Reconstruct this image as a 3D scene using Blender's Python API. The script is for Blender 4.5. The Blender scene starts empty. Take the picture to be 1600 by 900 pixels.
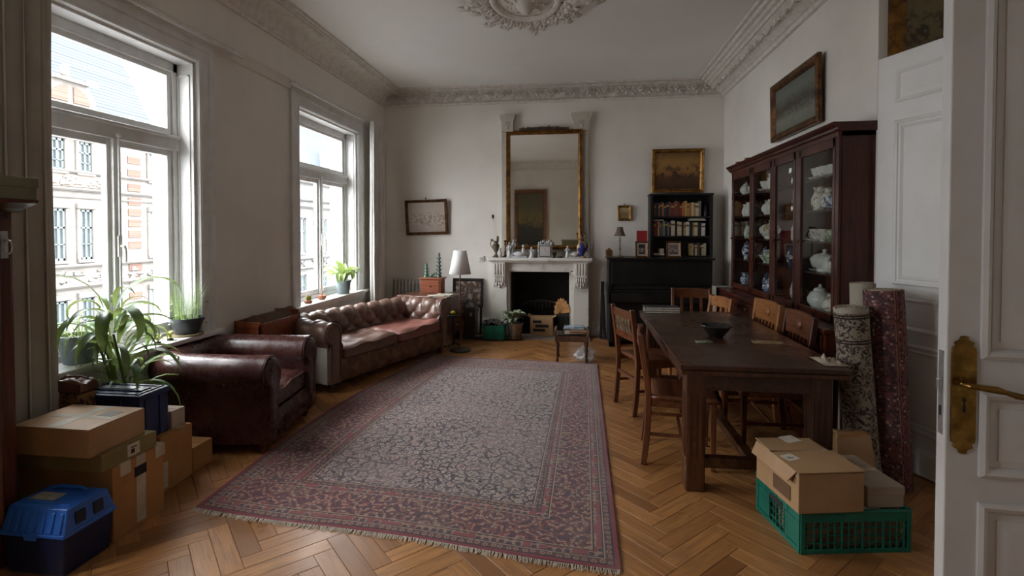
import bpy, math, random
from mathutils import Vector, Matrix, noise
random.seed(7)
PI = math.pi
S = bpy.context.scene
COL = S.collection

# ------------------------------------------------------------------ camera, sky, exposure
cam_d = bpy.data.cameras.new('camera'); cam = bpy.data.objects.new('camera', cam_d); COL.objects.link(cam)
cam.location = (0, 0, 1.5)
cam.rotation_euler = (math.radians(90 - 1.2), 0, math.radians(7.5))
cam_d.sensor_width = 36; cam_d.lens = 18.0; cam_d.shift_y = -0.045; cam_d.clip_start = 0.05; cam_d.clip_end = 400
S.camera = cam
W = bpy.data.worlds.new('overcast_sky'); S.world = W; W.use_nodes = True
wt = W.node_tree; wb = wt.nodes['Background']
# standard overcast sky: three times as bright overhead as at the horizon
wc = wt.nodes.new('ShaderNodeTexCoord'); wx3 = wt.nodes.new('ShaderNodeSeparateXYZ'); wt.links.new(wc.outputs['Generated'], wx3.inputs[0])
wm = wt.nodes.new('ShaderNodeMath'); wm.operation = 'MULTIPLY_ADD'; wm.use_clamp = False; wm.inputs[1].default_value = 2.0; wm.inputs[2].default_value = 1.0
wk = wt.nodes.new('ShaderNodeMath'); wk.operation = 'MAXIMUM'; wk.inputs[1].default_value = 0.0; wt.links.new(wx3.outputs[2], wk.inputs[0]); wt.links.new(wk.outputs[0], wm.inputs[0])
wv = wt.nodes.new('ShaderNodeMath'); wv.operation = 'MULTIPLY'; wv.inputs[1].default_value = 2.0; wt.links.new(wm.outputs[0], wv.inputs[0]); wt.links.new(wv.outputs[0], wb.inputs[1])
wb.inputs[0].default_value = (0.94, 0.972, 1.0, 1)
S.view_settings.view_transform = 'Standard'; S.view_settings.look = 'None'
S.view_settings.exposure = 2.5; S.view_settings.gamma = 1.0; S.view_settings.use_curve_mapping = False
cy = S.cycles
cy.max_bounces = 10; cy.diffuse_bounces = 6; cy.glossy_bounces = 5; cy.transmission_bounces = 6; cy.transparent_max_bounces = 12
cy.caustics_reflective = False; cy.caustics_refractive = False
cy.use_denoising = True; cy.sample_clamp_indirect = 6

# ------------------------------------------------------------------ window openings: (y0, y1) on the left wall
XL, XR, YB, YF, ZC = -2.94, 1.97, 7.40, -0.70, 3.60
WZ0, WZ1 = 0.70, 2.80
WINS = [(0.35, 1.25), (2.50, 3.62), (5.08, 6.50)]
for (a, b) in WINS:            # portals: they only guide sky light through the openings
    ld = bpy.data.lights.new('window_portal', 'AREA'); ld.shape = 'RECTANGLE'; ld.size, ld.size_y = WZ1 - WZ0, b - a
    ld.cycles.is_portal = True
    lo = bpy.data.objects.new('window_portal', ld); COL.objects.link(lo)
    lo.location = (XL - 0.40, (a + b) / 2, (WZ0 + WZ1) / 2); lo.rotation_euler = (0, -PI / 2, 0)

# ------------------------------------------------------------------ materials
MATS = {}
def nt(name):
    m = bpy.data.materials.new(name); m.use_nodes = True
    t = m.node_tree; b = t.nodes['Principled BSDF']
    return m, t, b
def N(t, typ, **k):
    n = t.nodes.new(typ)
    for a, v in k.items():
        if a.startswith('i_'): n.inputs[a[2:].replace('_', ' ')].default_value = v
        else: setattr(n, a, v)
    return n
def c4(c): return (c[0], c[1], c[2], 1)
def srgb(r, g, b):
    f = lambda v: (v / 255 / 12.92) if v / 255 <= .04045 else ((v / 255 + .055) / 1.055) ** 2.4
    return (f(r), f(g), f(b))
def mix(t, fac, a, b, blend='MIX'):
    n = t.nodes.new('ShaderNodeMix'); n.data_type = 'RGBA'; n.blend_type = blend
    for sock, v in ((n.inputs[0], fac), (n.inputs[6], a), (n.inputs[7], b)):
        if hasattr(v, 'is_linked') or isinstance(v, bpy.types.NodeSocket): t.links.new(v, sock)
        else: sock.default_value = v if sock == n.inputs[0] else c4(v)
    return n.outputs[2]
def math_(t, op, a, b=0.0, c=0.0, clamp=False):
    n = t.nodes.new('ShaderNodeMath'); n.operation = op; n.use_clamp = clamp
    for i, v in enumerate((a, b, c)):
        if isinstance(v, bpy.types.NodeSocket): t.links.new(v, n.inputs[i])
        else: n.inputs[i].default_value = v
    return n.outputs[0]
def ramp(t, fac, stops):
    n = t.nodes.new('ShaderNodeValToRGB'); t.links.new(fac, n.inputs[0])
    e = n.color_ramp.elements
    while len(e) < len(stops): e.new(0.5)
    for el, (p, c) in zip(e, stops): el.position = p; el.color = c4(c)
    return n.outputs[0]
def smooth(t, v, lo, hi, a=0.0, b=1.0):
    n = t.nodes.new('ShaderNodeMapRange'); n.interpolation_type = 'SMOOTHSTEP'
    t.links.new(v, n.inputs[0])
    for i, x in enumerate((lo, hi, a, b)): n.inputs[i + 1].default_value = x
    return n.outputs[0]
def coords(t, kind='Object', scale=(1, 1, 1), loc=(0, 0, 0), rot=(0, 0, 0)):
    tc = t.nodes.new('ShaderNodeTexCoord'); mp = t.nodes.new('ShaderNodeMapping')
    t.links.new(tc.outputs[kind], mp.inputs[0]); mp.inputs[1].default_value = loc; mp.inputs[2].default_value = rot; mp.inputs[3].default_value = scale
    return mp.outputs[0]
def noise_(t, vec, scale, detail=4, rough=.6, dist=0.0):
    n = N(t, 'ShaderNodeTexNoise'); n.inputs['Scale'].default_value = scale; n.inputs['Detail'].default_value = detail
    n.inputs['Roughness'].default_value = rough; n.inputs['Distortion'].default_value = dist
    t.links.new(vec, n.inputs['Vector']); return n
def bump_(t, b, h, strength, dist=.01):
    n = N(t, 'ShaderNodeBump'); n.inputs['Strength'].default_value = strength; n.inputs['Distance'].default_value = dist
    t.links.new(h, n.inputs['Height']); t.links.new(n.outputs[0], b.inputs['Normal'])
def mat(name, col, rough=.5, metal=0.0, col2=None, scale=4, lo=.35, hi=.7, bump=0.0, bscale=60, stretch=(1, 1, 1), spec=.5, coat=0.0, rvar=0.0, detail=5, sheen=0.0):
    if name in MATS: return MATS[name]
    m, t, b = nt(name)
    b.inputs['Roughness'].default_value = rough; b.inputs['Metallic'].default_value = metal
    b.inputs['Specular IOR Level'].default_value = spec; b.inputs['Coat Weight'].default_value = coat
    b.inputs['Sheen Weight'].default_value = sheen
    v = coords(t, scale=stretch)
    col2 = col2 or tuple(c * .8 for c in col)
    n = noise_(t, v, scale, detail)
    f = smooth(t, n.outputs[0], lo, hi)
    t.links.new(mix(t, f, col, col2), b.inputs['Base Color'])
    if rvar:
        t.links.new(smooth(t, n.outputs[0], .3, .7, max(rough - rvar, .02), rough + rvar), b.inputs['Roughness'])
    if bump:
        n2 = noise_(t, v, bscale, 3); bump_(t, b, n2.outputs[0], bump)
    MATS[name] = m; return m
def wood(name, dark, light, axis=0, rough=.35, scale=3.0, coat=.15, bump=.08):
    """grain runs along axis"""
    if name in MATS: return MATS[name]
    m, t, b = nt(name)
    st = [14, 14, 14]; st[axis] = .9
    v = coords(t, scale=st)
    n = noise_(t, v, scale, 6, .65, .4)
    n2 = noise_(t, coords(t, scale=(1, 1, 1)), 2.2, 3)
    f = smooth(t, n.outputs[0], .3, .72)
    c = mix(t, f, dark, light)
    c = mix(t, smooth(t, n2.outputs[0], .35, .75, 0, .5), c, tuple(x * .55 for x in dark))
    t.links.new(c, b.inputs['Base Color'])
    t.links.new(smooth(t, n2.outputs[0], .3, .7, rough - .1, rough + .15), b.inputs['Roughness'])
    b.inputs['Coat Weight'].default_value = coat; b.inputs['Coat Roughness'].default_value = .25
    if bump: bump_(t, b, n.outputs[0], bump, .004)
    MATS[name] = m; return m
def glass_mat(name, tint=(1, 1, 1), refl=.08, rough=.0):
    m = bpy.data.materials.new(name); m.use_nodes = True; t = m.node_tree; t.nodes.clear()
    o = t.nodes.new('ShaderNodeOutputMaterial'); mx = t.nodes.new('ShaderNodeMixShader')
    tr = t.nodes.new('ShaderNodeBsdfTransparent'); tr.inputs[0].default_value = c4(tint)
    gl = t.nodes.new('ShaderNodeBsdfGlossy'); gl.inputs['Roughness'].default_value = rough
    lw = t.nodes.new('ShaderNodeLayerWeight'); lw.inputs[0].default_value = .5
    fr = math_(t, 'ADD', math_(t, 'MULTIPLY', math_(t, 'POWER', lw.outputs['Facing'], 5.0), .8), refl * .5)
    t.links.new(fr, mx.inputs[0]); t.links.new(tr.outputs[0], mx.inputs[1]); t.links.new(gl.outputs[0], mx.inputs[2])
    t.links.new(mx.outputs[0], o.inputs[0]); MATS[name] = m; return m

PLASTER = mat('wall_plaster', (.76, .725, .67), .85, col2=(.70, .665, .61), scale=1.6, bump=.12, bscale=35)
CEILP = mat('ceiling_paint', (.86, .845, .82), .9, col2=(.82, .80, .77), scale=.9, bump=.06, bscale=30)
STUCCO = mat('stucco_paint', (.73, .70, .65), .8, col2=(.62, .58, .52), scale=14, bump=.15, bscale=60)
WPAINT = mat('white_paint', (.76, .76, .75), .42, col2=(.70, .70, .68), scale=3, bump=.04, bscale=25)
WINPAINT = mat('window_paint', (.72, .72, .71), .4, col2=(.62, .61, .59), scale=6, bump=.05, bscale=30)
DOORP = mat('door_paint', (.66, .65, .64), .38, col2=(.60, .59, .57), scale=4, bump=.04, bscale=20)
GLASS = glass_mat('clear_glass')
VGLASS = glass_mat('cabinet_glass', (.93, .95, .94))
MAHOG = wood('mahogany', srgb(50, 19, 10), srgb(90, 38, 20), 2, .34, coat=.12)
MAHOGX = wood('mahogany_long', srgb(50, 19, 10), srgb(90, 38, 20), 1, .34, coat=.12)
TABW = wood('table_oak', srgb(48, 28, 17), srgb(92, 55, 33), 1, .3, coat=.2)
TABWV = wood('table_oak_upright', srgb(58, 33, 21), srgb(98, 58, 36), 2, .34, coat=.2)
CHW = wood('chair_wood', srgb(86, 46, 26), srgb(128, 74, 42), 2, .36, coat=.2)
CHWX = wood('chair_wood_cross', srgb(86, 46, 26), srgb(132, 78, 46), 0, .36, coat=.2)
CHL = wood('chair_wood_light', srgb(140, 88, 46), srgb(182, 122, 70), 0, .34, coat=.2)
DESKW = wood('desk_wood', srgb(76, 46, 33), srgb(116, 76, 56), 0, .3, coat=.3)
REDW = wood('red_wood', srgb(110, 52, 28), srgb(150, 78, 42), 0, .4)
DARKW = wood('dark_wood', srgb(58, 26, 14), srgb(100, 48, 26), 2, .35, coat=.2)
BLACKW = mat('black_lacquer', (.008, .0075, .0075), .34, col2=(.014, .013, .012), scale=5, spec=.35, coat=.08, bump=.02)
BLACKB = mat('black_shelf', (.010, .009, .0085), .5, col2=(.017, .015, .014), scale=6, spec=.35)
GILT = mat('gilt', srgb(150, 108, 52), .38, .75, col2=srgb(92, 58, 26), scale=16, bump=.25, bscale=70)
GILTD = mat('gilt_dark', srgb(116, 78, 40), .42, .55, col2=srgb(60, 36, 18), scale=12, bump=.2, bscale=60)
BRASS = mat('brass', srgb(146, 112, 54), .32, .95, col2=srgb(104, 78, 36), scale=18, bump=.04, rvar=.1)
STEEL = mat('steel', (.55, .55, .54), .35, .9, col2=(.4, .4, .4), scale=20)
CARD = mat('cardboard', srgb(174, 140, 102), .6, col2=srgb(158, 122, 84), scale=3, bump=.06, bscale=90)
CARDB = mat('cardboard_orange', srgb(176, 128, 78), .8, col2=srgb(156, 110, 64), scale=3, bump=.06, bscale=90)
CARDG = mat('cardboard_olive', srgb(138, 122, 78), .75, col2=srgb(120, 104, 64), scale=3, bump=.05, bscale=90)
TAPE = mat('packing_tape', srgb(196, 184, 164), .25, col2=srgb(178, 164, 142), scale=8)
PAPER = mat('paper', srgb(214, 206, 192), .8, col2=srgb(188, 178, 160), scale=12)
BLUEP = mat('blue_plastic', srgb(42, 104, 196), .34, col2=srgb(34, 86, 170), scale=4, bump=.05, bscale=120)
NAVYP = mat('navy_plastic', srgb(34, 48, 92), .4, col2=srgb(27, 38, 74), scale=4, bump=.05, bscale=120)
TEALP = mat('teal_plastic', srgb(10, 112, 92), .4, col2=srgb(8, 92, 76), scale=5, bump=.04)
GREENB = mat('green_card', srgb(112, 112, 88), .6, col2=srgb(98, 98, 76), scale=5)
CURTAIN = mat('curtain_cloth', (.74, .73, .70), .9, col2=(.68, .66, .62), scale=3, bump=.2, bscale=220, sheen=.2)
MARBLE = mat('grey_marble', (.72, .69, .64), .32, col2=(.52, .48, .43), scale=5, lo=.5, hi=.68, detail=9, bump=.03)
BLACKI = mat('soot_black', (.012, .011, .011), .85, col2=(.03, .026, .022), scale=5, bump=.3, bscale=20)
PORC = mat('white_porcelain', (.78, .77, .73), .12, col2=(.70, .69, .66), scale=12)
PORB = mat('blue_porcelain', (.74, .75, .76), .12, col2=(.05, .08, .22), scale=26, lo=.47, hi=.55, detail=3)
PORF = mat('floral_porcelain', (.76, .74, .68), .12, col2=(.36, .26, .14), scale=24, lo=.53, hi=.6, detail=3)
PORG = mat('green_porcelain', (.55, .60, .47), .14, col2=(.16, .25, .13), scale=20, lo=.5, hi=.6, detail=3)
PORD = mat('dark_porcelain', (.06, .07, .12), .12, col2=(.62, .62, .6), scale=22, lo=.56, hi=.62, detail=3)
SILVERP = mat('grey_ceramic', (.52, .50, .48), .25, col2=(.34, .33, .34), scale=24, lo=.45, hi=.6)
GREENC = mat('green_ceramic', srgb(96, 122, 104), .25, col2=srgb(52, 74, 62), scale=26)
SHADE = mat('lamp_shade_cloth', (.80, .79, .77), .85, col2=(.76, .75, .72), scale=6, bump=.08, bscale=200)
SHADEB = mat('brown_shade_cloth', srgb(104, 88, 74), .85, bump=.1, bscale=160)
DARKM = mat('dark_iron', (.035, .03, .028), .5, .4, col2=(.06, .045, .035), scale=14)
SOIL = mat('soil', (.05, .035, .025), .95, bump=.6, bscale=60)
TERRA = mat('terracotta', srgb(150, 96, 70), .8, bump=.1)
POTG = mat('grey_pot', srgb(132, 144, 150), .5, col2=srgb(114, 124, 130), scale=6)
POTD = mat('charcoal_pot', srgb(58, 63, 68), .5, col2=srgb(44, 48, 52), scale=6)
SKIRT = WPAINT
def leafmat(name, a, b_):
    """leaf: glossy skin, part of the light shines through"""
    m, t, b = nt(name)
    n = noise_(t, coords(t), 9, 4); c = mix(t, smooth(t, n.outputs[0], .35, .7), a, b_)
    t.links.new(c, b.inputs['Base Color']); b.inputs['Roughness'].default_value = .4
    tr = t.nodes.new('ShaderNodeBsdfTranslucent'); t.links.new(mix(t, .35, c, (.75, .8, .25)), tr.inputs[0])
    mx = t.nodes.new('ShaderNodeMixShader'); mx.inputs[0].default_value = .28
    o = t.nodes['Material Output']; t.links.new(b.outputs[0], mx.inputs[1]); t.links.new(tr.outputs[0], mx.inputs[2]); t.links.new(mx.outputs[0], o.inputs[0])
    MATS[name] = m; return m
LEAF = leafmat('leaf_green', srgb(78, 116, 58), srgb(48, 82, 40))
LEAFL = leafmat('leaf_light', srgb(126, 150, 84), srgb(100, 126, 62))
LEAFD = leafmat('leaf_dark', srgb(46, 68, 46), srgb(32, 48, 36))
LEAFY = leafmat('leaf_yellow', srgb(158, 160, 80), srgb(124, 136, 60))
CURTAIN2 = mat('dark_curtain_cloth', (.47, .445, .39), .9, col2=(.40, .375, .32), scale=3, bump=.2, bscale=220, sheen=.2)

def leather(name, c1, c2, c3, rough=.34, scale=5, spots=.5):
    m, t, b = nt(name)
    v = coords(t)
    n = noise_(t, v, scale, 6, .6); n2 = noise_(t, v, 17, 6, .7); n3 = N(t, 'ShaderNodeTexVoronoi'); n3.inputs['Scale'].default_value = 130; t.links.new(v, n3.inputs['Vector'])
    c = mix(t, smooth(t, n.outputs[0], .35, .68), c1, c2)
    c = mix(t, smooth(t, n2.outputs[0], .56, .78, 0, spots), c, c3)
    t.links.new(c, b.inputs['Base Color'])
    t.links.new(smooth(t, n2.outputs[0], .35, .7, rough - .05, rough + .14), b.inputs['Roughness'])
    h = math_(t, 'ADD', math_(t, 'MULTIPLY', n3.outputs[0], .35), n2.outputs[0])
    bump_(t, b, h, .14 if spots > .3 else .04, .003)
    MATS[name] = m; return m
LEA_ARM = leather('oxblood_leather', srgb(62, 34, 32), srgb(70, 40, 37), srgb(84, 54, 48), .27, 3, .2)
LEA_SOFA = leather('brown_leather', srgb(100, 76, 66), srgb(118, 92, 80), srgb(82, 58, 48), .33)
LEA_SEAT = leather('worn_seat_leather', srgb(110, 78, 62), srgb(92, 60, 48), srgb(146, 116, 96), .42)
LEA_RED = leather('faded_red_leather', srgb(136, 84, 74), srgb(122, 80, 70), srgb(156, 120, 106), .45)
LEA_TORN = leather('torn_front_leather', srgb(88, 58, 42), srgb(128, 92, 62), srgb(60, 34, 24), .6, 9)
LEA_PALE = leather('bare_canvas', srgb(176, 170, 158), srgb(158, 150, 136), srgb(140, 124, 106), .7)
LEA_BAG = leather('bag_leather', srgb(84, 48, 36), srgb(110, 66, 50), srgb(60, 34, 26), .36)

# floor planks: colour differs plank by plank
def plank_mat(name, per_object):
    m, t, b = nt(name)
    if per_object: r = N(t, 'ShaderNodeObjectInfo').outputs['Random']
    else: r = N(t, 'ShaderNodeNewGeometry').outputs['Random Per Island']
    if per_object:
        v = coords(t, scale=(2.0, 26, 4))
    else:
        tc = t.nodes.new('ShaderNodeUVMap'); tc.uv_map = 'plank'
        mp = t.nodes.new('ShaderNodeMapping'); t.links.new(tc.outputs[0], mp.inputs[0]); mp.inputs[3].default_value = (2.0, 26, 4); v = mp.outputs[0]
    off = N(t, 'ShaderNodeVectorMath', operation='ADD'); t.links.new(v, off.inputs[0])
    cmb = N(t, 'ShaderNodeCombineXYZ'); t.links.new(math_(t, 'MULTIPLY', r, 37.0), cmb.inputs[0]); t.links.new(math_(t, 'MULTIPLY', r, 91.0), cmb.inputs[1])
    t.links.new(cmb.outputs[0], off.inputs[1])
    n = noise_(t, off.outputs[0], 2.2, 6, .65, .5)
    base = ramp(t, r, [(0, srgb(136, 90, 50)), (.35, srgb(170, 118, 68)), (.65, srgb(186, 132, 78)), (1, srgb(150, 100, 56))])
    c = mix(t, smooth(t, n.outputs[0], .38, .72, 0, .7), base, srgb(120, 80, 48))
    wc = coords(t, 'Object' if not per_object else 'Object')
    g = N(t, 'ShaderNodeNewGeometry'); wn = noise_(t, g.outputs['Position'], 2.3, 5, .65)
    c = mix(t, smooth(t, wn.outputs[0], .52, .74, 0, .5), c, srgb(108, 78, 54))
    t.links.new(c, b.inputs['Base Color'])
    t.links.new(smooth(t, wn.outputs[0], .3, .7, .26, .5), b.inputs['Roughness'])
    b.inputs['Coat Weight'].default_value = .3; b.inputs['Coat Roughness'].default_value = .26
    bump_(t, b, n.outputs[0], .08, .004)
    MATS[name] = m; return m
PLANKO = plank_mat('oak_plank', True); PLANKS = plank_mat('oak_plank_field', False)

# ------------------------------------------------------------------ mesh builder
class M:
    def __init__(s): s.v = []; s.f = []; s.uv = None; s.T = None
    def add(s, vs, fs):
        o = len(s.v)
        if s.T is not None: vs = [tuple(s.T @ Vector(p)) for p in vs]
        s.v += [tuple(p) for p in vs]; s.f += [tuple(i + o for i in f) for f in fs]; return s
    def box(s, x0, y0, z0, x1, y1, z1):
        if x0 > x1: x0, x1 = x1, x0
        if y0 > y1: y0, y1 = y1, y0
        if z0 > z1: z0, z1 = z1, z0
        v = [(x0, y0, z0), (x1, y0, z0), (x1, y1, z0), (x0, y1, z0), (x0, y0, z1), (x1, y0, z1), (x1, y1, z1), (x0, y1, z1)]
        return s.add(v, [(0, 3, 2, 1), (4, 5, 6, 7), (0, 1, 5, 4), (1, 2, 6, 5), (2, 3, 7, 6), (3, 0, 4, 7)])
    def bar(s, a, b, w, h, up=(0, 0, 1)):
        """box from point a to b, w wide, h high"""
        a = Vector(a); b = Vector(b); d = (b - a).normalized(); u = Vector(up)
        if abs(d.dot(u)) > .98: u = Vector((0, 1, 0))
        r = d.cross(u).normalized(); u = r.cross(d)
        v = []
        for p in (a, b):
            for (i, j) in ((-1, -1), (1, -1), (1, 1), (-1, 1)): v.append(tuple(p + r * (w / 2 * i) + u * (h / 2 * j)))
        return s.add(v, [(3, 2, 1, 0), (4, 5, 6, 7), (0, 1, 5, 4), (1, 2, 6, 5), (2, 3, 7, 6), (3, 0, 4, 7)])
    def prism(s, poly, axis, a, b):
        """2D polygon extruded along axis from a to b; poly coords are the two other axes in xyz order"""
        def pt(p, q):
            l = [p[0], p[1]]; l.insert(axis, q); return tuple(l)
        n = len(poly); v = [pt(p, a) for p in poly] + [pt(p, b) for p in poly]
        f = [tuple(range(n - 1, -1, -1)), tuple(range(n, 2 * n))] + [(i, (i + 1) % n, n + (i + 1) % n, n + i) for i in range(n)]
        return s.add(v, f)
    def loft(s, rings, closed=True, caps=True):
        n = len(rings[0]); v = [p for r in rings for p in r]; f = []
        for k in range(len(rings) - 1):
            for i in range(n if closed else n - 1):
                j = (i + 1) % n; f.append((k * n + i, k * n + j, (k + 1) * n + j, (k + 1) * n + i))
        if caps and closed:
            f.append(tuple(range(n - 1, -1, -1))); f.append(tuple((len(rings) - 1) * n + i for i in range(n)))
        return s.add(v, f)
    def lathe(s, prof, seg=16, c=(0, 0, 0), sx=1, sy=1):
        rings = [[(c[0] + r * sx * math.cos(2 * PI * i / seg), c[1] + r * sy * math.sin(2 * PI * i / seg), c[2] + z) for i in range(seg)] for r, z in prof]
        return s.loft(rings)
    def tube(s, pts, rad, seg=8, caps=True):
        pts = [Vector(p) for p in pts]; rings = []; n = len(pts)
        rads = rad if isinstance(rad, (list, tuple)) else [rad] * n
        d0 = (pts[1] - pts[0]).normalized(); u = Vector((0, 0, 1)) if abs(d0.z) < .9 else Vector((1, 0, 0))
        for k in range(n):
            d = (pts[min(k + 1, n - 1)] - pts[max(k - 1, 0)]).normalized()
            r = d.cross(u); r = r.normalized() if r.length > 1e-5 else Vector((1, 0, 0)); u = r.cross(d).normalized()
            rings.append([tuple(pts[k] + r * (rads[k] * math.cos(2 * PI * i / seg)) + u * (rads[k] * math.sin(2 * PI * i / seg))) for i in range(seg)])
        return s.loft(rings, True, caps)
    def grid(s, nu, nv, fn, wrap=False):
        v = [fn(i / nu, j / nv) for j in range(nv + 1) for i in range(nu + 1)]; f = []
        for j in range(nv):
            for i in range(nu):
                a = j * (nu + 1) + i; f.append((a, a + 1, a + nu + 2, a + nu + 1))
        return s.add(v, f)
    def ell(s, c, r, seg=10, rings=6):
        pr = [(max(math.sin(PI * k / rings), .001), -math.cos(PI * k / rings)) for k in range(rings + 1)]
        return s.loft([[(c[0] + r[0] * q * math.cos(2 * PI * i / seg), c[1] + r[1] * q * math.sin(2 * PI * i / seg), c[2] + r[2] * z) for i in range(seg)] for q, z in pr])
    def frame(s, w, h, prof, plane='xz', cut=None):
        """picture frame: prof = [(inset from outer edge, height)], around a w x h rectangle centred on 0; plane xz, front towards -y"""
        rings = []
        for (cx, cz) in ((-1, -1), (1, -1), (1, 1), (-1, 1)):
            rings.append([(cx * (w / 2 - d), -t, cz * (h / 2 - d)) for d, t in prof])
        n = len(prof); v = [p for r in rings for p in r]; f = []
        for k in range(4):
            for i in range(n):
                j = (i + 1) % n; k2 = (k + 1) % 4
                f.append((k * n + i, k2 * n + i, k2 * n + j, k * n + j))
        return s.add(v, f)
    def build(s, name, m, parent=None, smooth=None, bevel=0.0, angle=38, loc=None, rot=None, bseg=2):
        me = bpy.data.meshes.new(name); me.from_pydata(s.v, [], s.f); me.update()
        import bmesh
        bm = bmesh.new(); bm.from_mesh(me); bmesh.ops.recalc_face_normals(bm, faces=bm.faces); bm.to_mesh(me); bm.free()
        me.materials.append(m)
        if smooth is None or smooth:
            me.polygons.foreach_set('use_smooth', [True] * len(me.polygons))
            me.set_sharp_from_angle(angle=math.radians(angle))
        o = bpy.data.objects.new(name, me); COL.objects.link(o)
        if parent is not None: o.parent = parent
        if loc is not None: o.location = loc
        if rot is not None: o.rotation_euler = rot
        if bevel:
            b = o.modifiers.new('bevel', 'BEVEL'); b.width = bevel; b.segments = bseg; b.limit_method = 'ANGLE'; b.angle_limit = math.radians(40)
            b.harden_normals = False
        return o
def tag(o, label, cat, group=None):
    o['label'] = label; o['category'] = cat
    if group: o['group'] = group
    return o
def thing(name, label, cat, loc=(0, 0, 0), rz=0.0, group=None, rot=None):
    o = bpy.data.objects.new(name, None); COL.objects.link(o); o.location = loc; o.rotation_euler = rot or (0, 0, rz)
    o.empty_display_size = .1
    return tag(o, label, cat, group)
def struct(o): o['kind'] = 'structure'; return o
def empty_struct(name, loc=(0, 0, 0)):
    o = bpy.data.objects.new(name, None); COL.objects.link(o); o.location = loc; return struct(o)
def copy_tree(o, parent=None):
    kids = [k for k in bpy.data.objects if k.parent == o] if o.name in KIDS_CACHE else []
    c = o.copy(); COL.objects.link(c)
    if parent is not None: c.parent = parent
    for k in KIDS_CACHE.get(o.name, []):
        copy_tree(k, c)
    return c
KIDS_CACHE = {}
def cache_kids(o):
    KIDS_CACHE[o.name] = list(o.children)
    for k in o.children: cache_kids(k)
ORD = ['first', 'second', 'third', 'fourth', 'fifth', 'sixth', 'seventh', 'eighth', 'ninth', 'tenth', 'eleventh', 'twelfth', 'thirteenth', 'fourteenth', 'fifteenth', 'sixteenth', 'seventeenth', 'eighteenth', 'nineteenth', 'twentieth', 'twenty-first', 'twenty-second', 'twenty-third', 'twenty-fourth', 'twenty-fifth']
# ------------------------------------------------------------------ floor
YMIN = YF
fl = struct(M().box(XL - .4, YF - .2, -.12, XR + 1.0, YB + .6, -.012).build('floor', mat('subfloor', (.05, .03, .02), .9), smooth=False))
def herringbone():
    L, w = .45, .09
    out = []
    c = math.cos(PI / 4)
    a = []
    for row in range(-80, 190):
        for m_ in range(-16, 17):
            x = row * w + m_ * 2 * L; y = row * w
            a.append((x + L / 2, y + w / 2, 0)); a.append((x + L + w / 2, y + w - L / 2 , 1))
    for (x, y, k) in a:
        X = (x - y) * c; Y = (x + y) * c
        out.append((X, Y, PI / 4 if k == 0 else 3 * PI / 4))
    return out, L, w
pl, PLL, PLW = herringbone()
PX0, PX1, PY0, PY1 = XL, XR, YF, YB
pl = [(x - .2, y - 2.0, a) for (x, y, a) in pl]
pl = [p for p in pl if PX0 + .02 < p[0] < (2.78 if 1.75 < p[1] < 3.72 else PX1 + .1) and PY0 < p[1] < PY1 - .02]
pl = sorted(set((round(x, 4), round(y, 4), a) for x, y, a in pl))
def in_view(x, y):
    """planks the room shows well: in front of the boxes and beside the rug"""
    if -1.95 < x < .12 and 2.45 < y < 5.8: return False
    if y < 1.75: return False
    dx = x / max(y, .1)
    if dx < -1.03 or dx > .8: return False
    if x < -2.3 and y < 3.2: return False
    if -3 < x < -2.15 and 3.1 < y < 6.2: return False
    if x > 1.55: return False
    return True
cand = sorted([p for p in pl if in_view(p[0], p[1])], key=lambda p: p[0] ** 2 + p[1] ** 2)[:290]
cset = set(cand)
def plank_mesh(M_, x, y, a, z, uvs=None):
    c, s_ = math.cos(a), math.sin(a); e = .0012; hl, hw = PLL / 2 - .0008, PLW / 2 - .0008
    def P(u, v, h): return (x + u * c - v * s_, y + u * s_ + v * c, h)
    vs = [P(-hl, -hw, -.011), P(hl, -hw, -.011), P(hl, hw, -.011), P(-hl, hw, -.011),
          P(-hl, -hw, z - e), P(hl, -hw, z - e), P(hl, hw, z - e), P(-hl, hw, z - e),
          P(-hl + e, -hw + e, z), P(hl - e, -hw + e, z), P(hl - e, hw - e, z), P(-hl + e, hw - e, z)]
    fs = [(8, 9, 10, 11)] + [(4 + i, 4 + (i + 1) % 4, 8 + (i + 1) % 4, 8 + i) for i in range(4)] + [(i, (i + 1) % 4, 4 + (i + 1) % 4, 4 + i) for i in range(4)]
    M_.add(vs, fs)
proto = M(); plank_mesh(proto, 0, 0, 0, 0)
first = None
rp = random.Random(3)
for (x, y, a) in cand:
    if first is None: o = first = proto.build('plank', PLANKO, fl, smooth=False)
    else:
        o = first.copy(); COL.objects.link(o)
    o.location = (x, y, -rp.random() * .0012); o.rotation_euler = (0, 0, a)
rest = M(); uvl = []
for p in pl:
    if p in cset: continue
    plank_mesh(rest, p[0], p[1], p[2], -rp.random() * .0012)
ro = rest.build('plank_field', PLANKS, fl, smooth=False); ro['kind'] = 'stuff'
uvn = ro.data.uv_layers.new(name='plank')
lv = [0] * (len(ro.data.loops) * 2)
nv = 12
loc_uv = []
hl, hw = PLL / 2, PLW / 2
for q in range(3): loc_uv += [(-hl, -hw), (hl, -hw), (hl, hw), (-hl, hw)]
for li, lp in enumerate(ro.data.loops):
    u, v = loc_uv[lp.vertex_index % nv]; lv[2 * li] = u; lv[2 * li + 1] = v
uvn.data.foreach_set('uv', lv)

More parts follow.
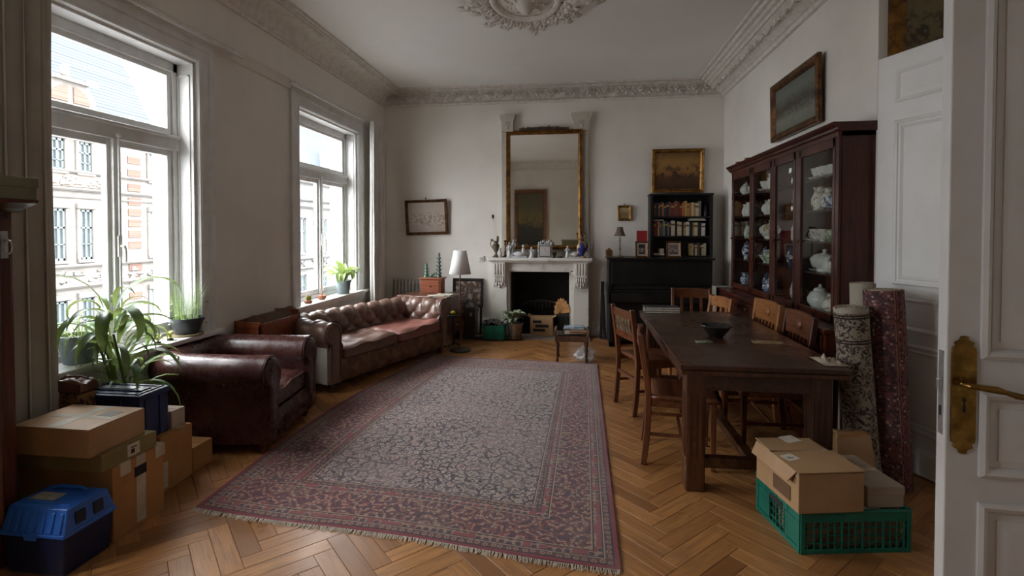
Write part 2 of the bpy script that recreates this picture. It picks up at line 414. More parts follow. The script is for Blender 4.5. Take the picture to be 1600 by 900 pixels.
# ------------------------------------------------------------------ walls
def wall_with_holes(y0, y1, z0, z1, xf, xb, holes):
    """wall in the plane x = xf (room side) .. xb, with rectangular holes (y0, y1, z0, z1)"""
    m = M(); ys = sorted({y0, y1, *[h[0] for h in holes], *[h[1] for h in holes]}); zs = sorted({z0, z1, *[h[2] for h in holes], *[h[3] for h in holes]})
    inh = lambda a, b, c, d: any(h[0] <= a and b <= h[1] and h[2] <= c and d <= h[3] for h in holes)
    for a, b in zip(ys, ys[1:]):
        for c, d in zip(zs, zs[1:]):
            if not inh(a, b, c, d): m.box(xf, a, c, xb, b, d)
    return m
holes = [(a, b, WZ0 - .05, WZ1) for a, b in WINS]
struct(wall_with_holes(YF - .2, YB + .6, -.1, ZC + .1, XL, XL - .38, holes).build('wall_left', PLASTER, smooth=False))
RX, RY0, RY1 = 2.75, 1.75, 3.725      # recess in the right wall
m = M().box(XR, RY1, -.1, XR + .2, YB + .6, ZC + .1).box(XR, YF - .2, -.1, XR + .2, RY0, ZC + .1).box(XR, RY0, 3.30, XR + .2, RY1, ZC + .1)
m.box(RX, RY0 - .2, -.1, RX + .2, RY1 + .2, ZC + .1).box(XR + .2, RY0 - .2, -.1, RX, RY0, ZC + .1).box(XR + .2, RY1, -.1, RX, RY1 + .2, ZC + .1)
struct(m.build('wall_right', PLASTER, smooth=False))
struct(M().box(XL - .38, YF - .2, -.1, XR + .2, YF, ZC + .1).build('wall_front', PLASTER, smooth=False))
FX0, FX1, FZ1 = -1.012, -.144, .925          # fireplace opening
mb = M()
mb.box(XL - .38, YB, -.1, FX0, YB + .2, ZC + .1).box(FX1, YB, -.1, XR + .2, YB + .2, ZC + .1).box(FX0, YB, FZ1, FX1, YB + .2, ZC + .1)
struct(mb.build('wall_back', PLASTER, smooth=False))
struct(M().box(XL - .38, YF - .2, ZC, XR + 1.0, YB + .6, ZC + .2).build('ceiling', CEILP, smooth=False))

# raised band of wall over the windows, with a rounded lower lip
XB = -2.885
m = M().prism([(XL, 2.945), (XL + .018, 2.955), (XB - .01, 3.02), (XB, 3.035), (XB, ZC), (XL, ZC)], 1, YF, YB)
struct(m.build('trim_1', PLASTER, angle=25))
# cornices
prof_l = [(XB, 3.34), (XB + .022, 3.345), (XB + .028, 3.365), (XB + .018, 3.385), (XB + .03, 3.40)] + \
    [(XB + .03 + .17 * (1 - math.cos(a)), 3.40 + .125 * math.sin(a)) for a in [PI / 2 * k / 8 for k in range(1, 9)]] + \
    [(XB + .205, 3.515), (XB + .225, 3.525), (XB + .225, 3.545), (XB + .24, 3.55), (XB + .24, 3.57), (XB + .26, 3.575), (XB + .265, ZC), (XB, ZC)]
cl = struct(M().prism(prof_l, 1, YF, YB).build('trim_2', STUCCO, angle=25))
prof_b = [(YB, 3.35), (YB - .03, 3.355), (YB - .035, 3.375), (YB - .02, 3.385), (YB - .025, 3.40), (YB - .055, 3.55), (YB - .085, 3.555), (YB - .095, 3.575), (YB - .12, 3.58), (YB - .125, ZC), (YB, ZC)]
cb = struct(M().prism(prof_b, 0, XL, XR).build('trim_3', STUCCO, angle=25))
prof_r = [(XR, 3.35), (XR - .03, 3.355), (XR - .045, 3.385), (XR - .05, 3.40), (XR - .205, 3.49), (XR - .225, 3.49), (XR - .235, 3.515), (XR - .265, 3.525), (XR - .275, 3.55), (XR - .31, 3.555), (XR - .325, 3.58), (XR - .36, 3.583), (XR - .37, ZC), (XR, ZC)]
cr = struct(M().prism(prof_r, 1, YF, YB).build('trim_4', STUCCO, angle=25))
prof_f = [(YF + (YB - y), z) for y, z in prof_b]
struct(M().prism(prof_f, 0, XL, XR).build('trim_5', STUCCO, angle=25))
# plaster relief: scrolling leaf modules, bead rows
def scroll(m, cx, cz, r, s, th, flip=1, h=.012):
    pts = []
    for k in range(15):
        a = k / 14 * 1.6 * 2 * PI; rr = r * (1 - .78 * k / 14)
        pts.append((cx + flip * rr * math.cos(a + s), -h, cz + rr * math.sin(a + s)))
    m.tube(pts, [th * (1 - .4 * k / 14) for k in range(15)], 5)
def relief_module(w, h, seed):
    r = random.Random(seed); m = M()
    scroll(m, -w * .24, h * .04, h * .30, 0.4, .010); scroll(m, w * .24, h * .04, h * .30, 0.4, .010, -1)
    for k in range(7):
        a = PI * (k + .5) / 7; m.ell((math.cos(a) * w * .09, -.012, -h * .12 + math.sin(a) * h * .34), (.011 + .004 * (k % 2), .014, .026), 6, 4)
    m.ell((0, -.014, -h * .15), (.02, .02, .022), 7, 5)
    for k in range(12):
        sx = -1 if k % 2 else 1
        m.ell((sx * w * (.12 + .36 * r.random()), -.008, h * (r.random() - .5) * .82), (.010 + .016 * r.random(), .012, .009 + .014 * r.random()), 6, 4)
    return m
mod = [relief_module(.245, .15, s) for s in (1, 2, 3)]
pro = []
nmod = 20; mw = (XR - XL - .1) / nmod
for k in range(nmod):
    x = XL + .05 + mw * (k + .5)
    if k < 3: o = mod[k].build('relief_ornament', STUCCO, cb, angle=60); pro.append(o)
    else: o = pro[k % 3].copy(); COL.objects.link(o)
    o.location = (x, YB - .04, 3.475); o.rotation_euler = (math.radians(-11), 0, 0); o.scale = (1, 1.9, 1.05)
for k in range(18):
    o = pro[k % 3].copy(); COL.objects.link(o); o.parent = cr
    o.location = (XR - .128, 7.1 - k * .25, 3.445); o.rotation_euler = (math.radians(-60), 0, -PI / 2)
    o.scale = (.95, 1.7, .95)
def beads(axis, fixed, z, a, b, step, r, parent):
    m = M(); n = int((b - a) / step)
    for k in range(n):
        p = a + (k + .5) * step
        c = (p, fixed, z) if axis == 0 else (fixed, p, z)
        m.ell(c, (r, r, r) if axis == 0 else (r, r, r), 6, 4)
    o = m.build('bead_row', STUCCO, parent); o['kind'] = 'stuff'
beads(0, YB - .036, 3.392, XL, XR, .034, .011, cb); beads(0, YB - .092, 3.565, XL, XR, .034, .011, cb)
beads(1, XR - .05, 3.392, 3.5, YB, .034, .010, cr)
# ceiling rose: oval, hung with leaves
ros = struct(M().lathe([(.001, -.14), (.04, -.135), (.07, -.10), (.10, -.06), (.16, -.05), (.20, -.035), (.245, -.03), (.27, -.055), (.30, -.06), (.325, -.04), (.34, -.012), (.42, -.006), (.46, 0)], 40, (0, 0, 0), 1, 1.32).build('trim_6', STUCCO, angle=50))
ros.location = (-.485, 4.62, ZC)
def rose_leaf(seed, big):
    """acanthus spray: rib, paired lobes, curled side scrolls; grows towards +y, hangs below z = 0"""
    r = random.Random(seed); m = M(); L = .27 if big else .20
    m.tube([(0, 0, -.02), (.01, L * .4, -.045), (-.006, L * .8, -.035), (0, L, -.02)], [.018, .014, .010, .006], 6)
    def lobe(x, y, a, l, w, z):
        c, s_ = math.cos(a), math.sin(a); vs = []
        def fn(u, v):
            p = (u - .5) * w * math.sin(PI * min(1, v * .9 + .08)) * (1 + .2 * math.sin(v * 15)); q = v * l
            return (x + p * c - q * s_, y + p * s_ + q * c, z - .022 * math.sin(PI * v) - .014 * (1 - 2 * abs(u - .5)) + .02 * v * v)
        m.grid(4, 5, fn)
    n = 4 if big else 3
    for k in range(n):
        y = L * (.12 + .66 * k / n)
        for s_ in (-1, 1): lobe(s_ * .008, y, -s_ * (1.05 - .18 * k), L * (.42 - .05 * k) * r.uniform(.85, 1.2), .055, -.02 - .008 * (k % 2))
    lobe(0, L * .62, 0, L * .5, .06, -.03)
    for s_ in (-1, 1):
        pts = []
        for k in range(12):
            a = k / 11 * 1.5 * 2 * PI + r.random() * .1; rr = .042 * (1 - .75 * k / 11)
            pts.append((s_ * (.07 + rr * math.cos(a)), L * .30 + rr * math.sin(a), -.03))
        m.tube(pts, [.010 - .0004 * k for k in range(12)], 5)
    for k in range(6): m.ell(((r.random() - .5) * .16, L * (.1 + .8 * r.random()), -.028 - .012 * r.random()), (.012, .014, .012), 6, 4)
    return m
lp = [rose_leaf(5, True).build('rose_leaf', STUCCO, ros, angle=60), rose_leaf(6, False).build('rose_leaf', STUCCO, ros, angle=60), rose_leaf(8, True).build('rose_leaf', STUCCO, ros, angle=60)]
rq = random.Random(4)
for k in range(24):
    a = 2 * PI * k / 24 + PI / 2
    o = lp[k] if k < 3 else lp[k % 3].copy()
    if k >= 3: COL.objects.link(o)
    card = abs(math.sin(2 * a)) < .1
    o.location = (.31 * math.cos(a), .31 * 1.32 * math.sin(a), -.006); o.rotation_euler = (math.radians(-3), 0, math.atan2(math.sin(a), math.cos(a) * 1.15) - PI / 2 + rq.uniform(-.15, .15)); sc_ = rq.uniform(.85, 1.1); o.scale = (sc_, sc_ * (1.35 if card else .95), 1.1)
m = M()
for k in range(90):
    a = 2 * PI * k / 90; m.ell((.245 * math.cos(a), .245 * 1.32 * math.sin(a), -.035), (.009, .009, .009), 5, 4)
for k in range(10):
    a = 2 * PI * k / 10
    for q in range(4): m.ell(((.10 + .03 * q) * math.cos(a + .1 * q), (.10 + .03 * q) * 1.32 * math.sin(a + .1 * q), -.062 + .006 * q), (.022 - .003 * q, .02, .018), 6, 4)
o = m.build('rose_beading', STUCCO, ros); o['kind'] = 'stuff'

# baseboards
def skirt_prof(d): return [(0, 0), (d, 0), (d, .16), (d * .6, .175), (d * .5, .20), (d * .25, .21), (0, .215)]
sk = skirt_prof(.022)
struct(M().prism([(YB - a, z) for a, z in sk], 0, XL, -1.27).prism([(YB - a, z) for a, z in sk], 0, .17, XR).build('baseboard_back', SKIRT, angle=25))
struct(M().prism([(XL + a, z) for a, z in sk], 1, YF, YB).build('baseboard_left', SKIRT, angle=25))
struct(M().prism([(XR - a, z) for a, z in sk], 1, YF, 1.0).prism([(XR - a, z) for a, z in sk], 1, 3.74, YB).build('baseboard_right', SKIRT, angle=25))
struct(M().prism([(YF + a, z) for a, z in sk], 0, XL, XR).build('baseboard_front', SKIRT, angle=25))

# ------------------------------------------------------------------ windows
SX = XL - .165            # sash plane
def window(n, y0, y1):
    root = empty_struct('window_%d' % n, (0, 0, 0))
    yc = (y0 + y1) / 2
    # casing on the wall: moulded architrave
    c = M(); prof = [(0, 0), (0, .028), (.03, .034), (.055, .03), (.065, .02), (.13, .018), (.14, .028), (.155, .022), (.165, 0)]
    w, h = (y1 - y0) + .34, (WZ1 + .16) - .60
    pr2 = [(d, t) for d, t in prof]
    rings = []
    for (sy, top) in ((-1, 0), (-1, 1), (1, 1), (1, 0)):
        ring = []
        for d, t in pr2:
            yy = yc + sy * (w / 2 - d); zz = (WZ1 + .165 - d) if top else .60
            ring.append((XL + t, yy, zz))
        rings.append(ring)
    np_ = len(pr2); v = [p for r in rings for p in r]; f = []
    for k in range(3):
        for i in range(np_ - 1): f.append((k * np_ + i, (k + 1) * np_ + i, (k + 1) * np_ + i + 1, k * np_ + i + 1))
    c.add(v, f); c.build('casing', WINPAINT, root, angle=25)
    # reveal lining with a recessed panel each side
    t = .02; rv = M()
    rv.box(XL - .005, y0, WZ0, SX - .06, y0 + t, WZ1).box(XL - .005, y1 - t, WZ0, SX - .06, y1, WZ1).box(XL - .005, y0, WZ1 - t, SX - .06, y1, WZ1)
    for yy, s_ in ((y0 + t, 1), (y1 - t, -1)):
        rv.box(XL - .03, yy, WZ0 + .1, XL - .045, yy + s_ * .008, WZ1 - .1).box(XL - .12, yy, WZ0 + .1, XL - .135, yy + s_ * .008, WZ1 - .1)
        rv.box(XL - .03, yy, WZ1 - .1, XL - .135, yy + s_ * .008, WZ1 - .115)
    rv.build('reveal_lining', WINPAINT, root, smooth=False, bevel=.002)
    a0, a1 = y0 + t, y1 - t
    fr = M(); D0, D1 = SX + .03, SX - .05
    fr.box(D0, a0, WZ0, D1, a0 + .045, WZ1 - t).box(D0, a1 - .045, WZ0, D1, a1, WZ1 - t).box(D0, a0, WZ1 - t - .07, D1, a1, WZ1 - t)
    fr.box(D0, a0, WZ0, D1, a1, WZ0 + .055)
    fr.build('window_frame', WINPAINT, root, smooth=False, bevel=.004)
    tr = M().box(D0 + .012, a0, 2.115, D1, a1, 2.215); tr.prism([(D0 + .012, 2.20), (D0 + .03, 2.205), (D0 + .03, 2.225), (D0 + .01, 2.23)], 1, a0, a1)
    tr.build('transom_bar', WINPAINT, root, smooth=False, bevel=.004)
    def sash(ya, yb, za, zb, s_=.05, handle=None):
        q = M(); e0, e1 = SX + .015, SX - .03
        q.box(e0, ya, za, e1, ya + s_, zb).box(e0, yb - s_, za, e1, yb, zb).box(e0, ya + s_, zb - s_, e1, yb - s_, zb).box(e0, ya + s_, za, e1, yb - s_, za + s_ * 1.3)
        o = q.build('sash', WINPAINT, root, smooth=False, bevel=.005)
        gm = M().box(SX - .006, ya + s_ - .003, za + s_, SX - .010, yb - s_ + .003, zb - s_ + .003); gm.build('pane', GLASS, o, smooth=False)
        return o
    sash(a0 + .04, a1 - .04, 2.22, WZ1 - t - .06, .045)
    sash(a0 + .04, yc - .004, WZ0 + .05, 2.12); s2 = sash(yc + .004, a1 - .04, WZ0 + .05, 2.12)
    # meeting bead, espagnolette rod, handle
    mb_ = M().box(SX + .04, yc - .028, WZ0 + .05, SX + .012, yc + .028, 2.118); mb_.build('meeting_bead', WINPAINT, root, smooth=False, bevel=.006)
    rod = M().tube([(SX + .052, yc, WZ0 + .06), (SX + .052, yc, 2.12)], .008, 8); rod.ell((SX + .052, yc, 2.14), (.016, .016, .016)); rod.build('bolt_rod', WINPAINT, root)
    hd = M().box(SX + .04, yc - .014, 1.33, SX + .055, yc + .014, 1.47).tube([(SX + .06, yc, 1.40), (SX + .085, yc, 1.40), (SX + .09, yc + .004, 1.37), (SX + .088, yc + .008, 1.29)], [.009, .009, .008, .006], 8)
    hd.build('window_handle', mat('handle_metal', (.6, .58, .54), .4, .3), root)
    hg = M()
    for zz in (1.0, 1.95): hg.tube([(SX + .02, a1 - .04, zz - .03), (SX + .02, a1 - .04, zz + .03)], .008, 8)
    hg.build('hinge', mat('handle_metal', (.6, .58, .54), .4, .3), root)
    # sill board, apron
    sl = M().box(SX - .1, y0, WZ0 - .02, XL, y1, WZ0 + .012).box(XL, y0 - .2, WZ0 - .022, XL + .085, y1 + .2, WZ0 + .012)
    sl.build('window_sill', WINPAINT, root, smooth=False, bevel=.006)
    ap = M().box(XL, y0 - .14, .22, XL + .02, y1 + .14, WZ0 - .02).box(XL + .02, y0 - .06, .28, XL + .028, y1 + .06, .30).box(XL + .02, y0 - .06, WZ0 - .10, XL + .028, y1 + .06, WZ0 - .08)
    ap.box(XL + .0, y0 - .17, WZ0 - .06, XL + .05, y1 + .17, WZ0 - .022)
    ap.build('apron_panel', WINPAINT, root, smooth=False, bevel=.003)
for i, (a, b) in enumerate(WINS): window(i + 1, a, b)

# ------------------------------------------------------------------ panelled door in the right wall, open leaf beside the camera
def mould(m, w, h, prof=((0, 0), (0, .012), (.012, .020), (.024, .014), (.034, .006), (.04, 0))):
    m.frame(w, h, prof)
# tall leaf standing ajar in front of the recess, hinged beside the china cabinet
d1 = empty_struct('door_1', (XR + .004, 3.70, 0)); d1.rotation_euler = (0, 0, math.radians(-68.5))
LW = .98
M().box(0, -.022, .01, LW, .022, 2.63).build('door_leaf', WPAINT, d1, smooth=False, bevel=.003)
def dpanel(xa, xb, za, zb, nm='door_panel', big=False):
    pr = ((0, 0), (0, .010), (.010, .018), (.022, .013), (.026, .006), (.036, .006), (.043, .012), (.054, .004), (.06, 0)) if big else ((0, 0), (0, .008), (.008, .013), (.02, .007), (.026, 0))
    for yy, rz_ in ((-.022, 0), (.022, PI)):
        q = M(); q.frame(xb - xa, zb - za, pr); q.box(-(xb - xa) / 2 + .06, -.004, -(zb - za) / 2 + .06, (xb - xa) / 2 - .06, 0, (zb - za) / 2 - .06)
        o = q.build(nm, WPAINT, d1, angle=25); o.location = ((xa + xb) / 2, yy, (za + zb) / 2); o.rotation_euler = (0, 0, rz_)
dpanel(.125, .855, 2.318, 2.524); dpanel(.125, .855, 1.16, 2.206, big=True); dpanel(.125, .855, .88, 1.08); dpanel(.125, .855, .26, .80, big=True)
M().box(0, -.034, .01, LW, -.022, .15).box(0, -.029, .15, LW, -.022, .175).build('plinth', WPAINT, d1, smooth=False, bevel=.004)
for zz in (.3, 1.3, 2.3): M().tube([(-.004, .0, zz - .05), (-.004, .0, zz + .05)], .009, 8).build('hinge', STEEL, d1)

d2 = empty_struct('door_2', (1.072, 1.653, 0)); d2.rotation_euler = (0, 0, math.radians(-4.5))
lw, lt, lh = .85, .046, 2.62
q = M().box(0, 0, .012, lw, lt, lh); q.build('door_leaf', DOORP, d2, smooth=False, bevel=.004)
def lpanel(x0, x1, z0, z1):
    for yy, s_ in ((0, 1), (lt, -1)):
        q = M()
        q.frame(x1 - x0, z1 - z0, ((0, 0), (0, .010), (.010, .016), (.022, .010), (.028, .0), (.030, -.0)))
        q.box(-(x1 - x0) / 2 + .08, -.006, -(z1 - z0) / 2 + .08, (x1 - x0) / 2 - .08, 0, (z1 - z0) / 2 - .08)
        q.frame(x1 - x0 - .1, z1 - z0 - .1, ((0, 0), (.0, .003), (.03, .006), (.03, 0)))
        o = q.build('door_panel', DOORP, d2, angle=25); o.location = ((x0 + x1) / 2, yy, (z0 + z1) / 2)
        if s_ < 0: o.rotation_euler = (0, 0, PI)
for (za, zb) in ((1.13, 2.48), (.785, 1.035), (.12, .71)): lpanel(.083, .767, za, zb)
# lock plate, lever, latch plate in the edge
pz = 1.021; PX = .043; half = .174
up = [(-.032, half - .05), (-.030, half - .035), (-.022, half - .03), (-.026, half - .02), (-.012, half - .012), (-.009, half - .002), (0, half)]
out = up + [(-x, z) for x, z in reversed(up[:-1])]
poly = out + [(x, -z) for x, z in reversed(out)]
q = M().prism([(x + PX, z + pz) for x, z in poly], 1, -.005, .001); o = q.build('lock_plate', BRASS, d2, smooth=False, bevel=.0012)
q = M().prism([(PX - .003, pz - .05), (PX + .005, pz - .05), (PX + .003, pz - .022), (PX + .006, pz - .012), (PX + .001, pz - .006), (PX - .005, pz - .012), (PX - .001, pz - .022)], 1, -.0058, -.0048); q.build('keyhole', BLACKI, o, smooth=False)
q = M()
for zz in (pz + half - .025, pz - half + .025): q.ell((PX, -.005, zz), (.0035, .003, .0035), 8, 5)
q.build('screw_head', BRASS, o)
hz = 1.058
q = M().tube([(PX - .012, -.004, hz), (PX - .012, -.016, hz)], .012, 14).tube([(PX - .012, -.008, hz), (PX - .012, -.034, hz), (PX - .006, -.043, hz), (PX + .01, -.046, hz - .001), (PX + .055, -.046, hz - .006), (PX + .08, -.046, hz - .012), (PX + .105, -.045, hz - .02), (PX + .14, -.044, hz - .026), (PX + .17, -.044, hz - .026)], [.007, .007, .0075, .0085, .0105, .007, .009, .008, .005], 12)
q.build('lever_handle', BRASS, d2)
q = M().box(-.002, .012, .895, .001, .034, 1.145); o = q.build('latch_plate', STEEL, d2, smooth=False)
q = M().box(-.012, .014, 1.03, 0, .030, 1.06); q.build('latch_bolt', STEEL, o, smooth=False, bevel=.003)
q = M().box(-.0025, .017, .95, -.0015, .029, .98); q.build('bolt_slot', BLACKI, o, smooth=False)

# ------------------------------------------------------------------ street outside
KX = -24.0
FSTONE = mat('facade_stone', (.145, .135, .123), .9, col2=(.115, .105, .095), scale=1.6, spec=.05)
FBRICKm, t_, b_ = nt('facade_brick'); bt = N(t_, 'ShaderNodeTexBrick'); bt.inputs['Scale'].default_value = 4.0
t_.links.new(coords(t_, rot=(PI / 2, 0, PI / 2)), bt.inputs['Vector'])
bt.inputs['Color1'].default_value = c4(srgb(98, 78, 70)); bt.inputs['Color2'].default_value = c4(srgb(88, 68, 61)); bt.inputs['Mortar'].default_value = c4(srgb(108, 98, 90))
t_.links.new(bt.outputs[0], b_.inputs['Base Color']); b_.inputs['Roughness'].default_value = .9; b_.inputs['Specular IOR Level'].default_value = .05
SLATEm, t_, b_ = nt('roof_slate'); bt = N(t_, 'ShaderNodeTexBrick'); bt.inputs['Scale'].default_value = 3.2; bt.inputs['Mortar Size'].default_value = .03
t_.links.new(coords(t_, rot=(PI / 2, 0, PI / 2)), bt.inputs['Vector'])
bt.inputs['Color1'].default_value = c4(srgb(74, 79, 84)); bt.inputs['Color2'].default_value = c4(srgb(66, 71, 76)); bt.inputs['Mortar'].default_value = c4(srgb(44, 50, 55))
t_.links.new(bt.outputs[0], b_.inputs['Base Color']); b_.inputs['Roughness'].default_value = .7; b_.inputs['Specular IOR Level'].default_value = .05
FWOOD = mat('facade_window_paint', srgb(84, 94, 94), .6); FPANE = mat('facade_pane', srgb(66, 74, 78), .15, col2=srgb(84, 90, 92), scale=.8)
FCURT = mat('facade_curtain', srgb(88, 91, 90), .9)
def far_window(root, y0, y1, z0, z1, arch=False):
    fr = M(); x = KX + .02
    zt = z1
    fr.box(x, y0, z0, x - .12, y0 + .09, zt).box(x, y1 - .09, z0, x - .12, y1, zt).box(x, y0, zt - .1, x - .12, y1, zt).box(x, y0, z0, x - .12, y1, z0 + .1)
    fr.box(x, y0, z0 + (zt - z0) * .62, x - .1, y1, z0 + (zt - z0) * .62 + .08); fr.box(x, (y0 + y1) / 2 - .035, z0, x - .1, (y0 + y1) / 2 + .035, zt)
    fr.box(x, y0, z0 + (zt - z0) * .3, x - .09, y1, z0 + (zt - z0) * .3 + .04)
    if arch:
        n = 8; pts = [(y0, zt - .02), (y1, zt - .02)] + [((y0 + y1) / 2 + (y1 - y0) / 2 * math.cos(PI * k / n), zt + (y1 - y0) * .22 * math.sin(PI * k / n)) for k in range(1, n)]
        fr.prism(pts, 0, x, x - .1)
    o = fr.build('window', FWOOD, root, smooth=False)
    M().box(x - .08, y0 + .05, z0 + .05, x - .1, y1 - .05, zt - .05).build('pane', FPANE, o, smooth=False)
    s = M()
    s.box(KX + .14, y0 - .16, z0 - .16, KX, y1 + .16, z0 - .02).box(KX + .10, y0 - .18, z0 - .02, KX, y0 - .02, zt + .02).box(KX + .10, y1 + .02, z0 - .02, KX, y1 + .18, zt + .02).box(KX + .16, y0 - .2, zt + .04, KX, y1 + .2, zt + .3)
    s.build('window_surround', FSTONE, root, smooth=False, bevel=.02)
def far_wall(root, y0, y1, z0, z1, wins, m_):
    holes = [(a, b, c, d) for a, b, c, d in wins]
    wall_with_holes(y0, y1, z0, z1, KX, KX - .5, holes).build('facade_wall', m_, root, smooth=False)
def kz(z): return 1.5 + (z - 1.5) * 24 / 14
def ky(y): return y * 24 / 14
b1 = thing('town_house', 'pale stone house with brick stripes and grey slate roof, opposite the large left window', 'building', (0, 0, 0), 0, 'houses across the street')
wl = []
rows = [(kz(3.17), kz(4.02)), (kz(.70), kz(2.11)), (kz(-2.0), kz(-.42))]
cols = [(14.3, 14.95), (15.75, 16.4), (17.2, 17.85), (20.5, 21.12), (21.86, 22.46), (25.95, 26.72)]
for z0, z1 in rows:
    for a, b in cols: wl.append((a, b, z0, z1))
far_wall(b1, 9, 27.6, -4.5, kz(4.33), wl, FSTONE)
for (a, b, c, d) in wl: far_window(b1, a, b, c, d, arch=(c < -1.5 or (a > 25 and c > 3)))
M().box(KX - .45, 9, -4.5, KX - .6, 27.6, kz(4.3)).build('inner_wall', FCURT, b1, smooth=False)
def course(root, z, h, d, y0=9, y1=27.6, m_=None, nm='string_course'):
    q = M().prism([(KX, z), (KX + d * .6, z), (KX + d, z + h * .5), (KX + d, z + h), (KX, z + h * 1.1)], 1, y0, y1); q.build(nm, m_ or FSTONE, root, smooth=False)
for z, h, d in ((kz(2.62), .16, .22), (kz(3.12), .14, .18), (kz(.48), .16, .2), (kz(-.1), .2, .25), (kz(4.25), .35, .5), (kz(2.42), .1, .1)): course(b1, z, h, d)
for y0, y1, z0, z1 in ((20.1, 23.6, kz(2.74), kz(3.08)), (14, 18.2, kz(2.74), kz(3.08))):
    q = M().box(KX, y0, z0, KX + .06, y1, z1); q.build('brick_band', FBRICKm, b1, smooth=False)
    q = M(); r = random.Random(4)
    for k in range(34): q.ell((KX + .07, y0 + (y1 - y0) * (.12 + .76 * r.random()), z0 + (z1 - z0) * (.15 + .7 * r.random())), (.06, .1 + .14 * r.random(), .05 + .06 * r.random()), 6, 4)
    q.build('carved_relief', FSTONE, b1)['kind'] = 'stuff'
qz = [3.72, 3.32, 2.86, 2.42, 2.08, 1.74, 1.40, 1.05, .35, -.05, -.55]
for z in qz:
    q = M().box(KX, 24.55, kz(z - .1), KX + .05, 25.35, kz(z + .12)); q.build('brick_panel', FBRICKm, b1, smooth=False)
q = M(); r = random.Random(9)
for k in range(60): q.ell((KX + .06, 19.5 + 7.5 * r.random(), kz(.02 + .35 * r.random())), (.07, .12 + .16 * r.random(), .05 + .06 * r.random()), 6, 4)
q.build('carved_relief', FSTONE, b1)['kind'] = 'stuff'
# mansard roof and gable dormer
zt = kz(4.45); rz1 = 11.75; dep = 2.5
q = M().add([(KX - .3, 9, zt), (KX - .3, 27.2, zt), (KX - dep, 26.65, rz1), (KX - dep, 9, rz1), (KX - dep - 3, 27.2, zt)], [(0, 1, 2, 3), (1, 4, 2)])
q.build('slate_roof', SLATEm, b1, smooth=False)
q = M().box(KX - 1.35, 23.6, 9.0, KX - 1.75, 24.3, 9.3); q.build('roof_hatch', mat('hatch_dark', (.1, .1, .11), .6), b1, smooth=False)
gz = kz(5.05)
gp = [(20.2, zt - .1), (22.9, zt - .1), (22.9, gz)] + [(21.55 + 1.35 * math.cos(PI * k / 10), gz + 1.25 * math.sin(PI * k / 10)) for k in range(1, 10)] + [(20.2, gz)]
M().prism(gp, 0, KX - .05, KX - 1.6).build('gable', FSTONE, b1, smooth=False)
for s_ in (-1, 1):
    q = M().prism([(21.55 + s_ * .14, gz + .05)] + [(21.55 + s_ * (.14 + .82 * math.cos(PI / 2 * k / 6)), gz + .05 + .75 * math.sin(PI / 2 * k / 6)) for k in range(7)], 0, KX - .05, KX + .02)
    q.build('brick_panel', FBRICKm, b1, smooth=False)
q = M().box(KX + .12, 19.9, gz - .22, KX - .3, 23.2, gz - .02).ell((KX - .3, 21.55, gz + 1.55), (.2, .22, .35)).box(KX + .15, 20.7, gz + 1.0, KX - .3, 22.4, gz + 1.15)
q.build('gable_moulding', FSTONE, b1, smooth=False)
M().lathe([(1.2, 0), (1.25, .1), (1.1, .6), (.75, 1.2), (.3, 1.6), (.05, 1.75), (.04, 2.4)], 16, (KX - 1.4, 25.6, zt)).build('turret_roof', SLATEm, b1)
b2 = thing('town_house', 'grey stone house with crossed parapet and slate dormers, opposite the far window', 'building', (0, 0, 0), 0, 'houses across the street')
wl = []
for z0, z1 in ((kz(.40), kz(2.15)), (kz(-2.2), kz(-.75))):
    for k in range(6): wl.append((33.6 + 3.75 * k, 34.9 + 3.75 * k, z0, z1))
GST = mat('facade_grey_stone', (.135, .132, .128), .9, col2=(.105, .103, .10), scale=1.4, spec=.05)
far_wall(b2, 30.5, 56, -4.5, kz(4.0), wl, GST)
for a in wl: far_window(b2, *a)
M().box(KX - .45, 30.5, -4.5, KX - .6, 56, kz(4)).build('inner_wall', FCURT, b2, smooth=False)
for z, h, d in ((kz(2.7), .25, .35), (kz(3.05), .2, .25), (kz(.05), .2, .25), (kz(-.45), .2, .25), (kz(3.95), .3, .45)): course(b2, z, h, d, 30.5, 56, GST)
q = M()
for k in range(12):
    y = 31.5 + 2 * k
    q.bar((KX + .08, y, kz(-.35)), (KX + .08, y + .9, kz(.0)), .08, .1).bar((KX + .08, y + .9, kz(-.35)), (KX + .08, y, kz(.0)), .08, .1)
q.build('crossed_parapet', GST, b2, smooth=False)
for k in range(8):
    q = M()
    for z in (2.3, 1.8, 1.3, .8): q.box(KX, 36.3 + 3.75 * k, kz(z), KX + .08, 36.3 + 3.75 * k + .7, kz(z + .3))
    q.build('quoin_strip', FSTONE, b2, smooth=False)
q = M().add([(KX - .3, 30.5, kz(4.1)), (KX - .3, 56, kz(4.1)), (KX - 3, 56, 12.5), (KX - 3, 30.5, 12.5)], [(0, 1, 2, 3)]); q.build('slate_roof', SLATEm, b2, smooth=False)
for k in range(4):
    y = 35 + 6 * k
    M().prism([(y, kz(3.8)), (y + 2.4, kz(3.8)), (y + 2.4, kz(5.0)), (y + 1.2, kz(6.1)), (y, kz(5.0))], 0, KX - .1, KX - 3).build('dormer', FSTONE, b2, smooth=False)
    M().box(KX - .1, y + .7, kz(4.1), KX - .08, y + 1.7, kz(5.0)).build('window', FPANE, b2, smooth=False)
struct(M().box(KX, -20, -4.6, XL - .5, 75, -4.5).build('trim_7', mat('street_paving', (.16, .16, .16), .9), smooth=False))
# ================================================================== seating
def tuft(u, v, p, q):
    a = (u / p + v / q) % 1.0; b = (u / p - v / q) % 1.0
    return (math.sin(PI * a) * math.sin(PI * b)) ** .38
